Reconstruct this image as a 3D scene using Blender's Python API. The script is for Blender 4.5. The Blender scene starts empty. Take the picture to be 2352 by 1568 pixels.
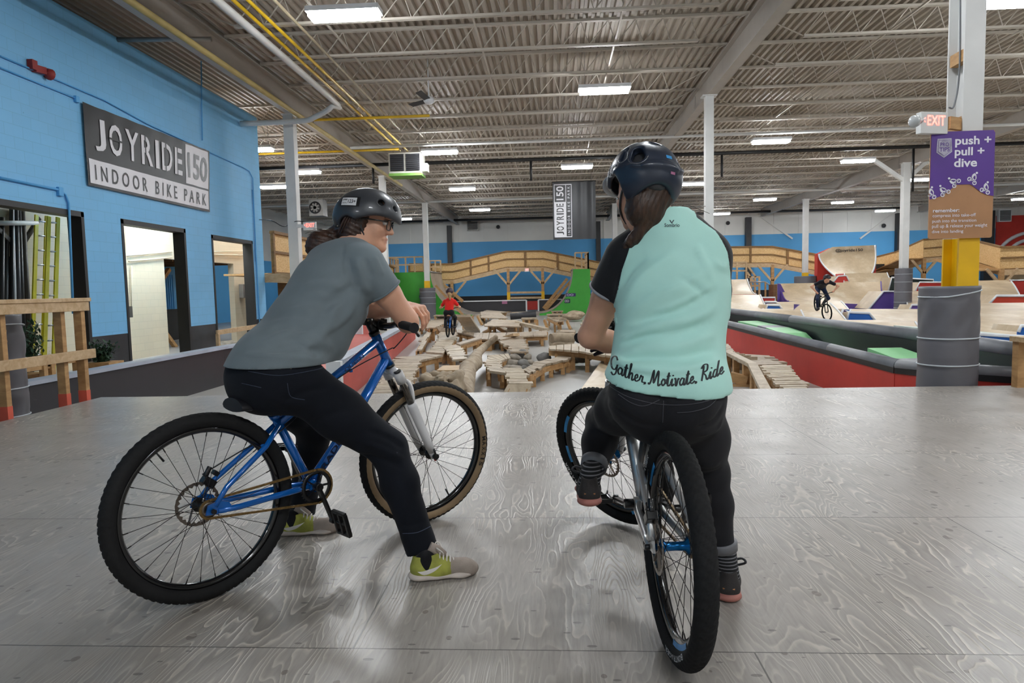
import bpy, math, random
import numpy as np
from mathutils import Matrix, Vector
from mathutils.bvhtree import BVHTree
random.seed(7); rng = np.random.default_rng(7)
SC = bpy.context.scene
COL = SC.collection

# ---------------------------------------------------------------- camera
CAM_H = 1.1
FPX = 1568.0
def _cam_axes():
    d = np.array([92.0, 124.0, -FPX]); d /= np.linalg.norm(d)      # world +Y seen in camera axes
    u = np.array([-0.022, 1.0, 0.0]); u[2] = -(d[0]*u[0] + d[1]*u[1]) / d[2]; u /= np.linalg.norm(u)
    x = np.cross(d, u)
    return np.array([x, d, u])                                       # rows: world X, Y, Z in camera axes
AX = _cam_axes()
cam_data = bpy.data.cameras.new('camera'); cam = bpy.data.objects.new('camera', cam_data); COL.objects.link(cam)
cam_data.sensor_width = 36.0; cam_data.lens = 24.0; cam_data.clip_end = 300; cam_data.clip_start = 0.05
mw = Matrix.Identity(4)
for r in range(3):
    for c in range(3): mw[r][c] = AX[r][c]
mw[2][3] = CAM_H
cam.matrix_world = mw
SC.camera = cam

# ---------------------------------------------------------------- world, exposure
w = bpy.data.worlds.new('world'); SC.world = w; w.use_nodes = True
w.node_tree.nodes['Background'].inputs[0].default_value = (0.75, 0.85, 1, 1)
w.node_tree.nodes['Background'].inputs[1].default_value = 0.3
SC.view_settings.view_transform = 'Standard'; SC.view_settings.look = 'None'
SC.view_settings.gamma = 1.0; SC.view_settings.use_curve_mapping = False
SC.view_settings.exposure = 1.62
LAMP = 41.0                                                         # radiance of the LED tubes
SC.cycles.max_bounces = 8; SC.cycles.diffuse_bounces = 5; SC.cycles.glossy_bounces = 4
SC.cycles.caustics_reflective = False; SC.cycles.caustics_refractive = False
SC.cycles.sample_clamp_indirect = 6.0

# ---------------------------------------------------------------- pixel <-> place
def ray(px, py):
    return AX @ np.array([px - 1176.0, 784.0 - py, -FPX])
O = np.array([0, 0, CAM_H])
def at(px, py, Y):
    d = ray(px, py); return O + d * (Y / d[1])
def atz(px, py, z):
    d = ray(px, py); return O + d * ((z - CAM_H) / d[2])
def atx(px, py, X):
    d = ray(px, py); return O + d * (X / d[0])
def proj(p):
    q = AX.T @ (np.asarray(p, float) - O)
    return (1176 + FPX*q[0]/-q[2], 784 - FPX*q[1]/-q[2])
# ---------------------------------------------------------------- mesh helpers
def V(*a): return np.array(a, float)
def unit(v):
    v = np.asarray(v, float); n = np.linalg.norm(v); return v/n if n > 0 else v
def frame(d, up=(0, 0, 1)):
    d = unit(d); s = np.cross(d, up)
    if np.linalg.norm(s) < 1e-4: s = np.cross(d, (0, 1, 0))
    s = unit(s); return d, s, np.cross(s, d)
def rotz(a): c, s = math.cos(a), math.sin(a); return np.array([[c, -s, 0], [s, c, 0], [0, 0, 1.0]])
def roty(a): c, s = math.cos(a), math.sin(a); return np.array([[c, 0, s], [0, 1.0, 0], [-s, 0, c]])
def rotx(a): c, s = math.cos(a), math.sin(a); return np.array([[1.0, 0, 0], [0, c, -s], [0, s, c]])
def rotaxis(ax, a):
    return np.array(Matrix.Rotation(a, 3, Vector(ax)))
class MB:
    def __init__(s): s.v = []; s.f = []; s.m = []; s.sm = []
    def add(s, vs, fs, m=0, smooth=False):
        b = len(s.v); s.v.extend([tuple(map(float, p)) for p in vs])
        for f in fs: s.f.append([b+i for i in f]); s.m.append(m); s.sm.append(smooth)
        return s
    def hexa(s, p, m=0):
        return s.add(p, [(0,3,2,1),(4,5,6,7),(0,1,5,4),(1,2,6,5),(2,3,7,6),(3,0,4,7)], m)
    def box(s, c, d, R=None, m=0):
        c = np.asarray(c, float); x, y, z = np.asarray(d, float)/2
        p = np.array([(-x,-y,-z),(x,-y,-z),(x,y,-z),(-x,y,-z),(-x,-y,z),(x,-y,z),(x,y,z),(-x,y,z)])
        if R is not None: p = p @ np.asarray(R).T
        return s.hexa(p + c, m)
    def bb(s, lo, hi, m=0):
        lo = np.asarray(lo, float); hi = np.asarray(hi, float); return s.box((lo+hi)/2, hi-lo, None, m)
    def bar(s, a, b, w, h, up=(0,0,1), m=0):
        a = np.asarray(a, float); b = np.asarray(b, float); d, sd, u = frame(b-a, up)
        sd = sd*w/2; u = u*h/2
        return s.hexa([a-sd-u, a+sd-u, b+sd-u, b-sd-u, a-sd+u, a+sd+u, b+sd+u, b-sd+u], m)
    def tube(s, pts, r, n=10, m=0, caps=True, closed=False):
        pts = [np.asarray(p, float) for p in pts]; k = len(pts)
        rs = r if hasattr(r, '__len__') else [r]*k
        T = []
        for i in range(k):
            if closed: t = pts[(i+1) % k]-pts[i-1]
            else: t = pts[min(i+1, k-1)]-pts[max(i-1, 0)]
            T.append(unit(t))
        _, sd, up = frame(T[0]); b = len(s.v); N = up
        for i in range(k):
            N = N - T[i]*np.dot(N, T[i]); N = unit(N); B = np.cross(T[i], N)
            for j in range(n):
                a = 2*math.pi*j/n; s.v.append(tuple(pts[i] + rs[i]*(math.cos(a)*N + math.sin(a)*B)))
        kk = k if closed else k-1
        for i in range(kk):
            i2 = (i+1) % k
            for j in range(n):
                j2 = (j+1) % n
                s.f.append([b+i*n+j, b+i*n+j2, b+i2*n+j2, b+i2*n+j]); s.m.append(m); s.sm.append(True)
        if caps and not closed:
            s.f.append([b+j for j in range(n)][::-1]); s.m.append(m); s.sm.append(False)
            s.f.append([b+(k-1)*n+j for j in range(n)]); s.m.append(m); s.sm.append(False)
        return s
    def prism(s, poly, ext, m=0, m_side=None, smooth_side=False):
        poly = [np.asarray(p, float) for p in poly]; ext = np.asarray(ext, float); n = len(poly)
        ms = m if m_side is None else m_side
        s.add(poly, [list(range(n))[::-1]], m); s.add([p+ext for p in poly], [list(range(n))], m)
        vs = poly + [p+ext for p in poly]
        s.add(vs, [(i, (i+1) % n, n+(i+1) % n, n+i) for i in range(n)], ms, smooth_side); return s
    def grid(s, P, m=0, smooth=True, wrap_u=False, wrap_v=False):
        P = np.asarray(P, float); a, b = P.shape[:2]; base = len(s.v)
        s.v.extend(map(tuple, P.reshape(-1, 3)))
        for i in range(a if wrap_u else a-1):
            for j in range(b if wrap_v else b-1):
                i2, j2 = (i+1) % a, (j+1) % b
                s.f.append([base+i*b+j, base+i2*b+j, base+i2*b+j2, base+i*b+j2]); s.m.append(m); s.sm.append(smooth)
        return s
    def lathe(s, prof, c, axis, n=24, m=0, smooth=True, closed=False):
        d, a, b = frame(axis); c = np.asarray(c, float)
        P = [[c + d*h + r*(math.cos(t)*a + math.sin(t)*b) for (r, h) in prof] for t in np.linspace(0, 2*math.pi, n, endpoint=False)]
        return s.grid(P, m, smooth, wrap_u=True, wrap_v=closed)
    def ball(s, c, r, n=12, m=0, sc=(1,1,1), R=None):
        c = np.asarray(c, float); P = []
        for i in range(n+1):
            t = math.pi*i/n; row = []
            for j in range(2*n):
                f = math.pi*j/n; p = r*np.array(sc)*np.array([math.sin(t)*math.cos(f), math.sin(t)*math.sin(f), math.cos(t)])
                row.append(c + (p if R is None else R @ p))
            P.append(row)
        return s.grid(P, m, True, wrap_v=True)
    def xf(s, R, t=(0,0,0)):
        P = np.asarray(s.v) @ np.asarray(R).T + np.asarray(t); s.v = [tuple(p) for p in P]; return s
    def join(s, o, m=None):
        b = len(s.v); s.v.extend(o.v)
        for f, mm, sm in zip(o.f, o.m, o.sm): s.f.append([b+i for i in f]); s.m.append(mm if m is None else m); s.sm.append(sm)
        return s
def worg(o):
    p = np.zeros(3)
    while o is not None: p = p + np.array(o.location); o = o.parent
    return p
def ob(name, mb, mats, parent=None, loc=None, bevel=0, subsurf=0):
    """link a builder as ONE mesh object; vertices are given in world space"""
    me = bpy.data.meshes.new(name)
    P = np.asarray(mb.v, float)
    if loc is None: loc = np.zeros(3)
    org = np.asarray(loc, float) if parent is None else worg(parent)
    me.from_pydata([tuple(p) for p in (P - org)], [], mb.f)
    if not isinstance(mats, (list, tuple)): mats = [mats]
    for m in mats: me.materials.append(m)
    me.polygons.foreach_set('material_index', mb.m); me.polygons.foreach_set('use_smooth', mb.sm)
    me.validate(); me.update()
    o = bpy.data.objects.new(name, me); COL.objects.link(o)
    if parent is not None: o.parent = parent
    else: o.location = org
    if bevel:
        b = o.modifiers.new('bevel', 'BEVEL'); b.width = bevel; b.segments = 2; b.limit_method = 'ANGLE'
    if subsurf:
        b = o.modifiers.new('subsurf', 'SUBSURF'); b.levels = b.render_levels = subsurf
    return o
def tag(o, label, cat, group=None, kind=None):
    o['label'] = label; o['category'] = cat
    if group: o['group'] = group
    if kind: o['kind'] = kind
    return o
def struct(o): o['kind'] = 'structure'; return o
def empty(name, loc, label=None, cat=None, group=None):
    o = bpy.data.objects.new(name, None); COL.objects.link(o); o.location = tuple(float(x) for x in loc); o.empty_display_size = .1
    if label: tag(o, label, cat, group)
    return o
def dup(root, loc, label=None, group=None, rz=None):
    r = root.copy(); COL.objects.link(r); r.location = tuple(float(x) for x in loc)
    if rz is not None: r.rotation_euler = (0, 0, rz)
    if label: r['label'] = label
    if group: r['group'] = group
    for ch in list(root.children):
        c = ch.copy(); COL.objects.link(c); c.parent = r
        for g in ch.children:
            d = g.copy(); COL.objects.link(d); d.parent = c
    return r
_fonts = {}
def text_geo(s, bold=0.0, shear=0.0, spacing=1.0):
    key = (s, bold, shear, spacing)
    if key not in _fonts:
        cu = bpy.data.curves.new('t', 'FONT'); cu.body = s; cu.offset = bold; cu.shear = shear; cu.space_character = spacing; cu.resolution_u = 3
        o = bpy.data.objects.new('t', cu); COL.objects.link(o)
        dg = bpy.context.evaluated_depsgraph_get(); dg.update()
        me = bpy.data.meshes.new_from_object(o.evaluated_get(dg))
        P = np.array([tuple(v.co) for v in me.vertices]).reshape(-1, 3); F = [list(p.vertices) for p in me.polygons]
        bpy.data.objects.remove(o); bpy.data.curves.remove(cu); bpy.data.meshes.remove(me)
        P[:, :2] -= P[:, :2].min(0)
        _fonts[key] = (P, F)
    return _fonts[key]
def text_to(mb, s, org, xd, yd, w, h, bold=0.0, shear=0.0, spacing=1.0, m=0, lift=0.002):
    """letters filling a w x h box whose lower left corner is org"""
    P, F = text_geo(s, bold, shear, spacing); xd = unit(xd); yd = unit(yd); n = np.cross(xd, yd)
    ex = P[:, :2].max(0)
    Q = np.asarray(org) + np.outer(P[:, 0]/ex[0]*w, xd) + np.outer(P[:, 1]/ex[1]*h, yd) + n*lift
    return mb.add(Q, F, m)
def catmull(pts, k=6, closed=False):
    pts = [np.asarray(p, float) for p in pts]; n = len(pts); out = []
    for i in range(n if closed else n-1):
        g = (lambda j: pts[j % n]) if closed else (lambda j: pts[min(max(j, 0), n-1)])
        a, b, c, d = g(i-1), g(i), g(i+1), g(i+2)
        for t in np.linspace(0, 1, k, endpoint=False):
            out.append(.5*((2*b)+(c-a)*t+(2*a-5*b+4*c-d)*t*t+(3*b-a-3*c+d)*t**3))
    if not closed: out.append(pts[-1])
    return out

# ---------------------------------------------------------------- implicit bodies -> one continuous mesh
class SDF:
    def __init__(s, lo, hi, h, fine=None):
        """fine: list of (axis, a, b, h2) ranges sampled more closely"""
        s.ax = []
        for i in range(3):
            segs = [(lo[i], hi[i], h)]
            for (k, a, b, h2) in (fine or []):
                if k != i: continue
                new = []
                for (x0, x1, hh) in segs:
                    a2, b2 = max(a, x0), min(b, x1)
                    if a2 >= b2: new.append((x0, x1, hh)); continue
                    if a2 > x0: new.append((x0, a2, hh))
                    new.append((a2, b2, min(h2, hh)))
                    if b2 < x1: new.append((b2, x1, hh))
                segs = new
            A = []
            for (x0, x1, hh) in segs:
                n = max(1, int(math.ceil((x1-x0)/hh))); A.extend(np.linspace(x0, x1, n, endpoint=False))
            A.append(hi[i]); s.ax.append(np.array(A, np.float32))
        s.D = np.full([len(a) for a in s.ax], 1.0, np.float32)
    def _box(s, lo, hi):
        sl = []
        for i in range(3):
            a = np.searchsorted(s.ax[i], lo[i]); b = np.searchsorted(s.ax[i], hi[i]); sl.append(slice(max(0, a-1), b+1))
        sl = tuple(sl); P = [s.ax[i][sl[i]] for i in range(3)]
        return sl, (P[0][:, None, None], P[1][None, :, None], P[2][None, None, :])
    def _mix(s, sl, d, k, op):
        D = s.D[sl]
        if op == 'u':
            if k > 0:
                h = np.maximum(k - np.abs(D-d), 0)/k; s.D[sl] = np.minimum(D, d) - h*h*k*.25
            else: s.D[sl] = np.minimum(D, d)
        elif op == 's':
            d = -d
            if k > 0:
                h = np.maximum(k - np.abs(D-d), 0)/k; s.D[sl] = np.maximum(D, d) + h*h*k*.25
            else: s.D[sl] = np.maximum(D, d)
        elif op == 'i': s.D[sl] = np.maximum(D, d)
    def cap(s, a, b, ra, rb=None, k=.02, op='u', flat=None):
        """round cone; flat = (axis, f): cross-section squashed to f along axis"""
        rb = ra if rb is None else rb
        a = np.asarray(a, float); b = np.asarray(b, float); R = max(ra, rb) + k + .03
        sl, (x, y, z) = s._box(np.minimum(a, b)-R, np.maximum(a, b)+R)
        ab = b-a; L = max(float(ab @ ab), 1e-9)
        px, py, pz = x-a[0], y-a[1], z-a[2]
        t = np.clip((px*ab[0]+py*ab[1]+pz*ab[2])/L, 0, 1).astype(np.float32)
        qx, qy, qz = px-t*ab[0], py-t*ab[1], pz-t*ab[2]
        if flat is not None:
            n, f = unit(flat[0]), flat[1]
            g = (qx*n[0]+qy*n[1]+qz*n[2])*(1/f-1); qx = qx+g*n[0]; qy = qy+g*n[1]; qz = qz+g*n[2]
            d = (np.sqrt(qx*qx+qy*qy+qz*qz) - (ra+(rb-ra)*t))*f**.5
        else: d = np.sqrt(qx*qx+qy*qy+qz*qz) - (ra+(rb-ra)*t)
        s._mix(sl, d.astype(np.float32), k, op); return s
    def chain(s, pts, rs, k=.02, **kw):
        for i in range(len(pts)-1): s.cap(pts[i], pts[i+1], rs[i], rs[i+1], k, **kw)
        return s
    def ell(s, c, r, R=None, k=.02, op='u'):
        c = np.asarray(c, float); r = np.asarray(r, float); m = r.max()+k+.03
        sl, (x, y, z) = s._box(c-m, c+m)
        px, py, pz = x-c[0], y-c[1], z-c[2]
        if R is None: R = np.eye(3)
        # columns of R are the ellipsoid's axes
        q = [(px*R[0, i]+py*R[1, i]+pz*R[2, i])/r[i] for i in range(3)]
        k0 = np.sqrt(q[0]**2+q[1]**2+q[2]**2); k1 = np.sqrt((q[0]/r[0])**2+(q[1]/r[1])**2+(q[2]/r[2])**2)
        d = k0*(k0-1)/np.maximum(k1, 1e-6)
        s._mix(sl, d.astype(np.float32), k, op); return s
    def boxp(s, c, hs, R=None, rnd=.01, k=.01, op='u'):
        c = np.asarray(c, float); hs = np.asarray(hs, float); m = np.linalg.norm(hs)+k+.03
        sl, (x, y, z) = s._box(c-m, c+m); px, py, pz = x-c[0], y-c[1], z-c[2]
        if R is None: R = np.eye(3)
        q = [np.abs(px*R[0, i]+py*R[1, i]+pz*R[2, i])-(hs[i]-rnd) for i in range(3)]
        d = np.sqrt(sum(np.maximum(t, 0)**2 for t in q)) + np.minimum(np.maximum(np.maximum(q[0], q[1]), q[2]), 0) - rnd
        s._mix(sl, d.astype(np.float32), k, op); return s
    def half(s, p, n, lo=None, hi=None):
        """keep only the side n points away from"""
        n = unit(n); p = np.asarray(p)
        if lo is None: lo = [a[0]-1 for a in s.ax]; hi = [a[-1]+1 for a in s.ax]
        sl, (x, y, z) = s._box(lo, hi)
        d = (x-p[0])*n[0]+(y-p[1])*n[1]+(z-p[2])*n[2]
        s.D[sl] = np.maximum(s.D[sl], d.astype(np.float32)); return s
    def fold(s, pts, amp, w):
        """a soft ridge (amp>0) or crease (amp<0) along a polyline"""
        pts = [np.asarray(p, float) for p in pts]
        lo = np.min(pts, 0)-3*w; hi = np.max(pts, 0)+3*w
        sl, (x, y, z) = s._box(lo, hi); m = None
        L = sum(np.linalg.norm(pts[i+1]-pts[i]) for i in range(len(pts)-1)); acc = 0
        for i in range(len(pts)-1):
            a, ab = pts[i], pts[i+1]-pts[i]; l = max(float(ab@ab), 1e-9)
            t = np.clip(((x-a[0])*ab[0]+(y-a[1])*ab[1]+(z-a[2])*ab[2])/l, 0, 1)
            d2 = (x-a[0]-t*ab[0])**2+(y-a[1]-t*ab[1])**2+(z-a[2]-t*ab[2])**2
            g = (acc+t*math.sqrt(l))/L; fade = np.clip(np.minimum(g, 1-g)*5, 0, 1)
            e = np.exp(-d2/(w*w))*fade; m = e if m is None else np.maximum(m, e); acc += math.sqrt(l)
        s.D[sl] -= (amp*m).astype(np.float32); return s
    def trim(s, p, n, R):
        """square cut: remove what lies past the plane within a ball of radius R"""
        n = unit(n); c = np.asarray(p)+n*R*.6; sl, (x, y, z) = s._box(c-R-.02, c+R+.02)
        a = -((x-p[0])*n[0]+(y-p[1])*n[1]+(z-p[2])*n[2]); b = np.sqrt((x-c[0])**2+(y-c[1])**2+(z-c[2])**2)-R
        s.D[sl] = np.maximum(s.D[sl], -np.maximum(a, b)).astype(np.float32); return s
    def wave(s, fn, lo=None, hi=None):
        if lo is None: lo = [a[0]-1 for a in s.ax]; hi = [a[-1]+1 for a in s.ax]
        sl, (x, y, z) = s._box(lo, hi); s.D[sl] += fn(x, y, z).astype(np.float32); return s
    def mesh(s):
        D = s.D; S = D < 0
        c = np.zeros([n-1 for n in S.shape], np.uint8)
        for i in (0, 1):
            for j in (0, 1):
                for k in (0, 1): c += S[i:S.shape[0]-1+i, j:S.shape[1]-1+j, k:S.shape[2]-1+k]
        act = (c > 0) & (c < 8); ijk = np.argwhere(act); idx = np.full(act.shape, -1, np.int32); idx[act] = np.arange(len(ijk))
        acc = np.zeros((len(ijk), 3)); cnt = np.zeros(len(ijk))
        corners = [(i, j, k) for i in (0, 1) for j in (0, 1) for k in (0, 1)]
        def val(o): return D[ijk[:, 0]+o[0], ijk[:, 1]+o[1], ijk[:, 2]+o[2]]
        def pos(o): return np.stack([s.ax[t][ijk[:, t]+o[t]] for t in range(3)], 1)
        for o in corners:
            for t in range(3):
                if o[t]: continue
                o2 = list(o); o2[t] = 1
                a, b = val(o), val(o2); m = (a < 0) != (b < 0)
                u = np.where(m, a/np.where(m, a-b, 1), 0)[:, None]
                acc += np.where(m[:, None], pos(o)*(1-u)+pos(o2)*u, 0); cnt += m
        P = acc/cnt[:, None]; F = []
        for t in range(3):
            a = [slice(None)]*3; b = [slice(None)]*3; a[t] = slice(0, -1); b[t] = slice(1, None)
            E = S[tuple(a)] != S[tuple(b)]; e = np.argwhere(E); u, v = [q for q in range(3) if q != t]
            ok = (e[:, u] > 0) & (e[:, v] > 0) & (e[:, u] < S.shape[u]-1) & (e[:, v] < S.shape[v]-1); e = e[ok]
            def cell(du, dv):
                q = e.copy(); q[:, u] -= du; q[:, v] -= dv; return idx[q[:, 0], q[:, 1], q[:, 2]]
            Q = np.stack([cell(1, 1), cell(0, 1), cell(0, 0), cell(1, 0)], 1)
            ins = S[e[:, 0], e[:, 1], e[:, 2]]; flip = ins if t != 1 else ~ins
            Q[~flip] = Q[~flip][:, ::-1]; F.append(Q)
        return P, np.concatenate(F)
def sdf_ob(name, s, mats, parent=None, loc=None, pick=None, smooth=1, snapf=None):
    P, F = s.mesh()
    for _ in range(smooth):                                          # one light relaxation
        A = np.zeros_like(P); n = np.zeros(len(P))
        for a in range(4):
            np.add.at(A, F[:, a], P[F[:, (a+1) % 4]]); np.add.at(n, F[:, a], 1)
        P = .5*P + .5*A/np.maximum(n, 1)[:, None]
    if snapf is not None: P = snapf(P)
    me = bpy.data.meshes.new(name); org = (np.zeros(3) if loc is None else np.asarray(loc)) if parent is None else worg(parent)
    me.vertices.add(len(P)); me.vertices.foreach_set('co', (P-org).astype(np.float32).ravel())
    me.loops.add(F.size); me.loops.foreach_set('vertex_index', F.astype(np.int32).ravel())
    me.polygons.add(len(F)); me.polygons.foreach_set('loop_start', np.arange(0, F.size, 4, dtype=np.int32))
    me.update(calc_edges=True); me.validate()
    if not isinstance(mats, (list, tuple)): mats = [mats]
    for m in mats: me.materials.append(m)
    me.polygons.foreach_set('use_smooth', np.ones(len(me.polygons), bool))
    if pick is not None:
        cen = np.array([P[list(p.vertices)].mean(0) for p in me.polygons]) if len(me.polygons) != len(F) else P[F].mean(1)
        me.polygons.foreach_set('material_index', pick(cen).astype(np.int32))
    o = bpy.data.objects.new(name, me); COL.objects.link(o)
    if parent is not None: o.parent = parent
    else: o.location = org
    return o
def bvh_of(o):
    me = o.data; t = worg(o)
    return BVHTree.FromPolygons([tuple(np.array(v.co)+t) for v in me.vertices], [tuple(p.vertices) for p in me.polygons])
def wrap(mb, bvh, d, lift=.0015):
    """press a flat builder onto a surface along direction d"""
    d = Vector(unit(d)); out = []
    for p in mb.v:
        h = bvh.ray_cast(Vector(p)-d*.6, d, 1.5)
        out.append(tuple(h[0]-d*lift) if h[0] is not None else None)
    good = [f for f in range(len(mb.f)) if all(out[i] is not None for i in mb.f[f])]
    mb.v = [o if o is not None else (0, 0, 0) for o in out]
    mb.m = [mb.m[f] for f in good]; mb.sm = [True]*len(good); mb.f = [mb.f[f] for f in good]
    return mb
def ribbon(mb, pts, wd, org, xd, yd, m=0):
    """pen stroke: 2-D points -> strip of quads"""
    pts = np.asarray(pts); xd = unit(xd); yd = unit(yd)
    T = np.gradient(pts, axis=0); T /= np.maximum(np.linalg.norm(T, axis=1), 1e-9)[:, None]; N = np.stack([-T[:, 1], T[:, 0]], 1)
    w = np.asarray(wd)*np.ones(len(pts)); w = w*(.65+.5*np.abs(T[:, 1]))
    P = [[org+xd*q[0]+yd*q[1] for q in (p-n*ww/2, p+n*ww/2)] for p, n, ww in zip(pts, N, w)]
    return mb.grid(P, m)
# ---------------------------------------------------------------- materials
def lin(c):
    c = np.asarray(c, float)/255.0; return tuple(np.where(c <= .04045, c/12.92, ((c+.055)/1.055)**2.4))
def hx(s): return lin([int(s[i:i+2], 16) for i in (0, 2, 4)])
class NT:
    def __init__(s, name):
        s.mat = bpy.data.materials.new(name); s.mat.use_nodes = True; s.t = s.mat.node_tree; s.b = s.t.nodes['Principled BSDF']
    def n(s, typ, ins=None, **kw):
        n = s.t.nodes.new(typ)
        for k, v in kw.items(): setattr(n, k, v)
        for k, v in (ins or {}).items():
            if isinstance(v, bpy.types.NodeSocket): s.t.links.new(v, n.inputs[k])
            else: n.inputs[k].default_value = v
        return n
    def set(s, **kw):
        names = dict(col='Base Color', rough='Roughness', metal='Metallic', coat='Coat Weight', spec='Specular IOR Level', sss='Subsurface Weight', sheen='Sheen Weight', nrm='Normal', em='Emission Color', ems='Emission Strength', trans='Transmission Weight', alpha='Alpha')
        for k, v in kw.items():
            i = s.b.inputs[names[k]]
            if isinstance(v, bpy.types.NodeSocket): s.t.links.new(v, i)
            else: i.default_value = (*v, 1) if (hasattr(v, '__len__') and len(v) == 3) else v
        return s
    def math(s, op, a, b=None, c=None):
        n = s.n('ShaderNodeMath', operation=op)
        for i, v in enumerate((a, b, c)):
            if v is None: continue
            if isinstance(v, bpy.types.NodeSocket): s.t.links.new(v, n.inputs[i])
            else: n.inputs[i].default_value = v
        return n.outputs[0]
    def mix(s, f, a, b, mode='MIX'):
        n = s.n('ShaderNodeMix', data_type='RGBA', blend_type=mode)
        for i, v in ((0, f), (6, a), (7, b)):
            if isinstance(v, bpy.types.NodeSocket): s.t.links.new(v, n.inputs[i])
            else: n.inputs[i].default_value = (*v, 1) if hasattr(v, '__len__') and len(v) == 3 else v
        return n.outputs[2]
    def coord(s, scale=(1, 1, 1), kind='Object', loc=(0, 0, 0)):
        t = s.n('ShaderNodeTexCoord'); m = s.n('ShaderNodeMapping', {'Vector': t.outputs[kind], 'Scale': scale, 'Location': loc}); return m.outputs[0]
    def noise(s, vec, scale, detail=3, rough=.5, dist=0):
        return s.n('ShaderNodeTexNoise', {'Vector': vec, 'Scale': scale, 'Detail': detail, 'Roughness': rough, 'Distortion': dist}).outputs[0]
    def ramp(s, fac, stops, interp='LINEAR'):
        n = s.n('ShaderNodeValToRGB', {'Fac': fac}); n.color_ramp.interpolation = interp; e = n.color_ramp.elements
        while len(e) < len(stops): e.new(.5)
        for q, (p, c) in zip(e, stops): q.position = p; q.color = (*c, 1) if len(c) == 3 else c
        return n.outputs[0]
    def bump(s, h, strength=.3, dist=.01):
        return s.n('ShaderNodeBump', {'Height': h, 'Strength': strength, 'Distance': dist}).outputs[0]
_mats = {}
def mat(name, col, rough=.6, metal=0, var=.08, vs=3, bump=0, bs=60, coat=0, spec=.5, sss=0, sheen=0):
    if name in _mats: return _mats[name]
    m = NT(name); c = hx(col) if isinstance(col, str) else col
    v = m.coord(); f = m.noise(v, vs, 4)
    a = tuple(max(0, x*(1-var*1.6)) for x in c); b = tuple(min(1, x*(1+var*1.6)) for x in c)
    m.set(col=m.ramp(f, [(.3, a), (.7, b)]), rough=rough, metal=metal, coat=coat, spec=spec, sss=sss, sheen=sheen)
    if sss: m.b.inputs['Subsurface Radius'].default_value = (.012, .005, .003)
    if bump: m.set(nrm=m.bump(m.noise(v, bs, 3), bump, .004))
    _mats[name] = m.mat; return m.mat
def wood(name, c1, c2, stretch=(2, 2, 18), scale=1.5, rough=.6, knots=True):
    if name in _mats: return _mats[name]
    m = NT(name); v = m.coord(stretch); f = m.noise(v, scale, 5, .6, .6)
    col = m.ramp(f, [(.28, hx(c1)), (.5, tuple((np.array(hx(c1))+np.array(hx(c2)))/2)), (.72, hx(c2))])
    v2 = m.coord(); f2 = m.noise(v2, 1.3, 2); col = m.mix(m.ramp(f2, [(.35, (0, 0, 0)), (.75, (.28, .28, .28))]), col, tuple(.45*x for x in hx(c1)))
    m.set(col=col, rough=rough, nrm=m.bump(f, .15, .004)); _mats[name] = m.mat; return m.mat
def plyramp(name, base, dark, light, rough=.38):
    """birch plywood polished by tyres: pale scuffs and dark dashes"""
    m = NT(name); v = m.coord((1, 1, 1)); f = m.noise(v, .9, 5, .65); g = m.noise(m.coord((2, 9, 2)), 2.2, 4, .7)
    col = m.ramp(f, [(.3, hx(dark)), (.55, hx(base)), (.75, hx(light))])
    col = m.mix(m.ramp(g, [(.60, (0, 0, 0)), (.75, (.55, .55, .55))]), col, hx(light))
    k = m.noise(m.coord((1.6, 5, 5)), 3.5, 3, .6); col = m.mix(m.ramp(k, [(.70, (0, 0, 0)), (.78, (.32, .32, .32))]), col, hx('6a5d50'))
    m.set(col=col, rough=rough, spec=.4); return m.mat

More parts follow.
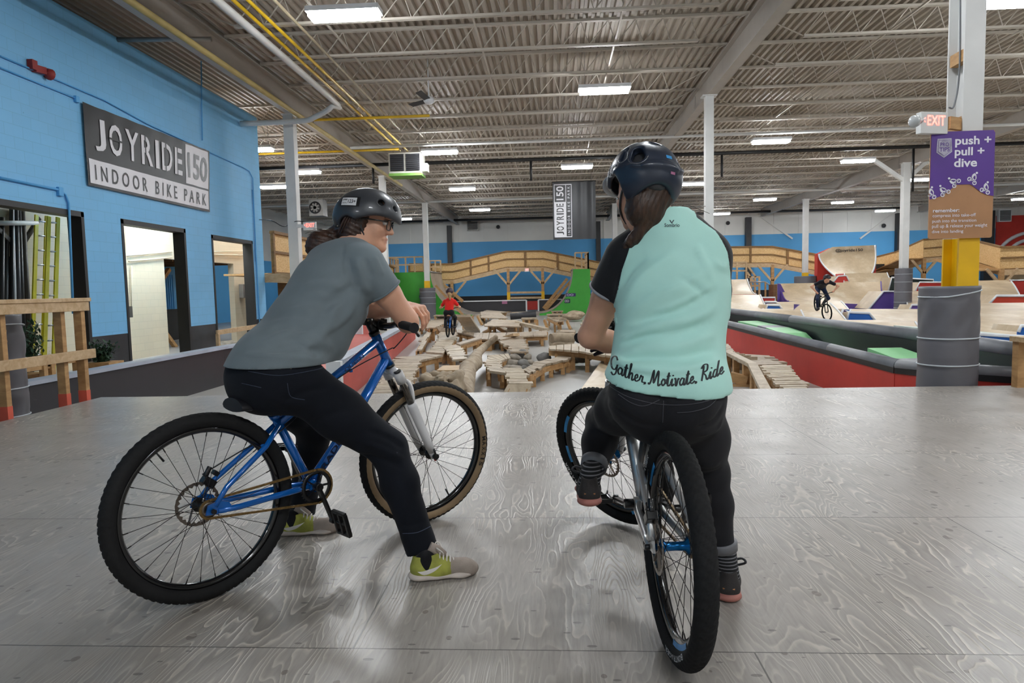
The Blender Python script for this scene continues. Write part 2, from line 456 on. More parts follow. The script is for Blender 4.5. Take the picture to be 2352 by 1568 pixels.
def floor_deck():
    m = NT('worn_plywood'); tc = m.n('ShaderNodeTexCoord').outputs['Object']
    sep = m.n('ShaderNodeSeparateXYZ', {0: tc}); x, y = sep.outputs[0], sep.outputs[1]
    sx = m.math('DIVIDE', m.math('SUBTRACT', x, .585), 2.44); sy = m.math('DIVIDE', m.math('SUBTRACT', y, .8), 1.2)
    iy = m.math('FLOOR', sy); sx2 = m.math('ADD', sx, m.math('MULTIPLY', m.math('MODULO', iy, 2.0), .5)); ix = m.math('FLOOR', sx2)
    wn = m.n('ShaderNodeTexWhiteNoise', {'Vector': m.n('ShaderNodeCombineXYZ', {0: ix, 1: iy, 2: 3.0}).outputs[0]}, noise_dimensions='3D')
    off = m.n('ShaderNodeVectorMath', {0: wn.outputs['Color'], 1: (40, 40, 40)}, operation='MULTIPLY').outputs[0]
    base = m.n('ShaderNodeVectorMath', {0: tc, 1: off}, operation='ADD').outputs[0]
    def mp(sc): return m.n('ShaderNodeMapping', {'Vector': base, 'Scale': sc}).outputs[0]
    # growth-ring figure: contour lines of a field stretched along the sheet
    h = m.noise(mp((4.6, .62, 1)), 1.0, 2.0, .40, .55)
    h2 = m.noise(mp((10, 5, 1)), 1.5, 2, .5)
    hh = m.math('ADD', m.math('MULTIPLY', h, 34.0), m.math('MULTIPLY', h2, 1.3))
    fr = m.math('FRACT', hh)
    edge = m.ramp(fr, [(0, (1, 1, 1)), (.12, (.6, .6, .6)), (.28, (.04, .04, .04)), (.90, (0, 0, 0)), (1, (.5, .5, .5))])
    band = m.ramp(fr, [(0, (0, 0, 0)), (.35, (.2, .2, .2)), (.85, (1, 1, 1)), (1, (.3, .3, .3))])
    patch = m.ramp(m.noise(tc, 1.1, 3, .6), [(.40, (.06, .06, .06)), (.66, (.9, .9, .9))])
    lines = m.math('MULTIPLY', edge, patch)
    big = m.noise(tc, .7, 4, .6)
    col = m.ramp(big, [(.3, hx('918a82')), (.55, hx('a39e98')), (.75, hx('b2ada7'))])
    col = m.mix(m.math('MULTIPLY', wn.outputs['Value'], .22), col, hx('8f8376'))
    col = m.mix(m.math('MULTIPLY', m.math('MULTIPLY', band, patch), .42), col, hx('5d5853'))
    fine = m.noise(mp((60, 5, 1)), 1.5, 3, .6)
    col = m.mix(m.ramp(fine, [(.45, (0, 0, 0)), (.72, (.30, .30, .30))]), col, hx('68625c'))
    col = m.mix(m.math('MULTIPLY', lines, .68), col, hx('e4dacb'))
    # football patches and knots
    vo = m.n('ShaderNodeTexVoronoi', {'Vector': mp((3.4, 2.6, 1)), 'Scale': 1.15, 'Randomness': 1.0}, voronoi_dimensions='2D')
    d = m.math('ADD', vo.outputs['Distance'], m.math('MULTIPLY', m.noise(tc, 30, 2), .03))
    sel = m.n('ShaderNodeTexWhiteNoise', {'Vector': vo.outputs['Color']}).outputs['Value']
    size = m.math('MULTIPLY', sel, .085)
    knot = m.math('LESS_THAN', d, size)
    col = m.mix(m.math('MULTIPLY', knot, .55), col, hx('4d4239'))
    vo2 = m.n('ShaderNodeTexVoronoi', {'Vector': mp((9, 20, 1)), 'Scale': 1.0, 'Randomness': 1.0}, voronoi_dimensions='2D')
    sel2 = m.n('ShaderNodeTexWhiteNoise', {'Vector': vo2.outputs['Color']}).outputs['Value']
    col = m.mix(m.math('MULTIPLY', m.math('LESS_THAN', vo2.outputs['Distance'], m.math('MULTIPLY', m.math('SUBTRACT', sel2, .7), .5)), .55), col, hx('3d3a38'))
    # sheet joints
    def seam(u, w):
        fx = m.math('FRACT', u); e = m.math('MINIMUM', fx, m.math('SUBTRACT', 1.0, fx)); return m.math('LESS_THAN', e, w)
    sm = m.math('MAXIMUM', seam(sx2, .0011), seam(sy, .0022))
    col = m.mix(m.math('MULTIPLY', sm, .75), col, hx('2f2b28'))
    hgt = m.math('SUBTRACT', m.math('MULTIPLY', lines, .6), m.math('ADD', m.math('MULTIPLY', fine, .25), m.math('MULTIPLY', sm, 2.0)))
    rg = m.math('ADD', .20, m.math('MULTIPLY', m.noise(tc, 2.0, 4, .7), .30))
    m.set(col=col, rough=rg, spec=.5, nrm=m.bump(hgt, .55, .004)); return m.mat

def block_wall(name, blue, dark, zsplit, blk=(.4, .2)):
    """painted concrete block, colours divided at a height"""
    m = NT(name); tc = m.n('ShaderNodeTexCoord').outputs['Object']; sep = m.n('ShaderNodeSeparateXYZ', {0: tc})
    vec = m.n('ShaderNodeCombineXYZ', {0: m.math('ADD', sep.outputs[0], sep.outputs[1]), 1: sep.outputs[2]}).outputs[0]
    br = m.n('ShaderNodeTexBrick', {'Vector': vec, 'Scale': 1.0, 'Mortar Size': .004, 'Mortar Smooth': .3, 'Brick Width': blk[0], 'Row Height': blk[1]})
    br.inputs['Color1'].default_value = (1, 1, 1, 1); br.inputs['Color2'].default_value = (.97, .97, .97, 1); br.inputs['Mortar'].default_value = (.80, .80, .80, 1)
    up = m.math('GREATER_THAN', sep.outputs[2], zsplit)
    col = m.mix(up, hx(dark), hx(blue)); col = m.mix(1.0, col, br.outputs['Color'], 'MULTIPLY')
    col = m.mix(m.ramp(m.noise(tc, 1.2, 4), [(.4, (0, 0, 0)), (.8, (.12, .12, .12))]), col, (.25, .3, .33))
    sp = m.n('ShaderNodeTexVoronoi', {'Vector': tc, 'Scale': 3.2}); s2 = m.n('ShaderNodeTexWhiteNoise', {'Vector': sp.outputs['Color']}).outputs['Value']
    spot = m.math('LESS_THAN', sp.outputs['Distance'], m.math('MULTIPLY', m.math('SUBTRACT', s2, .55), .10))
    col = m.mix(m.math('MULTIPLY', m.math('MULTIPLY', spot, up), .45), col, hx('2a5f86'))
    m.set(col=col, rough=.62, nrm=m.bump(m.math('ADD', br.outputs['Fac'], m.math('MULTIPLY', m.noise(tc, 80, 3), -.3)), -.3, .004)); return m.mat
def concrete(name, c1, c2, rough=.35):
    m = NT(name); v = m.coord(); f = m.noise(v, .35, 6, .6); g = m.noise(m.coord((1, .25, 1)), 1.2, 4, .6)
    col = m.ramp(f, [(.3, hx(c1)), (.7, hx(c2))]); col = m.mix(m.ramp(g, [(.5, (0, 0, 0)), (.8, (.3, .3, .3))]), col, hx('77736c'))
    sep = m.n('ShaderNodeSeparateXYZ', {0: v})
    def joint(o, p, ph):
        fx = m.math('FRACT', m.math('ADD', m.math('DIVIDE', o, p), ph)); return m.math('LESS_THAN', fx, .012/p)
    j = m.math('MAXIMUM', joint(sep.outputs[0], 6.1, .53), joint(sep.outputs[1], 6.1, .3))
    col = m.mix(m.math('MULTIPLY', j, .8), col, hx('2c2b2a'))
    m.set(col=col, rough=m.math('ADD', rough-.12, m.math('MULTIPLY', f, .3)), spec=.55); return m.mat
def emit(name, col, s):
    m = NT(name); m.set(col=(.8, .8, .8), em=col, ems=s); return m.mat
def osb(name):
    m = NT(name); v = m.coord()
    vo = m.n('ShaderNodeTexVoronoi', {'Vector': m.coord((1, 1, 2.2)), 'Scale': 22.0, 'Randomness': 1.0})
    s = m.n('ShaderNodeTexWhiteNoise', {'Vector': vo.outputs['Color']}).outputs['Value']
    col = m.ramp(s, [(0, hx('cfa468')), (.5, hx('dcb47a')), (1, hx('e9c892'))])
    col = m.mix(m.ramp(m.noise(v, .5, 3), [(.45, (0, 0, 0)), (.85, (.22, .22, .22))]), col, hx('a87e48'))
    m.set(col=col, rough=.6); return m.mat
def painted_panel(name, col, scuff='303030', amt=.3, rough=.5):
    m = NT(name); v = m.coord(); c = hx(col); f = m.noise(v, 1.1, 5, .65)
    cc = m.ramp(f, [(.3, tuple(.86*x for x in c)), (.7, tuple(min(1, 1.1*x) for x in c))])
    k = m.noise(m.coord((2.2, 2.2, 7)), 3.0, 4, .7); cc = m.mix(m.ramp(k, [(.66, (0, 0, 0)), (.78, (amt, amt, amt))]), cc, hx(scuff))
    m.set(col=cc, rough=rough); return m.mat

DECK = floor_deck()
BLOCK = block_wall('blue_block', '7cc0ee', '29282b', .34)
BEIGE = block_wall('beige_block', 'd8cbb0', 'cfc2a8', -9)
CONC = concrete('polished_concrete', '9a9893', 'b4b2ad')
WHITE_STEEL = mat('white_steel', 'd6d6d4', .5, 0, .03)
CEIL = mat('ceiling_paint', 'aaa093', .6, 0, .03)
JOIST = mat('joist_paint', 'c0b8ac', .55, 0, .03)
GIRD = mat('girder_paint', 'aea79f', .55, 0, .03)
YELLOW = mat('yellow_paint', 'e9b70c', .45, 0, .05)
YPIPE = mat('yellow_pipe', 'e2b820', .4, 0, .1)
BLACK = mat('black_paint', '1c1c1e', .5, 0, .1)
DKBOARD = painted_panel('dark_board', '2b2a2e', '6a6a6a', .25, .45)
GREENB = painted_panel('dark_green_board', '1c2a28', '8d8f6a', .3, .4)
GREYCAP = mat('grey_cap', '787a80', .45, 0, .15, 2)
WHITEP = mat('white_paint', 'dfe1e4', .5, 0, .04)
RED = painted_panel('red_board', 'c43a31', '7c1f1b', .15, .5)
REDL = painted_panel('faded_red_board', 'c7554a', 'a04038', .2, .5)
ORANGE = painted_panel('orange_red_board', 'c8452e', '8c2f20', .15, .5)
GREEN = painted_panel('green_board', '3fa536', '2f8029', .12, .5)
LGREEN = painted_panel('light_green_board', '86c98c', '5f9f6a', .3, .45)
PURPLE = painted_panel('purple_board', '5b4590', '3f2f6a', .15, .5)
DPURPLE = painted_panel('deep_purple_board', '3d2b6b', '2a1d50', .15, .5)
BLUEB = painted_panel('blue_board', '1f62b4', '174a8a', .12, .5)
PLY = plyramp('ramp_ply', 'd0ba9a', 'b8a182', 'eadfcc')
PLYG = plyramp('ramp_ply_grey', 'a3978a', '8a7d70', 'c4bab0')
LUMBER = wood('lumber', 'a67c4e', 'd3a873', (3, 3, 9), 1.6)
LUMBERX = wood('lumber_pale', 'b8966c', 'dcc09a', (3, 9, 9), 1.6)
TRAIL = wood('trail_board', '8f7d68', 'c4b299', (3, 3, 3), 2.2, .55)
TRAIL2 = wood('trail_board_pale', 'a39178', 'd3c3aa', (3, 3, 3), 2.2, .5)
OSB = osb('osb_sheet')
LOG = wood('log_wood', '8d7a63', 'bfae95', (2, 2, 2), 3.0, .7)
ROCK = mat('boulder', '8f867a', .8, 0, .25, 4, .5, 12)
ROCKD = mat('boulder_dark', '6f6c68', .8, 0, .25, 4, .5, 12)
PAD = mat('grey_vinyl', '66656a', .45, 0, .06, 2, .1, 90)
STRAP = mat('pale_strap', 'b9bfc4', .5, 0, .03)
BLACKV = mat('black_vinyl', '343437', .5, 0, .08)
ALU = mat('brushed_aluminium', 'a9abae', .3, 1, .05)
GALV = mat('galvanised', '9c9a96', .45, .6, .1)
SIDING = mat('white_siding', 'e9e8e4', .5, 0, .05, .4)
BLUEW = mat('blue_wall_paint', '5fb0ea', .6, 0, .06, .3)
LED = emit('led_tube', (.93, .97, 1), LAMP)
EXITRED = emit('exit_red', (1, .06, .03), 1.5)
EXITBOX = mat('exit_box', 'dddddb', .45, 0, .02)
# ================================================================ the hall
FL = -0.6
ZB, ZT = 6.5, 7.05
XL, XR, YB, YN, XW = -20.0, 46.0, 56.0, -14.0, -8.9
m = MB(); m.bb((XL, YN, FL-.2), (XR, YB, FL)); struct(ob('floor', m, CONC))
# start platform of plywood
m = MB(); m.bb((-5.0, -6, -.04), (9.0, 7.2, 0), 0); m.bb((-4.98, -6, FL), (8.98, 7.15, -.04), 1)
tag(ob('start_platform', m, [DECK, DKBOARD]), 'worn grey plywood deck both large cyclists stand on', 'platform')
# fluted roof deck
per = .19; n = int((XR-XL)/per); row = []
for i in range(n):
    x = XL+i*per; row += [(x, 0), (x+.07, 0), (x+.095, .075), (x+.165, .075)]
row.append((XR, 0))
P = [[(x, y, ZT+.05+z) for (x, z) in row] for y in (YN, YB)]
m = MB(); m.grid(P, 0, False); m.bb((XL, YN, ZT+.16), (XR, YB, ZT+.3))
struct(ob('ceiling', m, CEIL))
# outer walls
def wallbox(name, lo, hi, mt): return struct(ob(name, MB().bb(lo, hi), mt))
m = MB(); m.bb((XL, YB, FL), (XR, YB+.3, .53), 0); m.bb((XL, YB, .53), (XR, YB+.3, 4.95), 1); m.bb((XL, YB, 4.95), (XR, YB+.3, 8), 2)
struct(ob('wall_back', m, [BLACK, BLUEW, SIDING]))
def strip(name, label, cat, lo, hi, mt, group=None): return tag(ob(name, MB().bb(lo, hi), mt), label, cat, group)
wallbox('wall_right', (XR, YN, FL), (XR+.3, YB, 8), SIDING)
wallbox('wall_behind', (XL, YN-.3, FL), (XR, YN, 8), SIDING)
m = MB(); m.bb((XL-.3, 20.8, FL), (XL, YB, 3.4), 0); m.bb((XL-.3, 20.8, 3.4), (XL, YB, 8), 1); m.bb((XL-.3, YN, FL), (XL, 20.8, 8), 2)
struct(ob('wall_far_left', m, [BLUEW, SIDING, BEIGE]))
# siding seams and wall columns along the back wall
for i, px in enumerate(list(range(940, 2352, 56))):
    p = at(px, 520, YB-.03); k = i % 2
    tag(ob('wall_rib', MB().bb((p[0]-.06-.04*k, YB-.05, 4.95), (p[0]+.06+.04*k, YB-.002, 7.0)), SIDING), 'slim white vertical rib on white wall cladding', 'rib', 'ribs on the back wall')
for px, wd, lab in ((1033, .36, 'black wall column behind the curved wooden walkway, left of hanging banner'), (1374, .36, 'black wall column just right of the hanging black banner'), (1718, .42, 'black wall column above the walkway right of mint shirt rider'), (2062, .34, 'black wall column left of far white column with braces'), (2268, .75, 'wide black wall column right of purple sign')):
    p = at(px, 560, YB-.2); strip('wall_column', lab, 'column', (p[0]-wd/2, YB-.45, FL), (p[0]+wd/2, YB-.01, 6.3), BLACKV)
for a, b in ((1740, 1820), (2050, 1975)):
    p, q = at(a, 492, YB-.1), at(b, 548, YB-.1)
    tag(ob('wall_brace', MB().bar(p, q, .12, .12), SIDING), 'diagonal white brace on the right end of back wall' if a > 1900 else 'diagonal white brace on back wall near the black wall column', 'brace')
# red mural on the right end of the back wall
m = MB(); p = at(2286, 560, YB-.05); m.bb((p[0], YB-.08, 1.6), (XR-.2, YB-.01, 5.9), 0)
c = at(2372, 598, YB-.1)
for rr in (2.2, 1.65):
    m.tube([c+V(rr*1.25*math.cos(t), 0, rr*math.sin(t)) for t in np.linspace(0, 2*math.pi, 40, endpoint=False)], .14, 6, 1, closed=True)
tag(ob('wall_mural', m, [RED, WHITEP]), 'red painted panel with white rings on back wall', 'mural')

# left block wall with three openings
ops = [(5.9, 12.62, 2.67), (13.85, 16.25, 2.66), (17.62, 20.0, 2.62)]; y0 = YN; T = .26
m = MB()
for (a, b, zt) in ops:
    m.bb((XW-T, y0, FL), (XW, a, 6.45)); m.bb((XW-T, a, zt), (XW, b, 6.45)); y0 = b
m.bb((XW-T, y0, FL), (XW, 20.8, 6.45)); struct(ob('wall_left', m, BLOCK))
for i, (a, b, zt) in enumerate(ops):
    m = MB(); e = .012
    m.bb((XW-T-.01, b-.03, FL), (XW+e, b+.05, zt+.05)); m.bb((XW-T-.01, a-.05, FL), (XW+e, a+.03, zt+.05)); m.bb((XW-T-.01, a-.05, zt-.04), (XW+e, b+.05, zt+.06))
    struct(ob('trim_%d' % (i+1), m, BLACK))
# store room behind
XS = -11.4
m = MB(); m.bb((XS-.2, 8, FL), (XS, 19.6, 5)); m.bb((XS-.2, 19.6, 2.2), (XS, 24.0, 5)); m.bb((XS-.2, 24.0, FL), (XS, 26.3, 5))
m.bb((XS, 8, 4.3), (XW-T, 20.8, 4.5))
struct(ob('wall_store_room', m, BEIGE))
# steel: girders, joists, columns
def ibeam(mb, a, b, dep, wid, tf=.03):
    a = np.asarray(a, float); b = np.asarray(b, float)
    mb.bar(a+V(0, 0, tf/2), b+V(0, 0, tf/2), wid, tf); mb.bar(a+V(0, 0, dep-tf/2), b+V(0, 0, dep-tf/2), wid, tf); mb.bar(a+V(0, 0, dep/2), b+V(0, 0, dep/2), .02, dep-2*tf); return mb
GX = [-7.5, 4.5, 16.5, 28.5, 40.5]
glab = ['grey roof girder along the blue wall on left', 'grey roof girder over the mint shirt rider, on second column row', 'grey roof girder on third column row at right', 'grey roof girder far right, fourth column row', 'grey roof girder nearest the right wall']
for gx, lb in zip(GX, glab):
    m = MB(); ibeam(m, (gx, YN+.1, 6.3), (gx, YB-.6, 6.3), .62, .26)
    for y in np.arange(7.6, YB, 12.1): m.box((gx, y+2.2, 6.6), (.05, .25, .5))
    tag(ob('roof_girder', m, GIRD), lb, 'girder')
def joist(L):
    m = MB()
    for s in (-.03, .03):
        m.bb((.02, s-.022, ZT-.01), (L-.02, s+.022, ZT+.045)); m.bb((1.15, s-.022, ZB), (L-1.15, s+.022, ZB+.05))
    k = int(round((L-2.3)/.62)); dx = (L-2.3)/k
    for i in range(k):
        x = 1.15+i*dx; m.bar((x, 0, ZB+.03), (x+dx*.72, 0, ZT), .02, .02, (0, 1, 0)); m.bar((x+dx*.72, 0, ZT), (x+dx, 0, ZB+.03), .017, .017, (0, 1, 0))
    m.bar((1.15, 0, ZB+.03), (.1, 0, ZT-.01), .022, .022, (0, 1, 0)); m.bar((L-1.15, 0, ZB+.03), (L-.1, 0, ZT-.01), .022, .022, (0, 1, 0))
    return m
J0 = None; YJ = np.arange(8.15, YB-.5, 1.95)
for gx in [-19.5]+GX[:-1]:
    for y in YJ:
        if gx < -8 and y < 20: continue
        if gx > 20 and y < 22: continue
        if J0 is None: J0 = ob('roof_joist', joist(12.0), JOIST); o = J0
        else: o = J0.copy(); COL.objects.link(o)
        o.location = (gx, y, 0); tag(o, 'pale steel roof joist with zigzag rod web under the fluted roof', 'joist', 'roof joists')
# joist bridging lines along the hall
for x in (-4.5, -1.5, 1.5, 7.5, 10.5, 13.5):
    m = MB(); m.bar((x, 8.2, ZB+.06), (x, YB-1, ZB+.06), .035, .035); tag(ob('bridging_bar', m, JOIST), 'thin steel bridging bar running along the hall under the joists', 'bar', 'joist bridging bars')
# columns
def hss(px, Y, lab, wd=.24, ztop=6.3, yellow=None, group=None):
    p = at(px, 640, Y); root = empty('steel_column', (p[0], Y, FL), lab, 'column')
    o = ob('shaft', MB().bb((p[0]-wd/2, Y-wd/2, FL), (p[0]+wd/2, Y+wd/2, ztop)), WHITE_STEEL, root, bevel=.012)
    ob('base_plate', MB().bb((p[0]-.22, Y-.22, FL), (p[0]+.22, Y+.22, FL+.03)), WHITE_STEEL, root)
    ob('cap_plate', MB().bb((p[0]-.2, Y-.16, ztop-.03), (p[0]+.2, Y+.16, ztop)), WHITE_STEEL, root)
    if yellow:
        z1, z0 = at(px, yellow[0], Y)[2], at(px, yellow[1], Y)[2]-.05
        ob('yellow_band', MB().bb((p[0]-wd/2-.006, Y-wd/2-.006, z0), (p[0]+wd/2+.006, Y+wd/2+.006, z1)), YELLOW, root)
    return p
hss(682, 20.0, 'pale steel column beside the end of the blue block wall', .30)
hss(886, 31, 'white steel column rising behind the grey helmet', .28)
c980 = hss(981, 41, 'white steel column with yellow band in front of green ramp side', .30, 6.3, (645, 661))
hss(1628, 19.7, 'white steel column standing behind the mint shirt rider', .23)
hss(1413, 44, 'white steel column behind black helmet, right of hanging banner', .30)
c1848 = hss(1849, 44.6, 'white steel column with yellow band left of curved wall ramp', .30, 6.3, (626, 636))
c2074 = hss(2075, 32, 'white steel column with grey padding, left of purple sign', .30)
m = MB(); a = at(2008, 368, 32); b = at(2078, 416, 32); m.bar(a, b, .16, .16); c = at(2140, 360, 32); m.bar(c, b, .16, .16)
tag(ob('column_brace', m, WHITE_STEEL), 'white diagonal braces at the head of padded column', 'brace')
def padding(px, Y, r, ztop, lab, straps, wrinkle=0, col=PAD, zb=FL):
    p = at(px, 640, Y); root = empty('column_pad', (p[0], Y, zb), lab, 'padding'); nz, na = 60, 64; P = []
    for i in range(nz+1):
        z = zb+(ztop-zb)*i/nz; row = []
        for j in range(na):
            a = 2*math.pi*j/na; q = r*(1+.006*math.sin(3*a+z*2)+wrinkle*(.035*math.sin(a*5+z*9)*math.exp(-((ztop-z)/.25)**2)+.020*math.sin(a*7-z*14)*math.exp(-((z-ztop+.35)/.2)**2)+.012*math.sin(z*11+a)))
            for s in straps:
                if abs(z-s) < .05: q *= 1-.012*wrinkle
            row.append((p[0]+q*math.cos(a), Y+q*math.sin(a), z))
        P.append(row)
    P.append([(p[0]+.86*r*math.cos(2*math.pi*j/na), Y+.86*r*math.sin(2*math.pi*j/na), ztop-.005) for j in range(na)])
    P.append([(p[0]+.5*r*math.cos(2*math.pi*j/na), Y+.5*r*math.sin(2*math.pi*j/na), ztop-.12) for j in range(na)])
    ob('pad_sleeve', MB().grid(P, 0, True, wrap_v=True), col, root)
    for k, s in enumerate(straps):
        ti = (.05 if k == 0 else .006)*wrinkle
        ob('strap', MB().tube([(p[0]+(r*1.012)*math.cos(a), Y+(r*1.012)*math.sin(a), s+ti*max(-.35, math.cos(a+.2))) for a in np.linspace(0, 2*math.pi, 48, endpoint=False)], max(.008, r*.025), 6, closed=True), STRAP, root)
    return root
padding(981, 40.9, .48, at(981, 661, 41)[2], 'grey pad at the foot of column in front of green ramp', [1.0, .65, .3])
padding(1849, 44.5, .65, at(1849, 634, 44.6)[2], 'dark grey pad at foot of white column left of curved wall ramp', [1.0, .4])
padding(2075, 31.9, .36, at(2075, 616, 32)[2], 'grey strapped pad on far column left of purple sign', [1.35, 1.0, .55, .1, -.15])
# foreground H column with its pad
pc = at(2204, 640, 7.5); CX, CY = pc[0], 7.5
root = empty('steel_column', (CX, CY, FL), 'white and yellow H-section column behind the purple sign', 'column')
def hcol(z0, z1, mt, nm, g=0):
    m = MB(); m.bb((CX-.10-g, CY-.15-g, z0), (CX+.10+g, CY-.13+g, z1)); m.bb((CX-.10-g, CY+.13-g, z0), (CX+.10+g, CY+.15+g, z1)); m.bb((CX-.011-g, CY-.13, z0), (CX+.011+g, CY+.13, z1)); return ob(nm, m, mt, root)
hcol(FL, 6.3, WHITE_STEEL, 'shaft'); hcol(FL, 1.52, YELLOW, 'yellow_band', .003)
m = MB(); m.bb((CX-.09, CY-.12, 3.3), (CX-.012, CY+.12, 3.42)); m.bb((CX-.1, CY-.12, 2.55), (CX-.012, CY+.12, 2.75)); ob('wood_block', m, LUMBER, root)
ob('cable', MB().tube(catmull([(CX-.13, CY-.05, 6.2), (CX-.12, CY-.06, 4.5), (CX-.10, CY-.07, 3.3), (CX-.15, CY-.09, 2.88), (CX-.22, CY-.12, 2.84)], 6), .009, 6), mat('grey_cable', '77787c'), root)
padding(2181, 7.5, .28, at(2181, 657, 7.4)[2], 'large grey strapped pad wrapped round the near column on right', [.93, .48, .20, -.13], 1.0)
# LED fixtures
def fixture(loc, lab):
    root = empty('led_fixture', loc, lab, 'ceiling light', 'LED strip fixtures'); x, y, z = loc
    m = MB(); m.bb((x-.66, y-.19, z+.05), (x+.66, y+.19, z+.09)); m.bb((x-.66, y-.19, z), (x-.63, y+.19, z+.06)); m.bb((x+.63, y-.19, z), (x+.66, y+.19, z+.06))
    for s in (-1, 1): m.hexa([(x-.63, y+s*.19, z), (x+.63, y+s*.19, z), (x+.63, y+s*.16, z+.05), (x-.63, y+s*.16, z+.05), (x-.63, y+s*.195, z), (x+.63, y+s*.195, z), (x+.63, y+s*.195, z+.055), (x-.63, y+s*.195, z+.055)])
    ob('housing', m, WHITEP, root); ob('light_panel', MB().bb((x-.62, y-.165, z-.085), (x+.62, y+.165, z+.04)), LED, root)
    for s in (-.5, .5): ob('hanger', MB().tube([(x+s, y, z+.08), (x+s, y, ZT+.07)], .006, 5), GALV, root)
    return root
LPX = [(791, 31), (1388, 205), (1771, 323), (1010, 348), (1325, 382), (1970, 368), (700, 394), (630, 428), (1062, 433), (1595, 421), (1757, 457), (1935, 464), (2117, 411), (1655, 490), (2033, 483), (1102, 481), (924, 502), (2350, 456), (2300, 2)]
LL = [atz(px, py, 6.1) for px, py in LPX] + [V(1.4, 6.6, 6.1), V(7.7, 2.4, 6.1), V(-4, -7.5, 6.1), V(1.4, -3.2, 6.1), V(7.7, -7.5, 6.1), V(13, 17, 6.1), V(13, 6, 6.1), V(19, 12, 6.1), V(19, 23, 6.1), V(25, 17, 6.1), V(25, 34, 6.1), V(-10.2, 23.5, 6.1), V(31, 28, 6.1), V(13, -5, 6.1)]
f0 = None
for p in LL:
    lab = 'white LED strip light hanging below the roof joists'
    if f0 is None: f0 = fixture(tuple(p), lab)
    else: dup(f0, p, lab)
f = dup(f0, (-10.0, 18.3, 4.2), 'white LED strip light inside the store room behind blue wall', 'LED strip fixtures')
# services under the roof
def pipe(name, pts, r, mt, lab, cat='pipe', n=10): return tag(ob(name, MB().tube([np.asarray(p, float) for p in pts], r, n), mt), lab, cat)
pipe('gas_pipe', [(-5.68, 6, 6.42), (-5.68, 26.2, 6.42)], .035, YPIPE, 'left of two yellow gas pipes running to the hanging heater')
pipe('gas_pipe', [(-5.42, 6, 6.42), (-5.42, 26.3, 6.42)], .035, YPIPE, 'right of two yellow gas pipes running to the hanging heater')
pipe('conduit_pipe', [(-4.95, 6, 6.42), (-4.95, 22.8, 6.42)], .03, mat('tan_pipe', 'a5977c'), 'thin tan pipe right of the yellow gas pipes')
pipe('sprinkler_pipe', [(-7.15, 5, 6.16), (-7.15, 33, 6.16)], .065, mat('cream_pipe', 'b9a56a'), 'cream coloured pipe hung beneath the left girder')
pipe('sprinkler_pipe', catmull([(-5.85, 6, 6.3), (-5.85, 18.2, 6.3), (-5.95, 18.9, 6.2), (-6.6, 19.3, 6.02), (-7.1, 19.5, 5.98), (-8.85, 19.55, 5.98)], 4), .075, WHITE_STEEL, 'white elbowed pipe left of the yellow gas pipes')
pipe('main_pipe', [(-19, 28.9, 6.42), (45, 28.9, 6.42)], .075, BLACK, 'black main pipe crossing the hall below the joists')
pipe('main_pipe', [(-7.2, 24.8, 6.30), (45, 24.8, 6.30)], .055, WHITE_STEEL, 'white pipe crossing the hall behind the near lights')
pipe('main_pipe', [(-19, 41, 6.38), (45, 41, 6.38)], .07, WHITE_STEEL, 'white pipe crossing the hall above the hanging banner')
pipe('main_pipe', [(-12, 53, 6.45), (26, 53, 6.45)], .09, BLACK, 'black pipe crossing just before the back wall')
pipe('branch_pipe', [(-19, 20.9, 6.35), (-3.6, 20.9, 6.35)], .04, YPIPE, 'yellow branch pipe crossing above the end of blue wall')
pipe('branch_pipe', [(-19, 25.6, 6.35), (-5.6, 25.6, 6.35)], .04, YPIPE, 'yellow branch pipe crossing beside the hanging heater')
pipe('roof_duct', [(9.5, 13, 6.9), (15.9, 21, 6.9)], .10, mat('grey_duct', '6f6e68'), 'dark grey conduit crossing the roof near the purple sign')
pipe('roof_duct', [(12.5, 13, 6.9), (17, 19.5, 6.9)], .06, mat('grey_duct', '6f6e68'), 'second dark conduit crossing the roof near the purple sign')
for px, py0, py1 in ((1220, 372, 415), (858, 380, 422), (1658, 362, 406), (2096, 356, 440)):
    b = at(px, py1, 28.9); a = V(b[0], b[1], 6.34)
    pipe('drop_pipe', [a, b], .05, BLACK, 'short black drop pipe hanging from the black main pipe', n=8)['group'] = 'drop pipes'
pipe('wall_conduit', [(XW-.1, 20.2, 4.2), (XW+.03, 20.2, 4.2), (XW+.03, 20.2, 0)], .018, BLUEW, 'thin blue conduit down the far end of blue wall')
def wl(px, py): q = atx(px, py, XW+.03); return q
pipe('wall_conduit', [wl(0, 128), wl(240, 230), wl(340, 285), wl(560, 385), wl(572, 392), wl(581, 410), wl(588, 600)], .014, BLUEW, 'long blue conduit running above the wall banner', n=6)
pipe('wall_conduit', [wl(0, 155), wl(176, 226)], .014, BLUEW, 'short blue conduit at upper left of blue wall', n=6)
pipe('wall_conduit', [wl(0, 408), wl(136, 436), wl(150, 446), wl(158, 466), wl(168, 720)], .022, BLUEW, 'blue conduit bending down beside the first opening', n=6)
pipe('wall_conduit', [wl(462, 140), wl(465, 322)], .014, BLUEW, 'thin vertical blue conduit above right end of banner', n=6)
q = wl(138, 440); tag(ob('conduit_box', MB().box(q, (.06, .12, .16)), BLUEW, bevel=.01), 'blue junction box where conduit bends above the first opening', 'junction box')
q = wl(176, 228); tag(ob('conduit_box', MB().box(q, (.06, .1, .12)), BLUEW, bevel=.01), 'small blue junction box at upper left of wall', 'junction box')
q = wl(88, 160); m = MB(); m.box(q, (.12, .26, .12), rotx(.1)); m.box(q+V(.02, -.16, .03), (.1, .12, .16)); m.lathe([(.02, 0), (.09, .03), (.1, .1)], q+V(.05, .12, -.02), (0, 1, 0), 12)
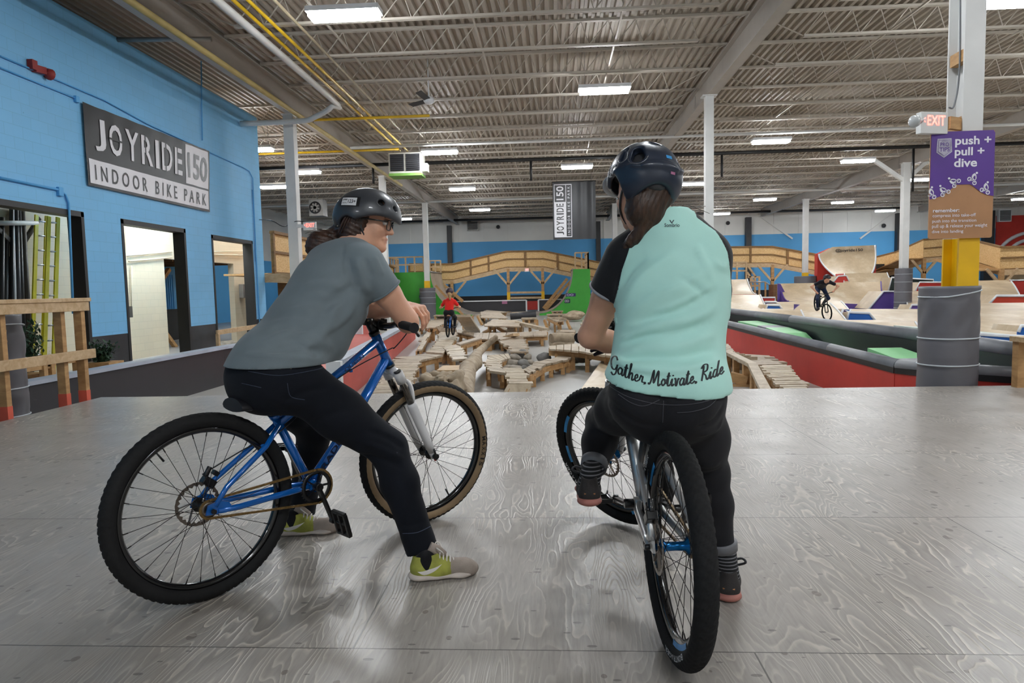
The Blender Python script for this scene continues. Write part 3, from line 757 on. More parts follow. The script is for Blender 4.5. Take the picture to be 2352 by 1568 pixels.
tag(ob('alarm_horn', m, mat('dull_red', '8d2a28')), 'red alarm horn on conduit high on blue wall', 'alarm')
pipe('stand_off_pipe', [atx(270, 91, XW), atx(270, 91, XW)+V(1.9, .2, 0)], .05, GALV, 'grey stub pipe sticking out high on the blue wall')
# ceiling fan
fc = at(985, 232, 18); root = empty('ceiling_fan', fc, 'dark bladed ceiling fan below the roof joists', 'fan')
ob('motor', MB().lathe([(0, -.07), (.1, -.06), (.14, 0), (.13, .08), (.05, .12), (0, .13)], fc, (0, 0, 1), 20), WHITEP, root)
ob('downrod', MB().tube([fc+V(0, 0, .1), fc+V(0, 0, ZT-fc[2]+.07)], .018, 8), WHITEP, root)
for a in (.35, .35+2.09, .35+4.19):
    d = V(math.cos(a), math.sin(a), 0); s = V(-d[1], d[0], .25); P = [[fc+d*r+s*ww+V(0, 0, .02+.03*r) for ww in (-.08, 0, .08)] for r in np.linspace(.12, .75, 6)]
    mm = MB().grid(P); mm.grid([[q-V(0, 0, .012) for q in row] for row in P]); ob('blade', mm, BLACKV, root)
# hanging heater
hc = at(934, 378, 26); root = empty('unit_heater', hc, 'white and green unit heater hung where the yellow pipes end', 'heater')
x, y, z = hc; m = MB(); m.bb((x-.62, y-.3, z-.38), (x+.62, y+.5, z+.4)); ob('casing', m, mat('heater_white', 'c8c6bd'), root, bevel=.02)
ob('base_panel', MB().bb((x-.62, y-.33, z-.46), (x+.62, y+.5, z-.36)), mat('heater_green', '6f9a4a'), root)
for s in (-.3, .3):
    lv = MB(); lv.bb((x+s-.26, y-.32, z-.28), (x+s+.26, y-.29, z+.34))
    for k in range(9): lv.box((x+s, y-.34, z-.24+.07*k), (.5, .05, .012), rotx(.5))
    ob('louvre', lv, BLACKV, root)
ob('pipe_box', MB().bb((x+.62, y-.2, z-.3), (x+.82, y+.2, z)), mat('heater_white', 'c8c6bd'), root)
for s in (-.5, .5): ob('hanger', MB().tube([(x+s, y, z+.4), (x+s, y, ZT+.07)], .012, 6), GALV, root)
bc = at(730, 478, 38); root = empty('unit_heater', bc, 'grey fan heater hung high behind the pale left column', 'heater'); x, y, z = bc
ob('casing', MB().bb((x-.4, y-.3, z-.45), (x+.4, y+.4, z+.45)), GALV, root); ob('hanger', MB().tube([(x, y, z+.4), (x, y, ZT+.07)], .02, 6), GALV, root); ob('fan_guard', MB().lathe([(0, 0), (.34, 0), (.36, .06)], (x-.05, y-.31, z), (0, 1, 0), 20), BLACKV, root)
for k in range(4): ob('fan_blade', MB().box((x-.05, y-.33, z), (.5, .02, .1), roty(k*math.pi/4+.3)), GALV, root)
for px, py, lb in ((1086, 516, 'small black louvred vent high on back wall left of banner'), (2306, 495, 'white framed louvre vent high on back wall right of sign')):
    p = at(px, py, YB-.2); root = empty('wall_vent', p, lb, 'vent'); ob('vent_frame', MB().box(p, (.95, .3, .95)), WHITEP if px > 2000 else GALV, root)
    lv = MB()
    for k in range(8): lv.box(p+V(0, -.17, -.36+.1*k), (.8, .04, .06), rotx(.4))
    ob('louvre', lv, BLACKV, root)
for px, py, lb in ((1672, 512, 'small black speaker on back wall above blue band'), (1144, 521, 'small black spotlight on back wall left of banner'), (1289+230, 515, 'small black lamp on back wall hidden near helmet'), (2030, 518, 'small white camera bracket on back wall')):
    p = at(px, py, YB-.25); tag(ob('wall_speaker', MB().ball(p, .16, 8).box(p+V(0, .12, .1), (.08, .3, .08)), BLACKV), lb, 'speaker')
# ================================================================ banners and signs
INK = mat('banner_ink', '252528', .45, 0, .06); PAPER = mat('banner_white', 'dedde2', .45, 0, .02); INKG = mat('banner_grey', '77797c', .45, 0, .15, 12)
def stencil(mb, x, y, w, h, m_ink, m_cut):
    """JOYRIDE in stencil capitals inside a box, 2-D"""
    lay = [('J', .10), ('O', .135), ('Y', .14), ('R', .13), ('I', .045), ('D', .135), ('E', .10)]; gap = (1-sum(l for _, l in lay))/6; u = 0
    for ch, lw in lay:
        x0, ww = x+u*w, lw*w
        text_to(mb, ch, (x0, y, 0), (1, 0, 0), (0, 1, 0), ww, h, bold=.018, m=m_ink, lift=.004)
        def cut(a, b, c, d): mb.add([(x0+a*ww, y+b*h, .0075), (x0+c*ww, y+b*h, .0075), (x0+c*ww, y+d*h, .0075), (x0+a*ww, y+d*h, .0075)], [(0, 1, 2, 3)], m_cut)
        if ch == 'O': cut(-.05, .47, 1.05, .53)
        if ch in 'RDE': cut(.30, -.02, .38, 1.02)
        u += lw+gap
def rect(mb, x0, y0, x1, y1, m, lift=.002, k=40):
    return mb.grid([[(x0+(x1-x0)*i/k, y0+(y1-y0)*j/k, lift) for j in range(k+1)] for i in range(k+1)], m)
def logo(mb, W, H):
    """dark cloth, white strip below, white numeral box at right"""
    rect(mb, .012*W, .035*H, .985*W, .335*H, 1); rect(mb, .755*W, .365*H, .985*W, .97*H, 1)
    stencil(mb, .06*W, .46*H, .66*W, .40*H, 1, 0)
    text_to(mb, '150', (.775*W, .46*H, 0), (1, 0, 0), (0, 1, 0), .195*W, .40*H, bold=.02, m=2, lift=.005)
    text_to(mb, 'INDOOR BIKE PARK', (.045*W, .085*H, 0), (1, 0, 0), (0, 1, 0), .91*W, .19*H, bold=.006, spacing=1.7, m=0, lift=.005)
def mapped(mb, fn): mb.v = [tuple(fn(*p)) for p in mb.v]; return mb
c00, c10, c11, c01 = [atx(px, py, XW+.05) for px, py in ((203, 425), (482, 487), (480, 346), (189, 233))]
def bmap(u, v, l):
    p = (c00*(1-u)+c10*u)*(1-v)+(c01*(1-u)+c11*u)*v
    return p+V(.006*(1+math.sin(u*46+math.sin(v*5)))*v*v+.004*math.sin(u*21+v*9)+l*3, 0, -.012*abs(math.sin(u*23))*v)
root = empty('wall_banner', (XW+.02, c00[1], c00[2]), 'black and white JOYRIDE 150 INDOOR BIKE PARK banner on blue wall', 'banner')
m = MB(); m.grid([[(i/80, j/24, 0) for j in range(25)] for i in range(81)])
ob('cloth', mapped(m, bmap), INK, root)
m = MB(); logo(m, 1, 1)
ob('lettering', mapped(m, bmap), [INK, PAPER, INKG], root)
# hanging banner
HY = 33.3; h00, h11 = at(1271, 551, HY), at(1367, 416, HY); HW, HH = h11[0]-h00[0], h11[2]-h00[2]
def hmap(u, v, l): return V(h00[0]+u*HW, HY-.10-l*3-.05*math.sin(u*26)*max(0, u-.42), h00[2]+v*HH)
root = empty('hanging_banner', (h00[0]+HW/2, HY, h00[2]), 'tall black banner with sideways JOYRIDE 150 hanging from the roof', 'banner')
m = MB(); m.grid([[(i/50, j/8, 0) for j in range(9)] for i in range(51)]); m2 = mapped(m, hmap); ob('cloth', m2, INK, root)
ob('top_bar', MB().tube([(h00[0]-.03, HY-.08, h11[2]), (h11[0]+.03, HY-.08, h11[2])], .03, 8), BLACK, root)
for u in (.1, .9): ob('cord', MB().tube([(h00[0]+u*HW, HY-.08, h11[2]), (h00[0]+u*HW, HY-.08, 6.5)], .008, 5), BLACK, root)
m = MB()                                                             # laid out along the banner's height, then turned upright
for (a, b, c, d) in ((.04, .03, .96, .045), (.04, .43, .96, .445), (.04, .03, .055, .445), (.945, .03, .96, .445), (.04, .30, .96, .315)): rect(m, a, b, c, d, 1, .004, 3)
rect(m, .05, .035, .655, .305, 1, .003, 3); t_ = MB(); stencil(t_, .085, .085, .54, .17, 0, 1); text_to(t_, '150', (.685, .085, 0), (1, 0, 0), (0, 1, 0), .24, .17, bold=.02, m=1, lift=.005); t_.v = [(p[0], .34-p[1], p[2]) for p in t_.v]; t_.f = [f[::-1] for f in t_.f]; m.join(t_)
t_ = MB(); text_to(t_, 'INDOOR BIKE PARK', (.08, .345, 0), (1, 0, 0), (0, 1, 0), .84, .06, bold=.006, spacing=1.6, m=1, lift=.005); t_.v = [(p[0], .75-p[1], p[2]) for p in t_.v]; t_.f = [f[::-1] for f in t_.f]; m.join(t_)
m.v = [(p[1], p[0], p[2]) for p in m.v]
ob('lettering', mapped(m, hmap), [INK, PAPER], root)
# purple tip board on the near column
SY = CY-.19; sc = [at(px, py, SY) for px, py in ((2132, 549), (2279, 550), (2283, 302), (2136, 304))]
SW = (sc[1][0]-sc[0][0]+sc[2][0]-sc[3][0])/2; SH = (sc[3][2]-sc[0][2]+sc[2][2]-sc[1][2])/2; s0 = sc[0]
def smap(u, v, l): return V(s0[0]+u*SW, SY-.004-l, s0[2]+v*SH)
BOARD = painted_panel('tip_board', 'b3835a', '7e5638', .5, .5); GLYPH = mat('sign_white', 'e6e4ec', .5, 0, .01); SHIELD = mat('sign_silver', 'a9a4b4', .35, .3, .25, 9); PURP = mat('sign_purple', '56308c', .45, 0, .04)
root = empty('tip_sign', (s0[0]+SW/2, SY, s0[2]), 'purple and brown sign reading push + pull + dive on column', 'sign')
r_ = .035; pts = []
for cx, cy, a0 in ((1-r_, 1-r_, 0), (r_, 1-r_, 90), (r_, r_, 180), (1-r_, r_, 270)):
    for k in range(6):
        a = math.radians(a0+18*k); pts.append((cx+r_*math.cos(a), cy+(r_*SW/SH)*math.sin(a)+(r_-r_*SW/SH)*(1 if math.sin(a) >= 0 and a0 < 180 else -1)*.99))
ob('board', MB().prism([V(s0[0]+u*SW, SY, s0[2]+v*SH) for u, v in pts], (0, .012, 0)), BOARD, root)
def gx(x): return (x-372)/(1115-372)
def gy(y): return 1-(y-262)/(1515-262)
m = MB(); prof = [(0, .372), (.10, .385), (.2, .405), (.29, .44), (.36, .475), (.40, .497), (.42, .503), (.62, .503), (.66, .494), (.72, .465), (.80, .427), (.9, .40), (1, .388)]
m.add([(u, v, .001) for u, v in prof]+[(.995, .975, .001), (.97, .998, .001), (.03, .998, .001), (.005, .975, .001)], [list(range(len(prof)+4))], 0)
ob('purple_field', mapped(m, smap), PURP, root)
m = MB()
def st(s, x0, yb, x1, yt, bold=.0): text_to(m, s, (gx(x0), gy(yb), 0), (1, 0, 0), (0, 1, 0), gx(x1)-gx(x0), gy(yt)-gy(yb), bold=bold, m=0, lift=.003)
st('push +', 652, 453, 1068, 325, .025); st('pull +', 650, 577, 992, 452, .025); st('dive', 645, 682, 912, 580, .025)
st('remember:', 415, 1204, 722, 1160, .02); st('compress into take-off', 412, 1272, 916, 1222, .006); st('push into the transition', 410, 1335, 922, 1287, .006)
st('pull up & release your weight', 408, 1398, 1052, 1345, .006); st('dive into landing', 408, 1458, 775, 1412, .006)
def rider(cx, cy, ang, s=1.0, half=False):
    """pictogram of a cyclist, all strokes"""
    a = math.radians(ang)
    def q(x, y): x, y = x*s, y*s; return (cx+x*math.cos(a)-y*math.sin(a), cy+x*math.sin(a)+y*math.cos(a))
    def line(pp, w): ribbon(m, [(gx(x), gy(y)) for x, y in [q(*p) for p in pp]], w/743, V(0, 0, .003), (1, 0, 0), (0, 1, 0))
    for wx in (-38, 38):
        if half and wx < 0: continue
        line([(wx+20*math.cos(t), 22+20*math.sin(t)) for t in np.linspace(0, 2*math.pi, 18)], 9)
    line([(-38, 22), (-8, 20), (22, -12), (38, 22)], 7); line([(22, -12), (20, -28), (10, -30)], 8)
    line([(-22, -12), (-30, -34), (-22, -62)], 20); line([(-22, -62), (0, -50), (18, -30)], 11); line([(-26, -12), (2, -4), (-6, 20)], 13)
    m.add([(gx(x), gy(y), .003) for x, y in [q(-14+13*math.cos(t), -84+13*math.sin(t)) for t in np.linspace(0, 2*math.pi, 14, endpoint=False)][::-1]], [list(range(14))])
ob('lettering', mapped(m, smap), GLYPH, root)
for a_ in ((545, 962, -28), (664, 855, -48), (872, 830, 38), (1020, 950, 24), (392, 992, 12, 1.0, True)): m = MB(); rider(*a_); ob('cyclist_pictogram', mapped(m, smap), GLYPH, root)
m = MB(); sh = [(447, 345), (608, 343), (620, 500), (527, 568), (437, 505)]
m.add([(gx(x), gy(y), .003) for x, y in sh[::-1]], [list(range(5))]); m.add([(gx(527+(x-527)*.84), gy(448+(y-448)*.84), .0045) for x, y in sh[::-1]], [list(range(5))], 1)
m.add([(gx(527+(x-527)*.8), gy(448+(y-448)*.8), .0055) for x, y in sh[::-1]], [list(range(5))], 0)
text_to(m, 'PRO', (gx(480), gy(436), 0), (1, 0, 0), (0, 1, 0), gx(578)-gx(480), gy(392)-gy(436), bold=.01, m=1, lift=.007)
text_to(m, 'TIPS', (gx(470), gy(496), 0), (1, 0, 0), (0, 1, 0), gx(588)-gx(470), gy(446)-gy(496), bold=.01, m=1, lift=.007)
text_to(m, 'JOYRIDE 150', (gx(490), gy(386), 0), (1, 0, 0), (0, 1, 0), gx(572)-gx(490), gy(376)-gy(386), m=1, lift=.007)
ob('shield', mapped(m, smap), [SHIELD, PURP], root)
# exit signs
def exit_sign(px, py, Y, wpx, hpx, lab, rot=0.0, lamp=False, arrow=True):
    p = at(px, py, Y); W = wpx*Y/FPX; H = hpx*Y/FPX; root = empty('exit_sign', p, lab, 'exit sign')
    R = rotz(rot); xd = R @ V(1, 0, 0); yd = V(0, 0, 1); n = np.cross(xd, yd)
    ob('housing', MB().box(p-n*.03, (W, .07, H), R), EXITBOX, root, bevel=.006)
    m = MB(); o = p+n*.006
    text_to(m, 'EXIT', o-xd*W*.27-yd*H*.12, xd, yd, W*.66, H*.46, bold=.012, lift=.001)
    if arrow: ribbon(m, [(.07, .05), (0, 0), (.07, -.05)], .03, o-xd*W*.42+yd*H*.1, xd*1, yd) if False else m.add([o+xd*W*a+yd*H*b for a, b in ((-.42, .12), (-.35, .24), (-.33, .21), (-.385, .12), (-.33, .03), (-.35, 0))], [(0, 5, 4, 3), (3, 2, 1, 0)])
    ob('lettering', m, EXITRED, root)
    if lamp:
        q = p-xd*(W/2+.1)+V(0, -.06, -.005); a = q+V(.1, .04, .02)
        ob('lamp_arm', MB().tube([p-xd*W/2, a, q], .012, 8), EXITBOX, root)
        d = unit(V(-.75, -.45, -.15)); ob('lamp_head', MB().lathe([(0, -.06), (.03, -.055), (.055, -.01), (.06, .02), (.05, .03), (0, .034)], q, d, 18), mat('lamp_glass', 'c9cbca', .15, .2, .02), root)
    return root
r = exit_sign(2146, 282, CY-.24, 68, 46, 'lit EXIT sign with spot lamp on the near white column', .25, True)
p = at(2178, 282, CY-.2); ob('bracket', MB().bar(p, (CX-.09, CY-.1, p[2]), .05, .12), LUMBER, r)
r = exit_sign(711, 519, 19.75, 30, 19, 'lit EXIT sign fixed to the pale column beside blue wall'); p = at(682, 519, 19.84); ob('bracket', MB().bar(at(700, 519, 19.84), p, .05, .1), EXITBOX, r)
ob('cable', MB().tube(catmull([(XW+.05, 20.5, 3.35), at(625, 507, 20), at(652, 520, 20), at(680, 508, 19.84), at(705, 511, 19.8)], 6), .012, 5), BLACK, r)
r = exit_sign(1210, 620, 47.75, 10, 8, 'small EXIT sign under the arched walkway', arrow=False); p = at(1210, 620, 47.78); ob('hanger', MB().bar(p, p+V(0, 0, .62), .04, .04, (0, 1, 0)), LUMBER, r)
exit_sign(2250, 602, 55.9, 8, 7, 'tiny EXIT sign under walkway right of the yellow column', arrow=False)

# ================================================================ left side: railing, low wall, store room things
m = MB(); top = .08; X0 = -6.3
pts = [(X0-.02, 3.0), (X0, 9.0), (X0, 12.5), (X0+.12, 14.0), (X0+.45, 15.4)]
m = MB()
for (a, b) in zip(pts[:-1], pts[1:]):
    n = frame(V(b[0]-a[0], b[1]-a[1], 0))[1]*.09
    A, B = V(*a, 0), V(*b, 0); m.hexa([A-n+V(0, 0, FL), A+n+V(0, 0, FL), B+n+V(0, 0, FL), B-n+V(0, 0, FL), A-n+V(0, 0, top), A+n+V(0, 0, top), B+n+V(0, 0, top), B-n+V(0, 0, top)])
root = empty('low_wall', (X0, 9, FL), 'low black boarded wall with pale cap along the left edge', 'wall'); ob('boarding', m, DKBOARD, root)
m = MB()
for (a, b) in zip(pts[:-1], pts[1:]): m.bar(V(*a, top+.02), V(*b, top+.02), .24, .05)
ob('cap_rail', m, mat('cap_pale', 'aab0bd', .45, 0, .06), root)
RB = -5.12
root = empty('guard_rail', (RB, 6.5, 0), 'lumber guard rail with red-tipped posts on left deck edge', 'railing')
REDTIP = mat('red_tip', 'd8604a', .6)
for i, py in enumerate((7.08, 6.83, 6.05, 5.0, 4.0)):
    x = RB-.02 if i != 0 else RB+.02
    m = MB(); m.bb((x-.045, py-.03, -.3), (x+.045, py+.03, 1.02)); o = ob('post', m, LUMBER, root, bevel=.004)
    ob('painted_foot', MB().bb((x-.047, py-.032, -.3), (x+.047, py+.032, .10)), REDTIP, o)
ob('top_rail', MB().bb((RB-.09, 3.9, 1.06), (RB+.10, 7.18, 1.10)), LUMBERX, root, bevel=.004)
ob('face_rail', MB().bb((RB+.045, 3.9, .96), (RB+.085, 7.16, 1.06)), LUMBERX, root, bevel=.004)
ob('middle_rail', MB().bb((RB+.045, 3.9, .44), (RB+.085, 7.22, .54)), LUMBERX, root, bevel=.004)
padding(-36, 6.75, .30, .95, 'grey padded post behind the lumber guard rail on left', [.80, .47, .17, -.12], .9)
m = MB(); q = at(8, 772, 6.46); m.add([q+V(a, 0, b) for a, b in ((-.03, .06), (.03, .06), (.02, 0), (.03, -.06), (-.05, -.06), (-.02, 0))][::-1], [list(range(6))])
tag(ob('pad_tear', m.prism([q+V(a, 0, b) for a, b in ((-.03, .06), (.03, .06), (.02, 0), (.03, -.06), (-.05, -.06), (-.02, 0))], (0, .01, 0)), LUMBER), 'small brown torn patch on the grey padded post at left', 'patch')
# ladder
def sx(px, py, X): return atx(px, py, X)
def ladder(b0, t0, wdir, wid, nr, lab):
    b0 = np.asarray(b0); t0 = np.asarray(t0); root = empty('ladder', b0, lab, 'ladder'); d = unit(t0-b0); L = np.linalg.norm(t0-b0); wv = unit(wdir)*wid
    for s, nm in ((0, 'rail'), (1, 'rail')): ob(nm, MB().bar(b0+wv*s, t0+wv*s, .035, .085, wdir), YLAD, root)
    for k in range(nr): p = b0+d*(L*(k+.6)/nr); ob('rung', MB().tube([p, p+wv], .018, 8), ALU, root)
YLAD = mat('ladder_yellow', 'e8dc1c', .4, 0, .06)
def lad(b0, t0, wd, wid, lab): b0[2] = FL; ladder(b0, t0, wd, wid, 11, lab)
lad(sx(72, 872, -10.9), sx(84, 494, -11.2), (.1, 1, 0), .27, 'yellow extension ladder with grey rungs, left of the pair in store room')
lad(sx(100, 872, -10.55), sx(112, 497, -10.8), (.2, 1, 0), .22, 'yellow ladder on the right of the pair leaning in store room')
labs = ['black pole leaning leftmost in store room', 'thin black pole leaning in store room', 'tall white pole leaning in the store room', 'tall black pole left of the ladders', 'second tall black pole left of the ladders', 'dark brown pole leaning beside the ladders', 'short black pole leaning low in store room', 'grey pole leaning nearest the ladders', 'black tube at far left of the store room']
for i, (x0, x1, r, mt, yt) in enumerate(((8, 15, .05, BLACK, 545), (30, 26, .04, BLACK, 480), (38, 28, .035, WHITEP, 478), (48, 36, .05, BLACKV, 478), (58, 42, .05, BLACK, 480), (72, 50, .06, mat('brown_pole', '4a4038'), 480), (24, 22, .04, BLACK, 590), (68, 58, .035, GALV, 560), (2, 4, .05, BLACK, 500))):
    a, b = sx(x0, 872, -10.9), sx(x1, yt, -11.3); a[2] = FL
    tag(ob('pole', MB().tube([a, b], r, 8), mt), labs[i], 'pole', 'poles in the store room')
tag(ob('rack_bar', MB().tube([sx(-40, 512, -11.2), sx(85, 512, -11.2)], .05, 8), WHITE_STEEL), 'white horizontal rack bar behind the leaning poles', 'bar')
for a, b, lb in (((-30, 500), (30, 560), 'diagonal rack brace rising left of the poles'), ((90, 500), (40, 580), 'diagonal rack brace rising right of the poles')): tag(ob('rack_brace', MB().bar(sx(*a, -11.25), sx(*b, -11.25), .05, .09), mat('brown_pole', '4a4038')), lb, 'brace')
def bush(c, r, h, n, lab, seed):
    g = np.random.default_rng(seed); root = empty('bush', c, lab, 'plant'); m = MB(); st = MB()
    for k in range(16):
        a = g.uniform(0, 6.3); tip = c+V(math.cos(a)*r*g.uniform(.3, .9), math.sin(a)*r*g.uniform(.3, .9), h*g.uniform(.5, 1)); st.tube([c, (c+tip)/2+V(0, 0, .05), tip], .006, 4)
        for q in range(n):
            p = c+(tip-c)*g.uniform(.25, 1.05)+g.normal(0, .035, 3); d = unit(g.normal(0, 1, 3)); _, s, u = frame(d); l = g.uniform(.06, .12)
            m.add([p, p+d*l*.5+s*l*.22, p+d*l, p+d*l*.5-s*l*.22], [(0, 1, 2, 3)])
    ob('foliage', m, mat('dark_leaf', '2f4a34', .6, 0, .3, 8), root); ob('stem', st, mat('stem', '4a3b2a'), root)
c = sx(60, 850, -8.0); c[2] = .0; bush(c+V(0, 0, -.05), .38, .85, 75, 'dark green bush below the yellow ladders', 1)
c = sx(236, 850, -7.6); bush(V(c[0], c[1], .0), .22, .32, 40, 'small dark green bush just above the low black wall', 2)
for c, zz in ((sx(60, 850, -8.0), -.05), (sx(236, 850, -7.6), 0.0)):
    tag(ob('planter', MB().bb((c[0]-.25, c[1]-.2, FL), (c[0]+.25, c[1]+.2, zz+.02)), LUMBER), 'low wooden planter box under the %s green bush' % ('larger' if zz < 0 else 'smaller'), 'planter')
for a, b, z, lb in (((38, 862), (118, 850), .13, 'loose lumber rail behind guard rail posts, nearest the pad'), ((100, 850), (176, 846), .16, 'loose lumber rail behind guard rail posts, further right')):
    p, q = sx(*a, -7.6), sx(*b, -7.6); p[2] = q[2] = z; m = MB(); m.bar(p, q, .04, .16)
    for w_ in (p, q): m.bb((w_[0]-.04, w_[1]-.04, FL), (w_[0]+.04, w_[1]+.04, z))
    tag(ob('lumber_rail', m, LUMBER), lb, 'rail')
p, q = V(XW+.5, 14.0, -.27), V(XW+.62, 16.9, -.24); m = MB(); m.bar(p, q, .05, .12); m.bb((p[0]-.04, p[1], FL), (p[0]+.04, p[1]+.08, -.3)); m.bb((q[0]-.04, q[1]-.08, FL), (q[0]+.04, q[1], -.28)); tag(ob('lumber_rail', m, LUMBERX), 'lumber rail across the foot of the middle opening', 'rail')
p, q = V(XW+.35, 16.9, .14), V(XW+.5, 19.0, .18); m = MB(); m.bar(p, q, .05, .12); m.bb((p[0]-.04, p[1], FL), (p[0]+.04, p[1]+.08, .1)); m.bb((q[0]-.04, q[1]-.08, FL), (q[0]+.04, q[1], .14)); tag(ob('lumber_rail', m, LUMBERX), 'lumber rail across the rightmost opening in the blue wall', 'rail')
for k in range(14):
    a = V(XW-1.5+rng.uniform(-.5, .5), 20.3+rng.uniform(-.9, .9), FL+.12); tag(ob('rubble_stone', MB().ball(a, .18, 6, 0, (1.3, 1, .7)), ROCK), 'grey stone in the heap seen through the rightmost opening', 'stone', 'stones in rightmost opening')
# room beyond the store room doorway
m = MB(); m.bb((-14.8, 17, FL), (-14.6, 27, .59), 0); m.bb((-14.8, 17, .59), (-14.6, 27, 2.6), 1); struct(ob('wall_inner_room', m, [BLACK, BLUEW]))
m = MB()
for k in range(30): m.bb((-14.6, 21.5+k*.14, .6), (-14.56, 21.57+k*.14, 1.9))
tag(ob('corrugated_sheet', m, BLUEW), 'blue corrugated sheet seen through the rightmost opening', 'sheet')
m = MB(); m.bb((-14.8, 17, 2.3), (XS-.2, 27, 2.42)); 
for y in (18, 19.2, 20.4, 21.6, 22.8, 24): m.bb((-14.8, y, 2.15), (XS-.2, y+.06, 2.3))
tag(ob('timber_canopy', m, wood('brown_timber', '5d3f26', '8a6440')), 'brown timber canopy beyond the store room doorway', 'canopy')
def propbar(a, b, w, mt, lb, nm='timber_prop'): tag(ob(nm, MB().bar(a, b, w, w), mt), lb, 'prop')
m = MB(); p = sx(372, 700, -12.8); m.bb((p[0]-.06, p[1]-.06, FL), (p[0]+.06, p[1]+.06, .9), 1); m.bb((p[0]-.06, p[1]-.06, .9), (p[0]+.06, p[1]+.06, 2.3), 0); tag(ob('timber_post', m, [LUMBER, YELLOW]), 'timber post with yellow foot inside the middle opening', 'post')
propbar(sx(365, 745, -12.6), sx(404, 798, -12.6), .12, LUMBER, 'sloping timber prop low inside the middle opening'); propbar(sx(362, 655, -12.6), sx(388, 618, -12.6), .12, LUMBER, 'sloping timber brace high inside the middle opening')
# services on the beige wall
for i, (a, b) in enumerate((((285, 588), (395, 578)), ((296, 600), (395, 591)), ((480, 578), (560, 577)), ((480, 585), (560, 586)))):
    pipe('conduit_pipe', [sx(*a, XS+.05), sx(*b, XS+.05)], .02, BEIGE, ['upper', 'lower', 'upper', 'lower'][i]+(' conduit on beige wall in the middle opening' if i < 2 else ' conduit on beige wall in the rightmost opening'), n=6)
pipe('conduit_pipe', [sx(289, 520, XS+.05), sx(289, 715, XS+.05), sx(302, 715, XS+.05), sx(302, 610, XS+.05)], .018, BEIGE, 'vertical conduit loop on beige wall in the middle opening', n=6)
p = sx(297, 716, XS+.08); tag(ob('disconnect_box', MB().box(p, (.1, .14, .3)), mat('dark_box', '47433d')), 'small dark switch box on beige wall in the middle opening', 'switch box')
p = sx(280, 670, XW-.3); tag(ob('breaker_box', MB().box(p+V(-.2, .1, 0), (.16, .3, .55)), GALV, bevel=.01), 'grey breaker box beside left jamb of the middle opening', 'breaker box')
p = sx(558, 668, XS+.08); tag(ob('breaker_box', MB().box(p, (.16, .3, .5)), GALV, bevel=.01), 'grey box on beige wall in the rightmost opening', 'breaker box')
# ================================================================ back of the hall
UPR = wood('shaded_lumber', '6f4e2a', '96703f', (3, 3, 9), 1.6)  # walkway uprights and rails: lumber darkened, their shade put into the colour
def walkway(lab, pts, hgt=1.08, dep=.5, span=1.25, xb=None, beam=True):
    """boarded bridge: pts are (px, py, Y) of the top rail; sheets, posts, rails and beam are its parts"""
    Q = [p if len(p) == 3 and abs(p[0]) < 100 else at(*p) for p in pts]; root = empty('walkway', V(Q[0][0], Q[0][1], FL), lab, 'walkway')
    up = V(0, 0, 1); first = True
    for a, b in zip(Q[:-1], Q[1:]):
        L = np.linalg.norm(b-a); k = max(1, int(round(L/span))); n = frame(V(*(b-a)[:2], 0))[1]
        if n[1] > 0: n = -n
        if abs(n[0]) > abs(n[1]) and n[0] < 0: n = -n
        for i in range(k):
            p, q = a+(b-a)*i/k, a+(b-a)*(i+1)/k
            ob('osb_panel', MB().hexa([p-up*hgt-n*.03, q-up*hgt-n*.03, q-up*hgt, p-up*hgt, p-n*.03, q-n*.03, q, p]), OSB, root)
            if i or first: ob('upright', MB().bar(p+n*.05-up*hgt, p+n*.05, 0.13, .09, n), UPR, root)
            first = False
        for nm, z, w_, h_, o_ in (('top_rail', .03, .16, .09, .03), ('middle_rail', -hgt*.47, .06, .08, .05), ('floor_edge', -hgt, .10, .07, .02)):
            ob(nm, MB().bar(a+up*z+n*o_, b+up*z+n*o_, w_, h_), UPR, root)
        if beam: ob('beam', MB().bar(a-up*(hgt+.16)+n*.03, b-up*(hgt+.16)+n*.03, .09, .28), LUMBERX, root)
        W = n*-1.6
        ob('deck', MB().hexa([a-up*(hgt+.06), b-up*(hgt+.06), b-up*(hgt+.06)+W, a-up*(hgt+.06)+W, a-up*hgt, b-up*hgt, b-up*hgt+W, a-up*hgt+W]), LUMBER, root)
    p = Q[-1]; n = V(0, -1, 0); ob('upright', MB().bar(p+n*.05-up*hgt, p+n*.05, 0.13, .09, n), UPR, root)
    return root
def ypost(px, py, Y, lab, yel=None, arm=.8, zb=FL):
    """post under a walkway with two knee braces; py is where it meets the beam"""
    p = at(px, py, Y); root = empty('walkway_post', (p[0], Y, zb), lab, 'post')
    z1 = at(px, yel, Y)[2] if yel else zb
    ob('post', MB().bb((p[0]-.1, Y-.1, zb), (p[0]+.1, Y+.1, p[2])), LUMBER, root)
    if yel: ob('yellow_foot', MB().bb((p[0]-.11, Y-.11, zb), (p[0]+.11, Y+.11, z1)), YELLOW, root)
    for s in (-1, 1): ob('knee_brace', MB().bar((p[0]+s*.05, Y-.05, p[2]-arm*1.1), (p[0]+s*arm, Y-.05, p[2]+.12*s*0), .1, .14), LUMBERX, root)
WY = 48.0
walkway('long arched OSB walkway crossing behind the green half pipe', [(940, 607, WY), (1040, 607, WY), (1163, 578, WY), (1248, 577, WY), (1312, 590, WY), (1420, 612, WY)])
walkway('OSB walkway section right of the mint shirt rider, behind white column', [(1600, 569, WY), (1674, 568, WY), (1773, 567, WY), (1880, 586, WY)])
walkway('OSB walkway rising right of the curved wall ramp, behind padded column', [(2008, 592, 46), (2060, 579, 45), (2122, 551, 43), (2170, 547, 43)])
walkway('nearest OSB walkway at far right, cornering behind yellow column', [(2215, 548, 40), (2299, 569, 36), (2420, 564, 36)])
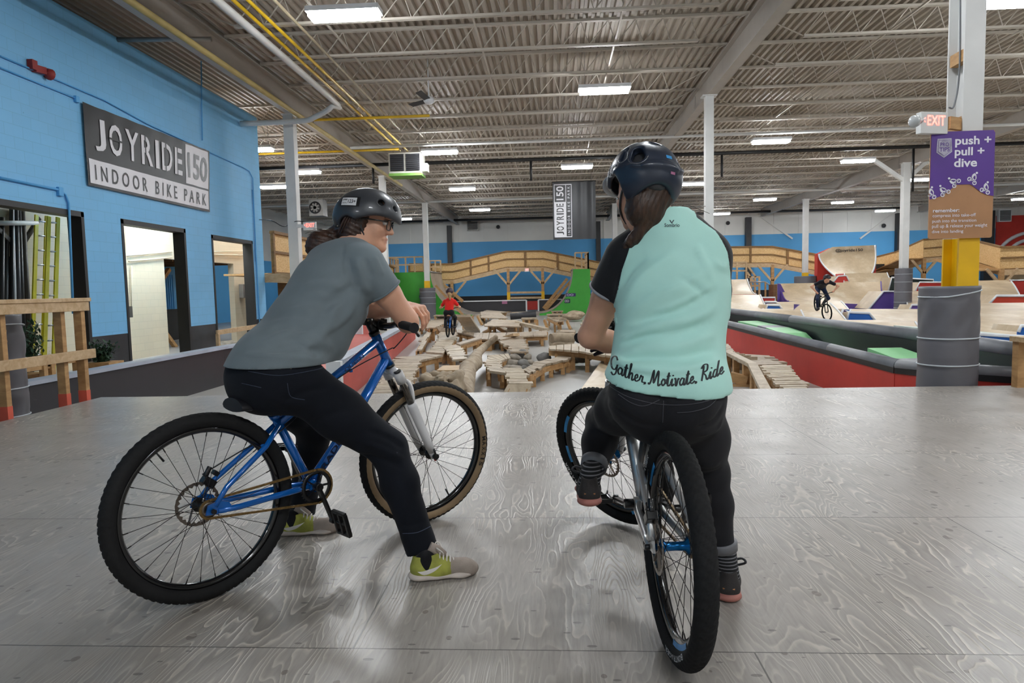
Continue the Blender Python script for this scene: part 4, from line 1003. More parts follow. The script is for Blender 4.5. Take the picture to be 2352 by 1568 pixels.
walkway('tall OSB sided bridge running past the end of blue wall', [V(-8.8, 21.2, 3.0), V(-8.8, 31.0, 2.95), V(-9.7, 41.6, 2.5)], hgt=1.25, span=1.9)
tag(ob('timber_beam', MB().bb((-9.3, 20.85, 1.45), (-6.9, 21.05, 1.72)), LUMBERX), 'lumber beam end sticking out beside the blue wall corner', 'beam')
m = MB(); m.bb((-9.4, 23, FL), (-9.2, 30, 1.5)); 
for y in (23, 25, 27.5, 30): m.bb((-9.2, y, FL), (-9.0, y+.15, 1.6))
tag(ob('timber_screen', m, wood('brown_timber', '5d3f26', '8a6440')), 'brown boarded screen under the OSB bridge behind grey shirt', 'screen')
for px, py, yl, lb in ((1038, 646, None, 'timber post with knee braces left of the half pipe opening'), (1167, 617, 671, 'yellow footed timber post left under the arched walkway'), (1246, 615, 669, 'yellow footed timber post right under the arched walkway'), (1774, 608, 662, 'timber post with knee braces right of mint shirt rider')):
    ypost(px, py, WY, lb, yl, 1.0)
ypost(2122, 594, 43, 'timber post with knee braces left of the yellow column', None, .8); ypost(2300, 617, 36, 'timber post with knee braces at far right below walkway corner', None, .75)
for py, lb in ((672, 'upper timber crossbar between the yellow footed posts'), (684, 'lower timber crossbar between the yellow footed posts')):
    tag(ob('crossbar', MB().bar(at(1170, py, WY), at(1244, py-1, WY), .08, .14), LUMBERX), lb, 'bar')
# half pipe
HP0, HP1 = 42.0, 46.4
def halfside(lab, pxa, pxc, pxf, pyt, mt):
    xa, c, xf = at(pxa, 660, HP0)[0], at(pxc, pyt, HP0), at(pxf, 660, HP0)[0]; xc, zt = c[0], c[2]; zf = FL+.12
    arc = [(xc+(xf-xc)*(1-math.cos(t)), zt-(zt-zf)*math.sin(t)) for t in np.linspace(0, math.pi/2, 16)]
    root = empty('quarter_pipe', ((xa+xc)/2, HP0, FL), lab, 'ramp')
    poly = [(xa, FL), (xa, zt), (xc, zt)]+arc[1:]+[(xf, FL)]
    m = MB(); m.prism([V(x, HP0, z) for x, z in poly], (0, .05, 0)); ob('side_panel', m, GREEN, root)
    m = MB(); m.prism([V(x, HP1-.05, z) for x, z in poly], (0, .05, 0)); ob('side_panel', m, GREEN, root)
    P = [[V(x, y, z-.03) for y in (HP0+.03, HP1-.03)] for x, z in arc]; m = MB(); m.grid(P); m.grid([[q+V(0, 0, .04) for q in r] for r in P]); ob('riding_surface', m, PLYG, root)
    ob('top_deck', MB().bb((min(xa, xc), HP0+.05, zt-.06), (max(xa, xc), HP1, zt)), PLYG, root)
    ob('coping', MB().tube([(xc, HP0, zt), (xc, HP1, zt)], .05, 8), GALV, root); return xa, xc, xf, zt, root
L = halfside('green sided quarter pipe on the left, behind the child', 868, 988, 1085, 624, GREEN)
R = halfside('green sided quarter pipe on the right, behind mint shirt rider arm', 1356, 1316, 1238, 618, GREEN)
tag(ob('half_pipe_floor', MB().bb((L[2], HP0, FL), (R[2], HP1, FL+.12)), PLYG), 'flat ply floor between the two green quarter pipes', 'ramp')
for (px, py, w_, h_, lb) in ((972, 681, .5, .2, 'small purple sticker left of the column pad on green panel'), (996, 692, .3, .26, 'small dark sticker right of the column pad on green panel'), (1311, 677, .6, .2, 'wide purple sticker on right green panel'), (1303, 691, .34, .26, 'small dark sticker on right green panel')):
    p = at(px, py, HP0-.01); m = MB(); m.box(p, (w_, .012, h_), None, 0)
    for k in (-.25, .1): m.tube([p+V(w_*k+.16*w_*math.cos(t), -.008, .25*h_*math.sin(t)) for t in np.linspace(0, 6.28, 10, endpoint=False)], .012, 4, 1, closed=True)
    tag(ob('sticker', m, [DPURPLE if 'purple' in lb else mat('dark_sticker', '2c2f45'), GLYPH]), lb, 'sticker')
def railing(lab, P, h, n=4, mid=True):
    root = empty('railing', P[0], lab, 'railing')
    for a, b in zip(P[:-1], P[1:]):
        a, b = np.asarray(a, float), np.asarray(b, float)
        for i in range(n+1): p = a+(b-a)*i/n; ob('post', MB().bar(p, p+V(0, 0, h), .09, .09, (0, 1, 0)), LUMBERX, root)
        ob('top_rail', MB().bar(a+V(0, 0, h), b+V(0, 0, h), .12, .08), LUMBERX, root)
        if mid: ob('middle_rail', MB().bar(a+V(0, 0, h*.5), b+V(0, 0, h*.5), .06, .09), LUMBERX, root)
    return root
railing('open lumber railing on top of the left green quarter pipe', [(L[0]+.6, HP1-1.2, L[3]), (L[0]+.6, HP0+.3, L[3]), (L[1]-.45, HP0+.3, L[3])], .95)
railing('taller lumber railing at the back of the left quarter pipe deck', [(L[0]+2.2, HP1-.3, L[3]), (L[1]+.0, HP1-.3, L[3])], .85, 3)
railing('open lumber cage railing on top of the right green quarter pipe', [(R[1]+.15, HP0+.3, R[3]), (R[0]-.1, HP0+.3, R[3]), (R[0]-.1, HP1-.6, R[3])], 1.0, 2)
for a, b, lb in (((1017, 652), (1063, 692), 'diagonal prop inside left end of the half pipe'), ((1303, 640), (1248, 708), 'upper diagonal prop inside right end of half pipe'), ((1314, 642), (1253, 712), 'lower diagonal prop inside right end of half pipe')):
    tag(ob('timber_prop', MB().bar(at(*a, HP1+.25), at(*b, HP1+.25), .12, .2), LUMBER), lb, 'prop')
p, q = at(1000, 655, HP0-.06), at(1066, 726, HP0-.06); tag(ob('timber_prop', MB().bar(p, q, .06, .14), LUMBER), 'thin diagonal batten on the left quarter pipe side', 'prop')
def board(px0, px1, py0, py1, Y, mt, lab, trim=True):
    a, b = at(px0, py1, Y), at(px1, py0, Y); root = empty('rink_board', ((a[0]+b[0])/2, Y, FL), lab, 'board')
    ob('panel', MB().bb((a[0], Y, FL+.12), (b[0], Y+.1, b[2])), mt, root)
    if trim:
        ob('white_edge', MB().bar((a[0], Y, b[2]), (b[0], Y, b[2]), .14, .07), WHITEP, root)
        for x in (a[0], b[0]): ob('white_edge', MB().bar((x, Y-.02, FL+.12), (x, Y-.02, b[2]), .1, .08, (0, 1, 0)), WHITEP, root)
board(1040, 1209, 689, 712, 46.8, DKBOARD, 'long black board with white edge at the back of half pipe'); board(1237, 1290, 687, 711, 46.8, DKBOARD, 'short black board with white edge right of the red gap'); board(1211, 1235, 691, 708, 49.5, RED, 'small red board in the gap between black boards', False)
p = at(1159, 693, 46.75); tag(ob('sticker', MB().box(p, (.36, .012, .28)), mat('pink_sticker', 'a86a8c')), 'small pink sticker on the long black board', 'sticker')

# ================================================================ red wall at left of the trail field
def lowwall(name, lab, pts, z, th, body, capm, capw=.16, caph=.05, round_=False, band=None):
    root = empty(name, V(pts[0][0], pts[0][1], FL), lab, 'wall'); m = MB(); c = MB(); bd = MB()
    for a, b in zip(pts[:-1], pts[1:]):
        za, zb = (a[2] if len(a) > 2 else z), (b[2] if len(b) > 2 else z); A, B = V(a[0], a[1], 0), V(b[0], b[1], 0); n = frame(B-A)[1]*th/2; f = V(0, 0, FL)
        m.hexa([A-n+f, A+n+f, B+n+f, B-n+f, A-n+V(0, 0, za), A+n+V(0, 0, za), B+n+V(0, 0, zb), B-n+V(0, 0, zb)])
        if round_: c.tube([A+V(0, 0, za), B+V(0, 0, zb)], capw/2, 12)
        else: c.bar(A+V(0, 0, za+caph/2), B+V(0, 0, zb+caph/2), capw, caph)
        if band: bd.bar(A+V(0, 0, za-band/2), B+V(0, 0, zb-band/2), th+.02, band)
    ob('panel', m, body, root); ob('cap', c, capm, root)
    if band: ob('dark_band', bd, BLACK, root)
    return root
lowwall('low_wall', 'faded red low wall with pale cap behind blue bike frame', [(-3.25, 10.0, .02), (-4.9, 23.8, .0)], .0, .12, REDL, mat('cap_pale', 'aab0bd'), .22, .07)
tag(ob('end_board', MB().bb((-3.36, 9.86, FL), (-3.14, 9.97, .08)), WHITEP), 'white end post of the faded red low wall', 'post')
lowwall('low_wall', 'second faded red wall with white end behind grey shirt rider', [(-5.6, 19.5, .25), (-7.0, 26, .25)], .25, .12, REDL, WHITEP, .2, .07)
tag(ob('end_board', MB().bb((-5.72, 19.3, FL), (-5.48, 19.45, .33)), WHITEP), 'white end post of the second faded red wall', 'post')
m = MB(); m.hexa([(-5.0, 13.5, FL), (-3.95, 13.5, FL), (-4.6, 19, FL), (-6.4, 19, FL), (-5.0, 13.5, FL+.03), (-3.95, 13.5, FL+.03), (-4.6, 19, -.1), (-6.4, 19, -.1)]); tag(ob('wedge_ramp', m, REDL), 'faded pink sloping ramp left of the red low wall', 'ramp')
p = atx(872, 775, -4.3); m = MB(); tag(ob('notice', MB().bar((-4.235, 17.6, -.35), (-4.235, 17.6, -.05), .01, .22, (0, 1, 0)), WHITEP), 'small white notice stuck on the faded red low wall', 'notice')
# ================================================================ trail field
def trail(lab, pairs, plank=.14, mt=TRAIL, th=.035, gap=.018, legs=True, jit=.03, name='boardwalk'):
    """pairs: (pxL, pyL, pxR, pyR, z) across the boards; planks stay in one mesh, stringers and legs are parts"""
    g = np.random.default_rng(abs(hash(lab)) % 1000 if False else sum(map(ord, lab)))
    E = [(atz(a, b, z), atz(c, d, z)) for a, b, c, d, z in pairs]
    c0 = (E[0][0]+E[0][1])/2; root = empty(name, V(c0[0], c0[1], FL), lab, 'boardwalk'); m = MB(); s = MB(); nl = 0
    for (a, b), (c, d) in zip(E[:-1], E[1:]):
        L = (np.linalg.norm(c-a)+np.linalg.norm(d-b))/2; k = max(1, int(round(L/plank)))
        for i in range(k):
            t0, t1 = i/k, (i+1)/k-gap/max(L, .01)*1.0; j0, j1 = g.normal(0, jit, 2)
            q = [a+(c-a)*t0, b+(d-b)*t0, b+(d-b)*t1, a+(c-a)*t1]; w_ = unit(q[1]-q[0]); q[0] = q[0]-w_*j0; q[3] = q[3]-w_*j0; q[1] = q[1]+w_*j1; q[2] = q[2]+w_*j1
            dz = V(0, 0, th); h = V(0, 0, g.uniform(0, .008)); m.hexa([q[0]-dz, q[1]-dz, q[2]-dz, q[3]-dz, q[0]+h, q[1]+h, q[2]+h, q[3]+h])
        for e in (.12, .88):
            p, r = a+(b-a)*e, c+(d-c)*e; s.bar(p-V(0, 0, th+.06), r-V(0, 0, th+.06), .04, .11)
            if legs and min(p[2], r[2])-FL > .12:
                for x in (p+(r-p)*.25, p+(r-p)*.8): ob('leg', MB().bb((x[0]-.04, x[1]-.04, FL), (x[0]+.04, x[1]+.04, x[2]-th-.05)), LUMBER, root)
    ob('planks', m, mt, root); ob('stringers', s, LUMBER, root); return root
T2 = TRAIL2
trail('boardwalk running beside the faded red wall, left of the root log', [(838, 922, 936, 918, -.35), (872, 872, 950, 868, -.33), (906, 824, 967, 824, -.3)])
trail('diagonal boardwalk joining the left boardwalk to the child trail', [(906, 822, 966, 828, -.31), (975, 812, 1018, 815, -.3)], .3)
trail('slatted boardwalk ramp just below the riding child', [(978, 808, 1018, 811, -.32), (1000, 790, 1038, 791, -.28), (1006, 775, 1050, 775, -.28), (1009, 762, 1050, 762, -.28)], .26, T2, gap=.06)
trail('flat boardwalk behind the riding child', [(1009, 762, 1050, 762, -.28), (1000, 749, 1046, 749, -.1)], .3)
trail('wide low deck left of the riding child', [(958, 753, 1000, 753, -.3), (975, 738, 1030, 738, -.25)], .3)
trail('narrow plank bridge left of the riding child', [(955, 803, 966, 803, -.4), (981, 760, 992, 760, -.3), (985, 752, 998, 752, -.15)], 1.2, T2)
trail('boardwalk behind the root log with pale boards', [(1040, 826, 1071, 824, -.3), (1030, 808, 1066, 806, -.3), (1017, 797, 1052, 790, -.28)], .22, T2)
trail('raised edge beam on posts right of the riding child', [(1046, 788, 1056, 791, -.25), (1098, 773, 1106, 776, -.25)], 2.0)
trail('long curved cross deck behind the root log', [(1052, 756, 1050, 763, -.3), (1082, 763, 1082, 770, -.3), (1110, 765, 1106, 779, -.3), (1140, 764, 1138, 780, -.3), (1190, 763, 1180, 776, -.3), (1258, 758, 1255, 767, -.3)], .3)
trail('arched rail deck right of the long cross deck', [(1147, 775, 1149, 780, -.3), (1190, 764, 1193, 772, -.28), (1258, 763, 1258, 770, -.28)], .4)
trail('boardwalk bend between cross deck and rock pile', [(1140, 780, 1205, 777, -.33), (1168, 795, 1210, 793, -.33), (1170, 808, 1212, 808, -.36)], .2)
trail('fan shaped boardwalk left of the rock pile', [(1168, 812, 1172, 823, -.33), (1120, 815, 1152, 828, -.3), (1116, 830, 1151, 832, -.3), (1118, 851, 1160, 857, -.3)], .16, T2, jit=.05)
trail('near slatted ramp coming towards the deck, below rock pile', [(1157, 845, 1203, 845, -.3), (1165, 866, 1213, 866, -.3), (1167, 882, 1219, 882, -.34), (1150, 912, 1211, 912, -.52)], .17, T2, gap=.03)
trail('curved boardwalk right of the rock pile', [(1203, 849, 1217, 858, -.32), (1226, 832, 1256, 836, -.32), (1272, 822, 1306, 825, -.32), (1285, 816, 1312, 820, -.32)], .2)
trail('raised slatted deck beside the two boulders', [(1261, 794, 1262, 801, -.18), (1330, 789, 1330, 806, -.18), (1412, 786, 1408, 819, -.18), (1470, 784, 1480, 830, -.18)], .2, T2)
trail('far slatted ramp left of mint shirt rider elbow', [(1400, 756, 1428, 756, -.4), (1406, 742, 1432, 742, -.15)], .25, T2, gap=.06)
trail('slatted ramp against the red wall, nearest right of mint shirt', [(1806, 912, 1886, 912, -.38), (1773, 870, 1839, 868, -.30), (1741, 838, 1807, 836, -.25)], .13, T2, gap=.04)
trail('weathered deck at top of the ramp against red wall', [(1741, 838, 1807, 836, -.25), (1712, 826, 1772, 826, -.25), (1692, 812, 1760, 816, -.25)], .24, TRAIL, jit=.08)
trail('slatted boardwalk peeking out right of mint shirt', [(1662, 815, 1690, 808, -.22), (1636, 778, 1656, 778, -.22)], .2, T2, gap=.04)
def beam(lab, pts, w_, h_, mt=T2, posts=True):
    Q = [atz(x, y, z) for x, y, z in pts]; root = empty('balance_beam', V(Q[0][0], Q[0][1], FL), lab, 'beam')
    for a, b in zip(Q[:-1], Q[1:]):
        ob('plank', MB().bar(a, b, w_, h_), mt, root)
        if posts:
            for t in (.12, .45, .8):
                p = a+(b-a)*t
                if p[2]-FL > .15: ob('post', MB().bb((p[0]-.05, p[1]-.05, FL), (p[0]+.05, p[1]+.05, p[2]-h_/2)), LUMBER, root)
    return root
beam('pale balance beam bending down towards the deck, right of mint shirt', [(1665, 806, -.2), (1728, 838, -.2), (1766, 912, -.36)], .14, .06)
beam('thin balance beam in the middle of trail field', [(1188, 741, -.15), (1256, 757, -.3)], .18, .1)
beam('leaning plank right of the riding child', [(1063, 725, .3), (1089, 762, -.45)], .45, .08, T2, False)
beam('yellowish beam by the arched rail deck', [(1150, 779, -.4), (1186, 768, -.2)], .2, .08, LUMBERX, False)
tag(ob('drain_pipe', MB().tube([atz(1172, 727, -.3), atz(1231, 721, -.2)], .16, 10), BLACKV), 'black plastic pipe lying far back in the trail field', 'pipe')
# root log with its bent trunk
def pz(px, py, z): return atz(px, py, z)
lc = pz(1025, 862, -.1); S = SDF(lc-V(.75, 1.2, .6), lc+V(1.5, 6.2, .7), .03)
a, b, c, d, e = pz(1075, 846, -.3), pz(1090, 832, -.25), pz(1096, 812, -.2), pz(1112, 797, -.2), pz(1138, 776, .0)
S.chain([lc+V(0, .1, -.28), lc+V(.02, .7, -.26), lc+V(.04, 1.5, -.32)], [.25, .19, .12], k=.08); S.chain([lc+V(.2, .25, -.32), a, b, c, d, e], [.15, .145, .14, .09, .08, .07], k=.05)
for k in range(60):
    q = lc+V(rng.uniform(-.30, .26), rng.uniform(-.22, .5), rng.uniform(-.45, -.02)); S.ell(q, rng.uniform(.04, .12, 3), rotz(rng.uniform(0, 3)), k=.025)
for k in range(60):
    q = lc+V(rng.uniform(-.34, .30), -.24+rng.uniform(-.12, .3), rng.uniform(-.42, .05)); S.ell(q, rng.uniform(.02, .08, 3), rotz(rng.uniform(0, 3)), k=.02, op='s')
S.wave(lambda x, y, z: .010*np.sin(x*29+3*np.sin(y*9))*np.sin(z*31+y*7)+.008*np.sin(x*61+z*47)*np.sin(y*39)); S.half((0, 0, FL), (0, 0, -1))
tag(sdf_ob('root_log', S, LOG), 'gnarled root log with bent trunk lying mid field', 'log')
tag(ob('timber_block', MB().bb(pz(1030, 892, FL)-V(.2, .0, 0), pz(1050, 880, FL)+V(.15, .1, .32)), LUMBERX), 'pale timber block tucked under the root log', 'block')
for q in (pz(1117, 805, FL),): tag(ob('timber_block', MB().bb(q-V(.16, .14, 0), q+V(.16, .14, .22)), LUMBER), 'small timber block under the bent log trunk', 'block')
def rock(px, py, z, rx, rz, lab, mt=ROCK, ry=None, group=None, seed=0):
    c = atz(px, py, z); s_ = c[1]/FPX; rx, rz = rx*s_, rz*s_; ry = ry or rx; g = np.random.default_rng(seed+int(px*7+py)); m = MB(); m.ball((0, 0, 0), 1.0, 16)
    P = np.array(m.v); ph = g.uniform(0, 6, 9); f = 1+.13*np.sin(P[:, 0]*2.3+ph[0])*np.sin(P[:, 1]*2.1+ph[1])+.10*np.sin(P[:, 2]*3.1+ph[2]+P[:, 0]*2)+.06*np.sin(P[:, 1]*5+ph[3])*np.sin(P[:, 0]*6+ph[4])+.03*np.sin(P[:, 2]*11+ph[5])*np.sin(P[:, 0]*9+ph[6])
    P = P*f[:, None]*np.array([rx, ry, rz]); P = P@rotz(ph[7]*.2).T+c; P[:, 2] = np.maximum(P[:, 2], FL-.02); m.v = [tuple(p) for p in P]
    return tag(ob('boulder', m, mt), lab, 'rock', group)
rock(1251, 823, -.45, 17, 15, 'single dark boulder standing alone right of rock pile', ROCKD); rock(1338, 820, -.42, 21, 14, 'large brown boulder under the raised slatted deck'); rock(1317, 828, -.5, 13, 7, 'pale flat boulder beside the large brown boulder')
for i, (x, y, a, b, k) in enumerate(((1170, 813, 11, 8, 1), (1201, 812, 14, 11, 1), (1212, 820, 9, 7, 0), (1163, 824, 13, 9, 0), (1182, 822, 15, 9, 0), (1160, 834, 11, 7, 0), (1176, 834, 16, 8, 0), (1203, 836, 15, 12, 1), (1218, 831, 9, 6, 0), (1165, 844, 12, 6, 0), (1185, 845, 18, 7, 0), (1205, 847, 10, 8, 1))):
    rock(x, y, -.42, a, b, 'boulder in the rock pile inside the boardwalk bend', ROCKD if k else ROCK, None, 'rock pile boulders')
rock(1318, 724, -.3, 26, 9, 'long sandy boulder far back beside the right green panel', LOG); rock(1400, 762, -.35, 12, 8, 'grey boulder behind mint shirt rider wrist', ROCKD); rock(1420, 757, -.35, 12, 9, 'second boulder behind mint shirt rider wrist'); rock(1388, 768, -.45, 8, 5, 'small pale stone near mint shirt rider wrist'); rock(1372, 775, -.5, 8, 5, 'small stone left of the purple glove')
for i, (a, b, r, lb) in enumerate((((1266, 777), (1318, 775), .12, 'upper log of the stack behind the raised slatted deck'), ((1264, 788), (1318, 787), .14, 'lower log of the stack behind the raised slatted deck'))):
    p, q = atz(*a, -.4+.25*(1-i)), atz(*b, -.4+.25*(1-i)); tag(ob('stacked_log', MB().tube(catmull([p, (p*2+q)/3+V(0, .05, .02), (p+q*2)/3, q], 4), [r, r*1.05]+[r]*10+[r*.9] if False else r, 14), LOG), lb, 'log')
for (x0, x1, y, z, r, lb) in ((1292, 1330, 806, -.33, .05, 'upper split log under the raised slatted deck'), (1296, 1322, 812, -.42, .06, 'middle split log under the raised slatted deck'), (1288, 1318, 816, -.52, .06, 'lowest split log under the raised slatted deck')): tag(ob('split_log', MB().tube([atz(x0, y, z), atz(x1, y+1, z)], r, 8), T2), lb, 'log')
def boxy(lab, x0, x1, y0, y1, z0=FL, dep=.8, mt=TRAIL, nm='trail_box'):
    a, b = atz(x0, y1, z0), atz(x1, y1, z0); h = at(x0, y0, a[1])[2]; root = empty(nm, (a+b)/2, lab, 'box'); m = MB()
    fr = .09; w_ = b[0]-a[0]
    ob('top_boards', MB().bb((a[0]-.05, a[1]-.05, h-.06), (b[0]+.05, a[1]+dep, h)), mt, root)
    for x in (a[0]+fr/2, (a[0]+b[0])/2, b[0]-fr/2): ob('post', MB().bb((x-fr/2, a[1], z0), (x+fr/2, a[1]+fr, h-.06)), LUMBER, root)
    ob('back_board', MB().bb((a[0], a[1]+dep-.04, z0), (b[0], a[1]+dep, h-.06)), mt, root); ob('lower_board', MB().bb((a[0], a[1]-.02, z0+.02), (b[0], a[1]+.02, z0+.2)), mt, root); return root
def aframe(lab, xa, xb, xr0, xr1, yb, yt, zt=.0, wd=.9, mt=T2):
    """two leaning board faces meeting in a ridge"""
    a, b = atz(xa, yb, FL), atz(xb, yb, FL); r0 = at(xr0, yt, a[1]); r1 = at(xr1, yt, a[1]); root = empty('trail_ramp', (a+b)/2, lab, 'ramp'); dy = V(0, wd, 0)
    k = 7
    for p, q in ((a, r0), (r1, b)):
        m = MB()
        for i in range(k):
            u, v = p+(q-p)*i/k, p+(q-p)*((i+.9)/k); n = V(0, 0, .04); m.hexa([u-n, v-n, v-n+dy, u-n+dy, u, v, v+dy, u+dy])
        ob('slatted_face', m, mt, root)
    m = MB(); m.bar(a+V(.1, .05, 0), r0-V(0, -.05, .06), .05, .12); m.bar(b+V(-.1, .05, 0), r1-V(0, -.05, .06), .05, .12); m.bb((r0[0]-.05, a[1], FL), (r0[0]+.05, a[1]+.08, r0[2]-.05)); ob('frame', m, LUMBER, root); return root
aframe('slatted A-frame ramp in the middle of trail field', 1103, 1168, 1136, 1141, 765, 748, wd=1.2); aframe('pale A-frame ramp right of the boxed deck', 1228, 1264, 1233, 1250, 757, 731); aframe('small A-frame ramp left of the large flat deck', 1073, 1112, 1085, 1096, 747, 723)
aframe('rounded wedge ramp in front of mint shirt rider elbow', 1278, 1316, 1284, 1302, 757, 733)
boxy('open crate of short logs right of the slatted A-frame', 1165, 1201, 749, 765); boxy('boxed deck left of the pale A-frame', 1200, 1231, 731, 752); boxy('row of timber blocks far back below the red gap', 1178, 1210, 717, 729, FL, .5); boxy('timber step box left of the riding child', 998, 1044, 724, 741); boxy('tall timber stump frame right of the riding child', 1062, 1078, 744, 766, FL, .4); boxy('low box deck far back under the right green panel', 1268, 1292, 714, 727, FL, .6); boxy('low table deck far back beside the long sandy boulder', 1258, 1312, 722, 736, FL, .8)
trail('broad far deck below the half pipe floor', [(1106, 729, 1166, 731, -.25), (1103, 717, 1150, 718, -.1), (1118, 712, 1170, 716, -.1)], .4); trail('large flat deck in the far middle of trail field', [(1112, 748, 1196, 750, -.2), (1130, 733, 1190, 735, -.1)], .4); trail('far narrow deck right of the black pipe', [(1255, 728, 1270, 734, -.3), (1278, 738, 1295, 736, -.1)], .4); trail('far left deck along the base of green panel', [(985, 744, 1048, 744, -.45), (990, 735, 1050, 735, -.45)], .4); trail('far right deck behind mint shirt rider arm', [(1335, 745, 1430, 745, -.3), (1340, 735, 1430, 735, -.3)], .4); trail('thin plank deck in front of the rounded wedge ramp', [(1285, 757, 1320, 757, -.4), (1280, 762, 1325, 763, -.4)], .4)
p = [V(*atz(1325, 910, FL)), atz(1432, 910, FL), atz(1432, 846, FL+.02), atz(1396, 842, FL+.02)]; h = V(0, 0, .5); m = MB(); m.hexa([p[0], p[1], p[2], p[3], p[0]+V(0, 0, .03), p[1]+V(0, 0, .03), p[2]+h*.6, p[3]+h*.6]); tag(ob('kicker_ramp', m, PLY), 'pale ply kicker ramp on floor beside mint shirt rider hip', 'ramp')
q = atz(1697, 886, FL); m = MB(); m.box(q+V(0, 0, .12), (.28, .14, .16), rotz(-.35)@roty(.25)); m.box(q+V(.02, -.06, .02), (.4, .1, .04), rotz(-.3)); tag(ob('timber_offcut', m, LUMBER), 'loose timber block on floor left of the pale balance beam', 'block')
m = MB()
for (x0, y0, x1, y1) in ((1654, 806, 1730, 846),):
    a, b = atz(x0, y0+40, FL), atz(x1, y1+24, FL)
    for t in np.linspace(0, 1, 7): p = a+(b-a)*t; m.bb((p[0]-.06, p[1]-.04, FL), (p[0]+.06, p[1]+.04, -.2))
    m.bar(a+V(0, 0, .05), b+V(0, 0, .05), .1, .1)
tag(ob('log_fence', m, LOG), 'row of short split logs under the weathered deck', 'fence')
# ================================================================ right hand park
lowwall('low_wall', 'red low wall with grey pipe cap right of mint shirt rider', [(5.0, 7.55, .06), (4.5, 8.12, .05), (4.35, 8.8, .02), (4.38, 11, .04), (4.45, 17.6, .08), (4.4, 24, .1), (3.9, 30, .12)], .05, .14, RED, GREYCAP, .17, round_=True, band=.09)
lowwall('low_wall', 'dark green low wall with grey cap behind the red wall', [(5.12, 7.25, .29), (5.2, 9.6, .3), (5.15, 15, .3), (5.08, 20.6, .3), (4.9, 27, .32)], .3, .14, GREENB, GREYCAP, .19, round_=True)
p = at(2316, 872, 7.3); tag(ob('end_board', MB().bb((3.95, 7.22, FL), (5.1, 7.30, -.12)), RED), 'red end board closing the trough beside the near column', 'board')
def lane(lab, ys, mts, x0=4.53, x1=5.0):
    root = empty('lane_hump', ((x0+x1)/2, ys[0][0], FL), lab, 'ramp')
    for (a, b), mt in zip(zip(ys[:-1], ys[1:]), mts):
        ob('lane_panel', MB().hexa([(x0, a[0], FL), (x1, a[0], FL), (x1, b[0], FL), (x0, b[0], FL), (x0, a[0], a[1]), (x1, a[0], a[1]), (x1, b[0], b[1]), (x0, b[0], b[1])]), mt, root)
lane('light green hump far along the trough lane', [(12.6, -.25), (13.8, .10), (14.8, .15), (15.4, .16), (17.0, .18), (19, -.3)], [LGREEN, LGREEN, GREYCAP, LGREEN, GREENB]); lane('light green hump in the trough lane left of near column pad', [(8.4, -.2), (9.3, .06), (10.1, .13), (12.6, -.3)], [GREYCAP, LGREEN, GREENB]); lane('light green lane panel in the trough right of near column pad', [(7.3, -.5), (7.6, -.35), (8.3, -.1)], [LGREEN, GREYCAP])
# corner post of right railing
x = at(2338, 780, 7.1)[0]; root = empty('guard_rail', (x, 7.1, 0), 'lumber post and rail with purple board at right deck edge', 'railing')
ob('post', MB().bb((x-.03, 7.04, 0), (x+.06, 7.13, .50)), LUMBER, root); ob('top_rail', MB().bb((x-.05, 6.2, .46), (x+.12, 7.15, .51)), LUMBERX, root); ob('purple_board', MB().bb((x+.06, 7.06, .16), (x+1.2, 7.10, .40)), DPURPLE, root); ob('lower_board', MB().bb((x+.06, 7.05, 0), (x+1.2, 7.11, .15)), TRAIL, root); ob('upper_board', MB().bb((x+.06, 7.05, .40), (x+1.2, 7.11, .46)), LUMBER, root)
def ramp(lab, tl, tr, bl, br, Yt, Yb, c=.2, side=PURPLE, face=PLY, trim=WHITEP, deck=.8, tr_w=.032, top=None, sides=(1, 1), zmin=FL, nm='ramp'):
    """solid ramp: riding face between a top edge at depth Yt and a foot at Yb, sides down to the floor, deck behind"""
    A, B, C_, D = at(*tl, Yt), at(*tr, Yt), at(*bl, Yb), at(*br, Yb); n = 12
    def edge(t0, b0):
        out = []
        for t in np.linspace(0, 1, n):
            p = b0+(t0-b0)*t; p = p.copy(); p[2] -= c*(t0[2]-b0[2])*4*t*(1-t)*.9*(1 if c > 0 else 1); out.append(p)
        return out
    Lf, Rt = edge(A, C_), edge(B, D); ctr = (C_+D)/2; root = empty(nm, V(ctr[0], ctr[1], zmin), lab, 'ramp')
    m = MB(); m.grid([[l+(r-l)*s for s in np.linspace(0, 1, 5)] for l, r in zip(Lf, Rt)]); ob('riding_face', m, face, root)
    dv = V(0, deck, 0)
    if deck: ob('top_deck', MB().hexa([A-V(0, 0, .06), B-V(0, 0, .06), B-V(0, 0, .06)+dv, A-V(0, 0, .06)+dv, A, B, B+dv, A+dv]), top or face, root)
    for E, s in ((Lf, -1), (Rt, 1)):
        poly = [V(p[0], p[1], p[2]-.004) for p in E]+[E[-1]+dv-V(0, 0, .004)]; poly = poly+[V(E[-1][0], E[-1][1]+deck, zmin), V(E[0][0], E[0][1], zmin)]
        ob('side_panel', MB().prism(poly, (.03*s, 0, 0)), side, root)
        if trim and sides[0 if s < 0 else 1]: ob('edge_trim', MB().tube([p+V(.02*s, -.02, .01) for p in E], tr_w, 6), trim, root)
    ob('front_board', MB().hexa([V(C_[0], C_[1], zmin), V(D[0], D[1], zmin), V(D[0], D[1]+.05, zmin), V(C_[0], C_[1]+.05, zmin), C_, D, D+V(0, .05, 0), C_+V(0, .05, 0)]), side, root)
    return root
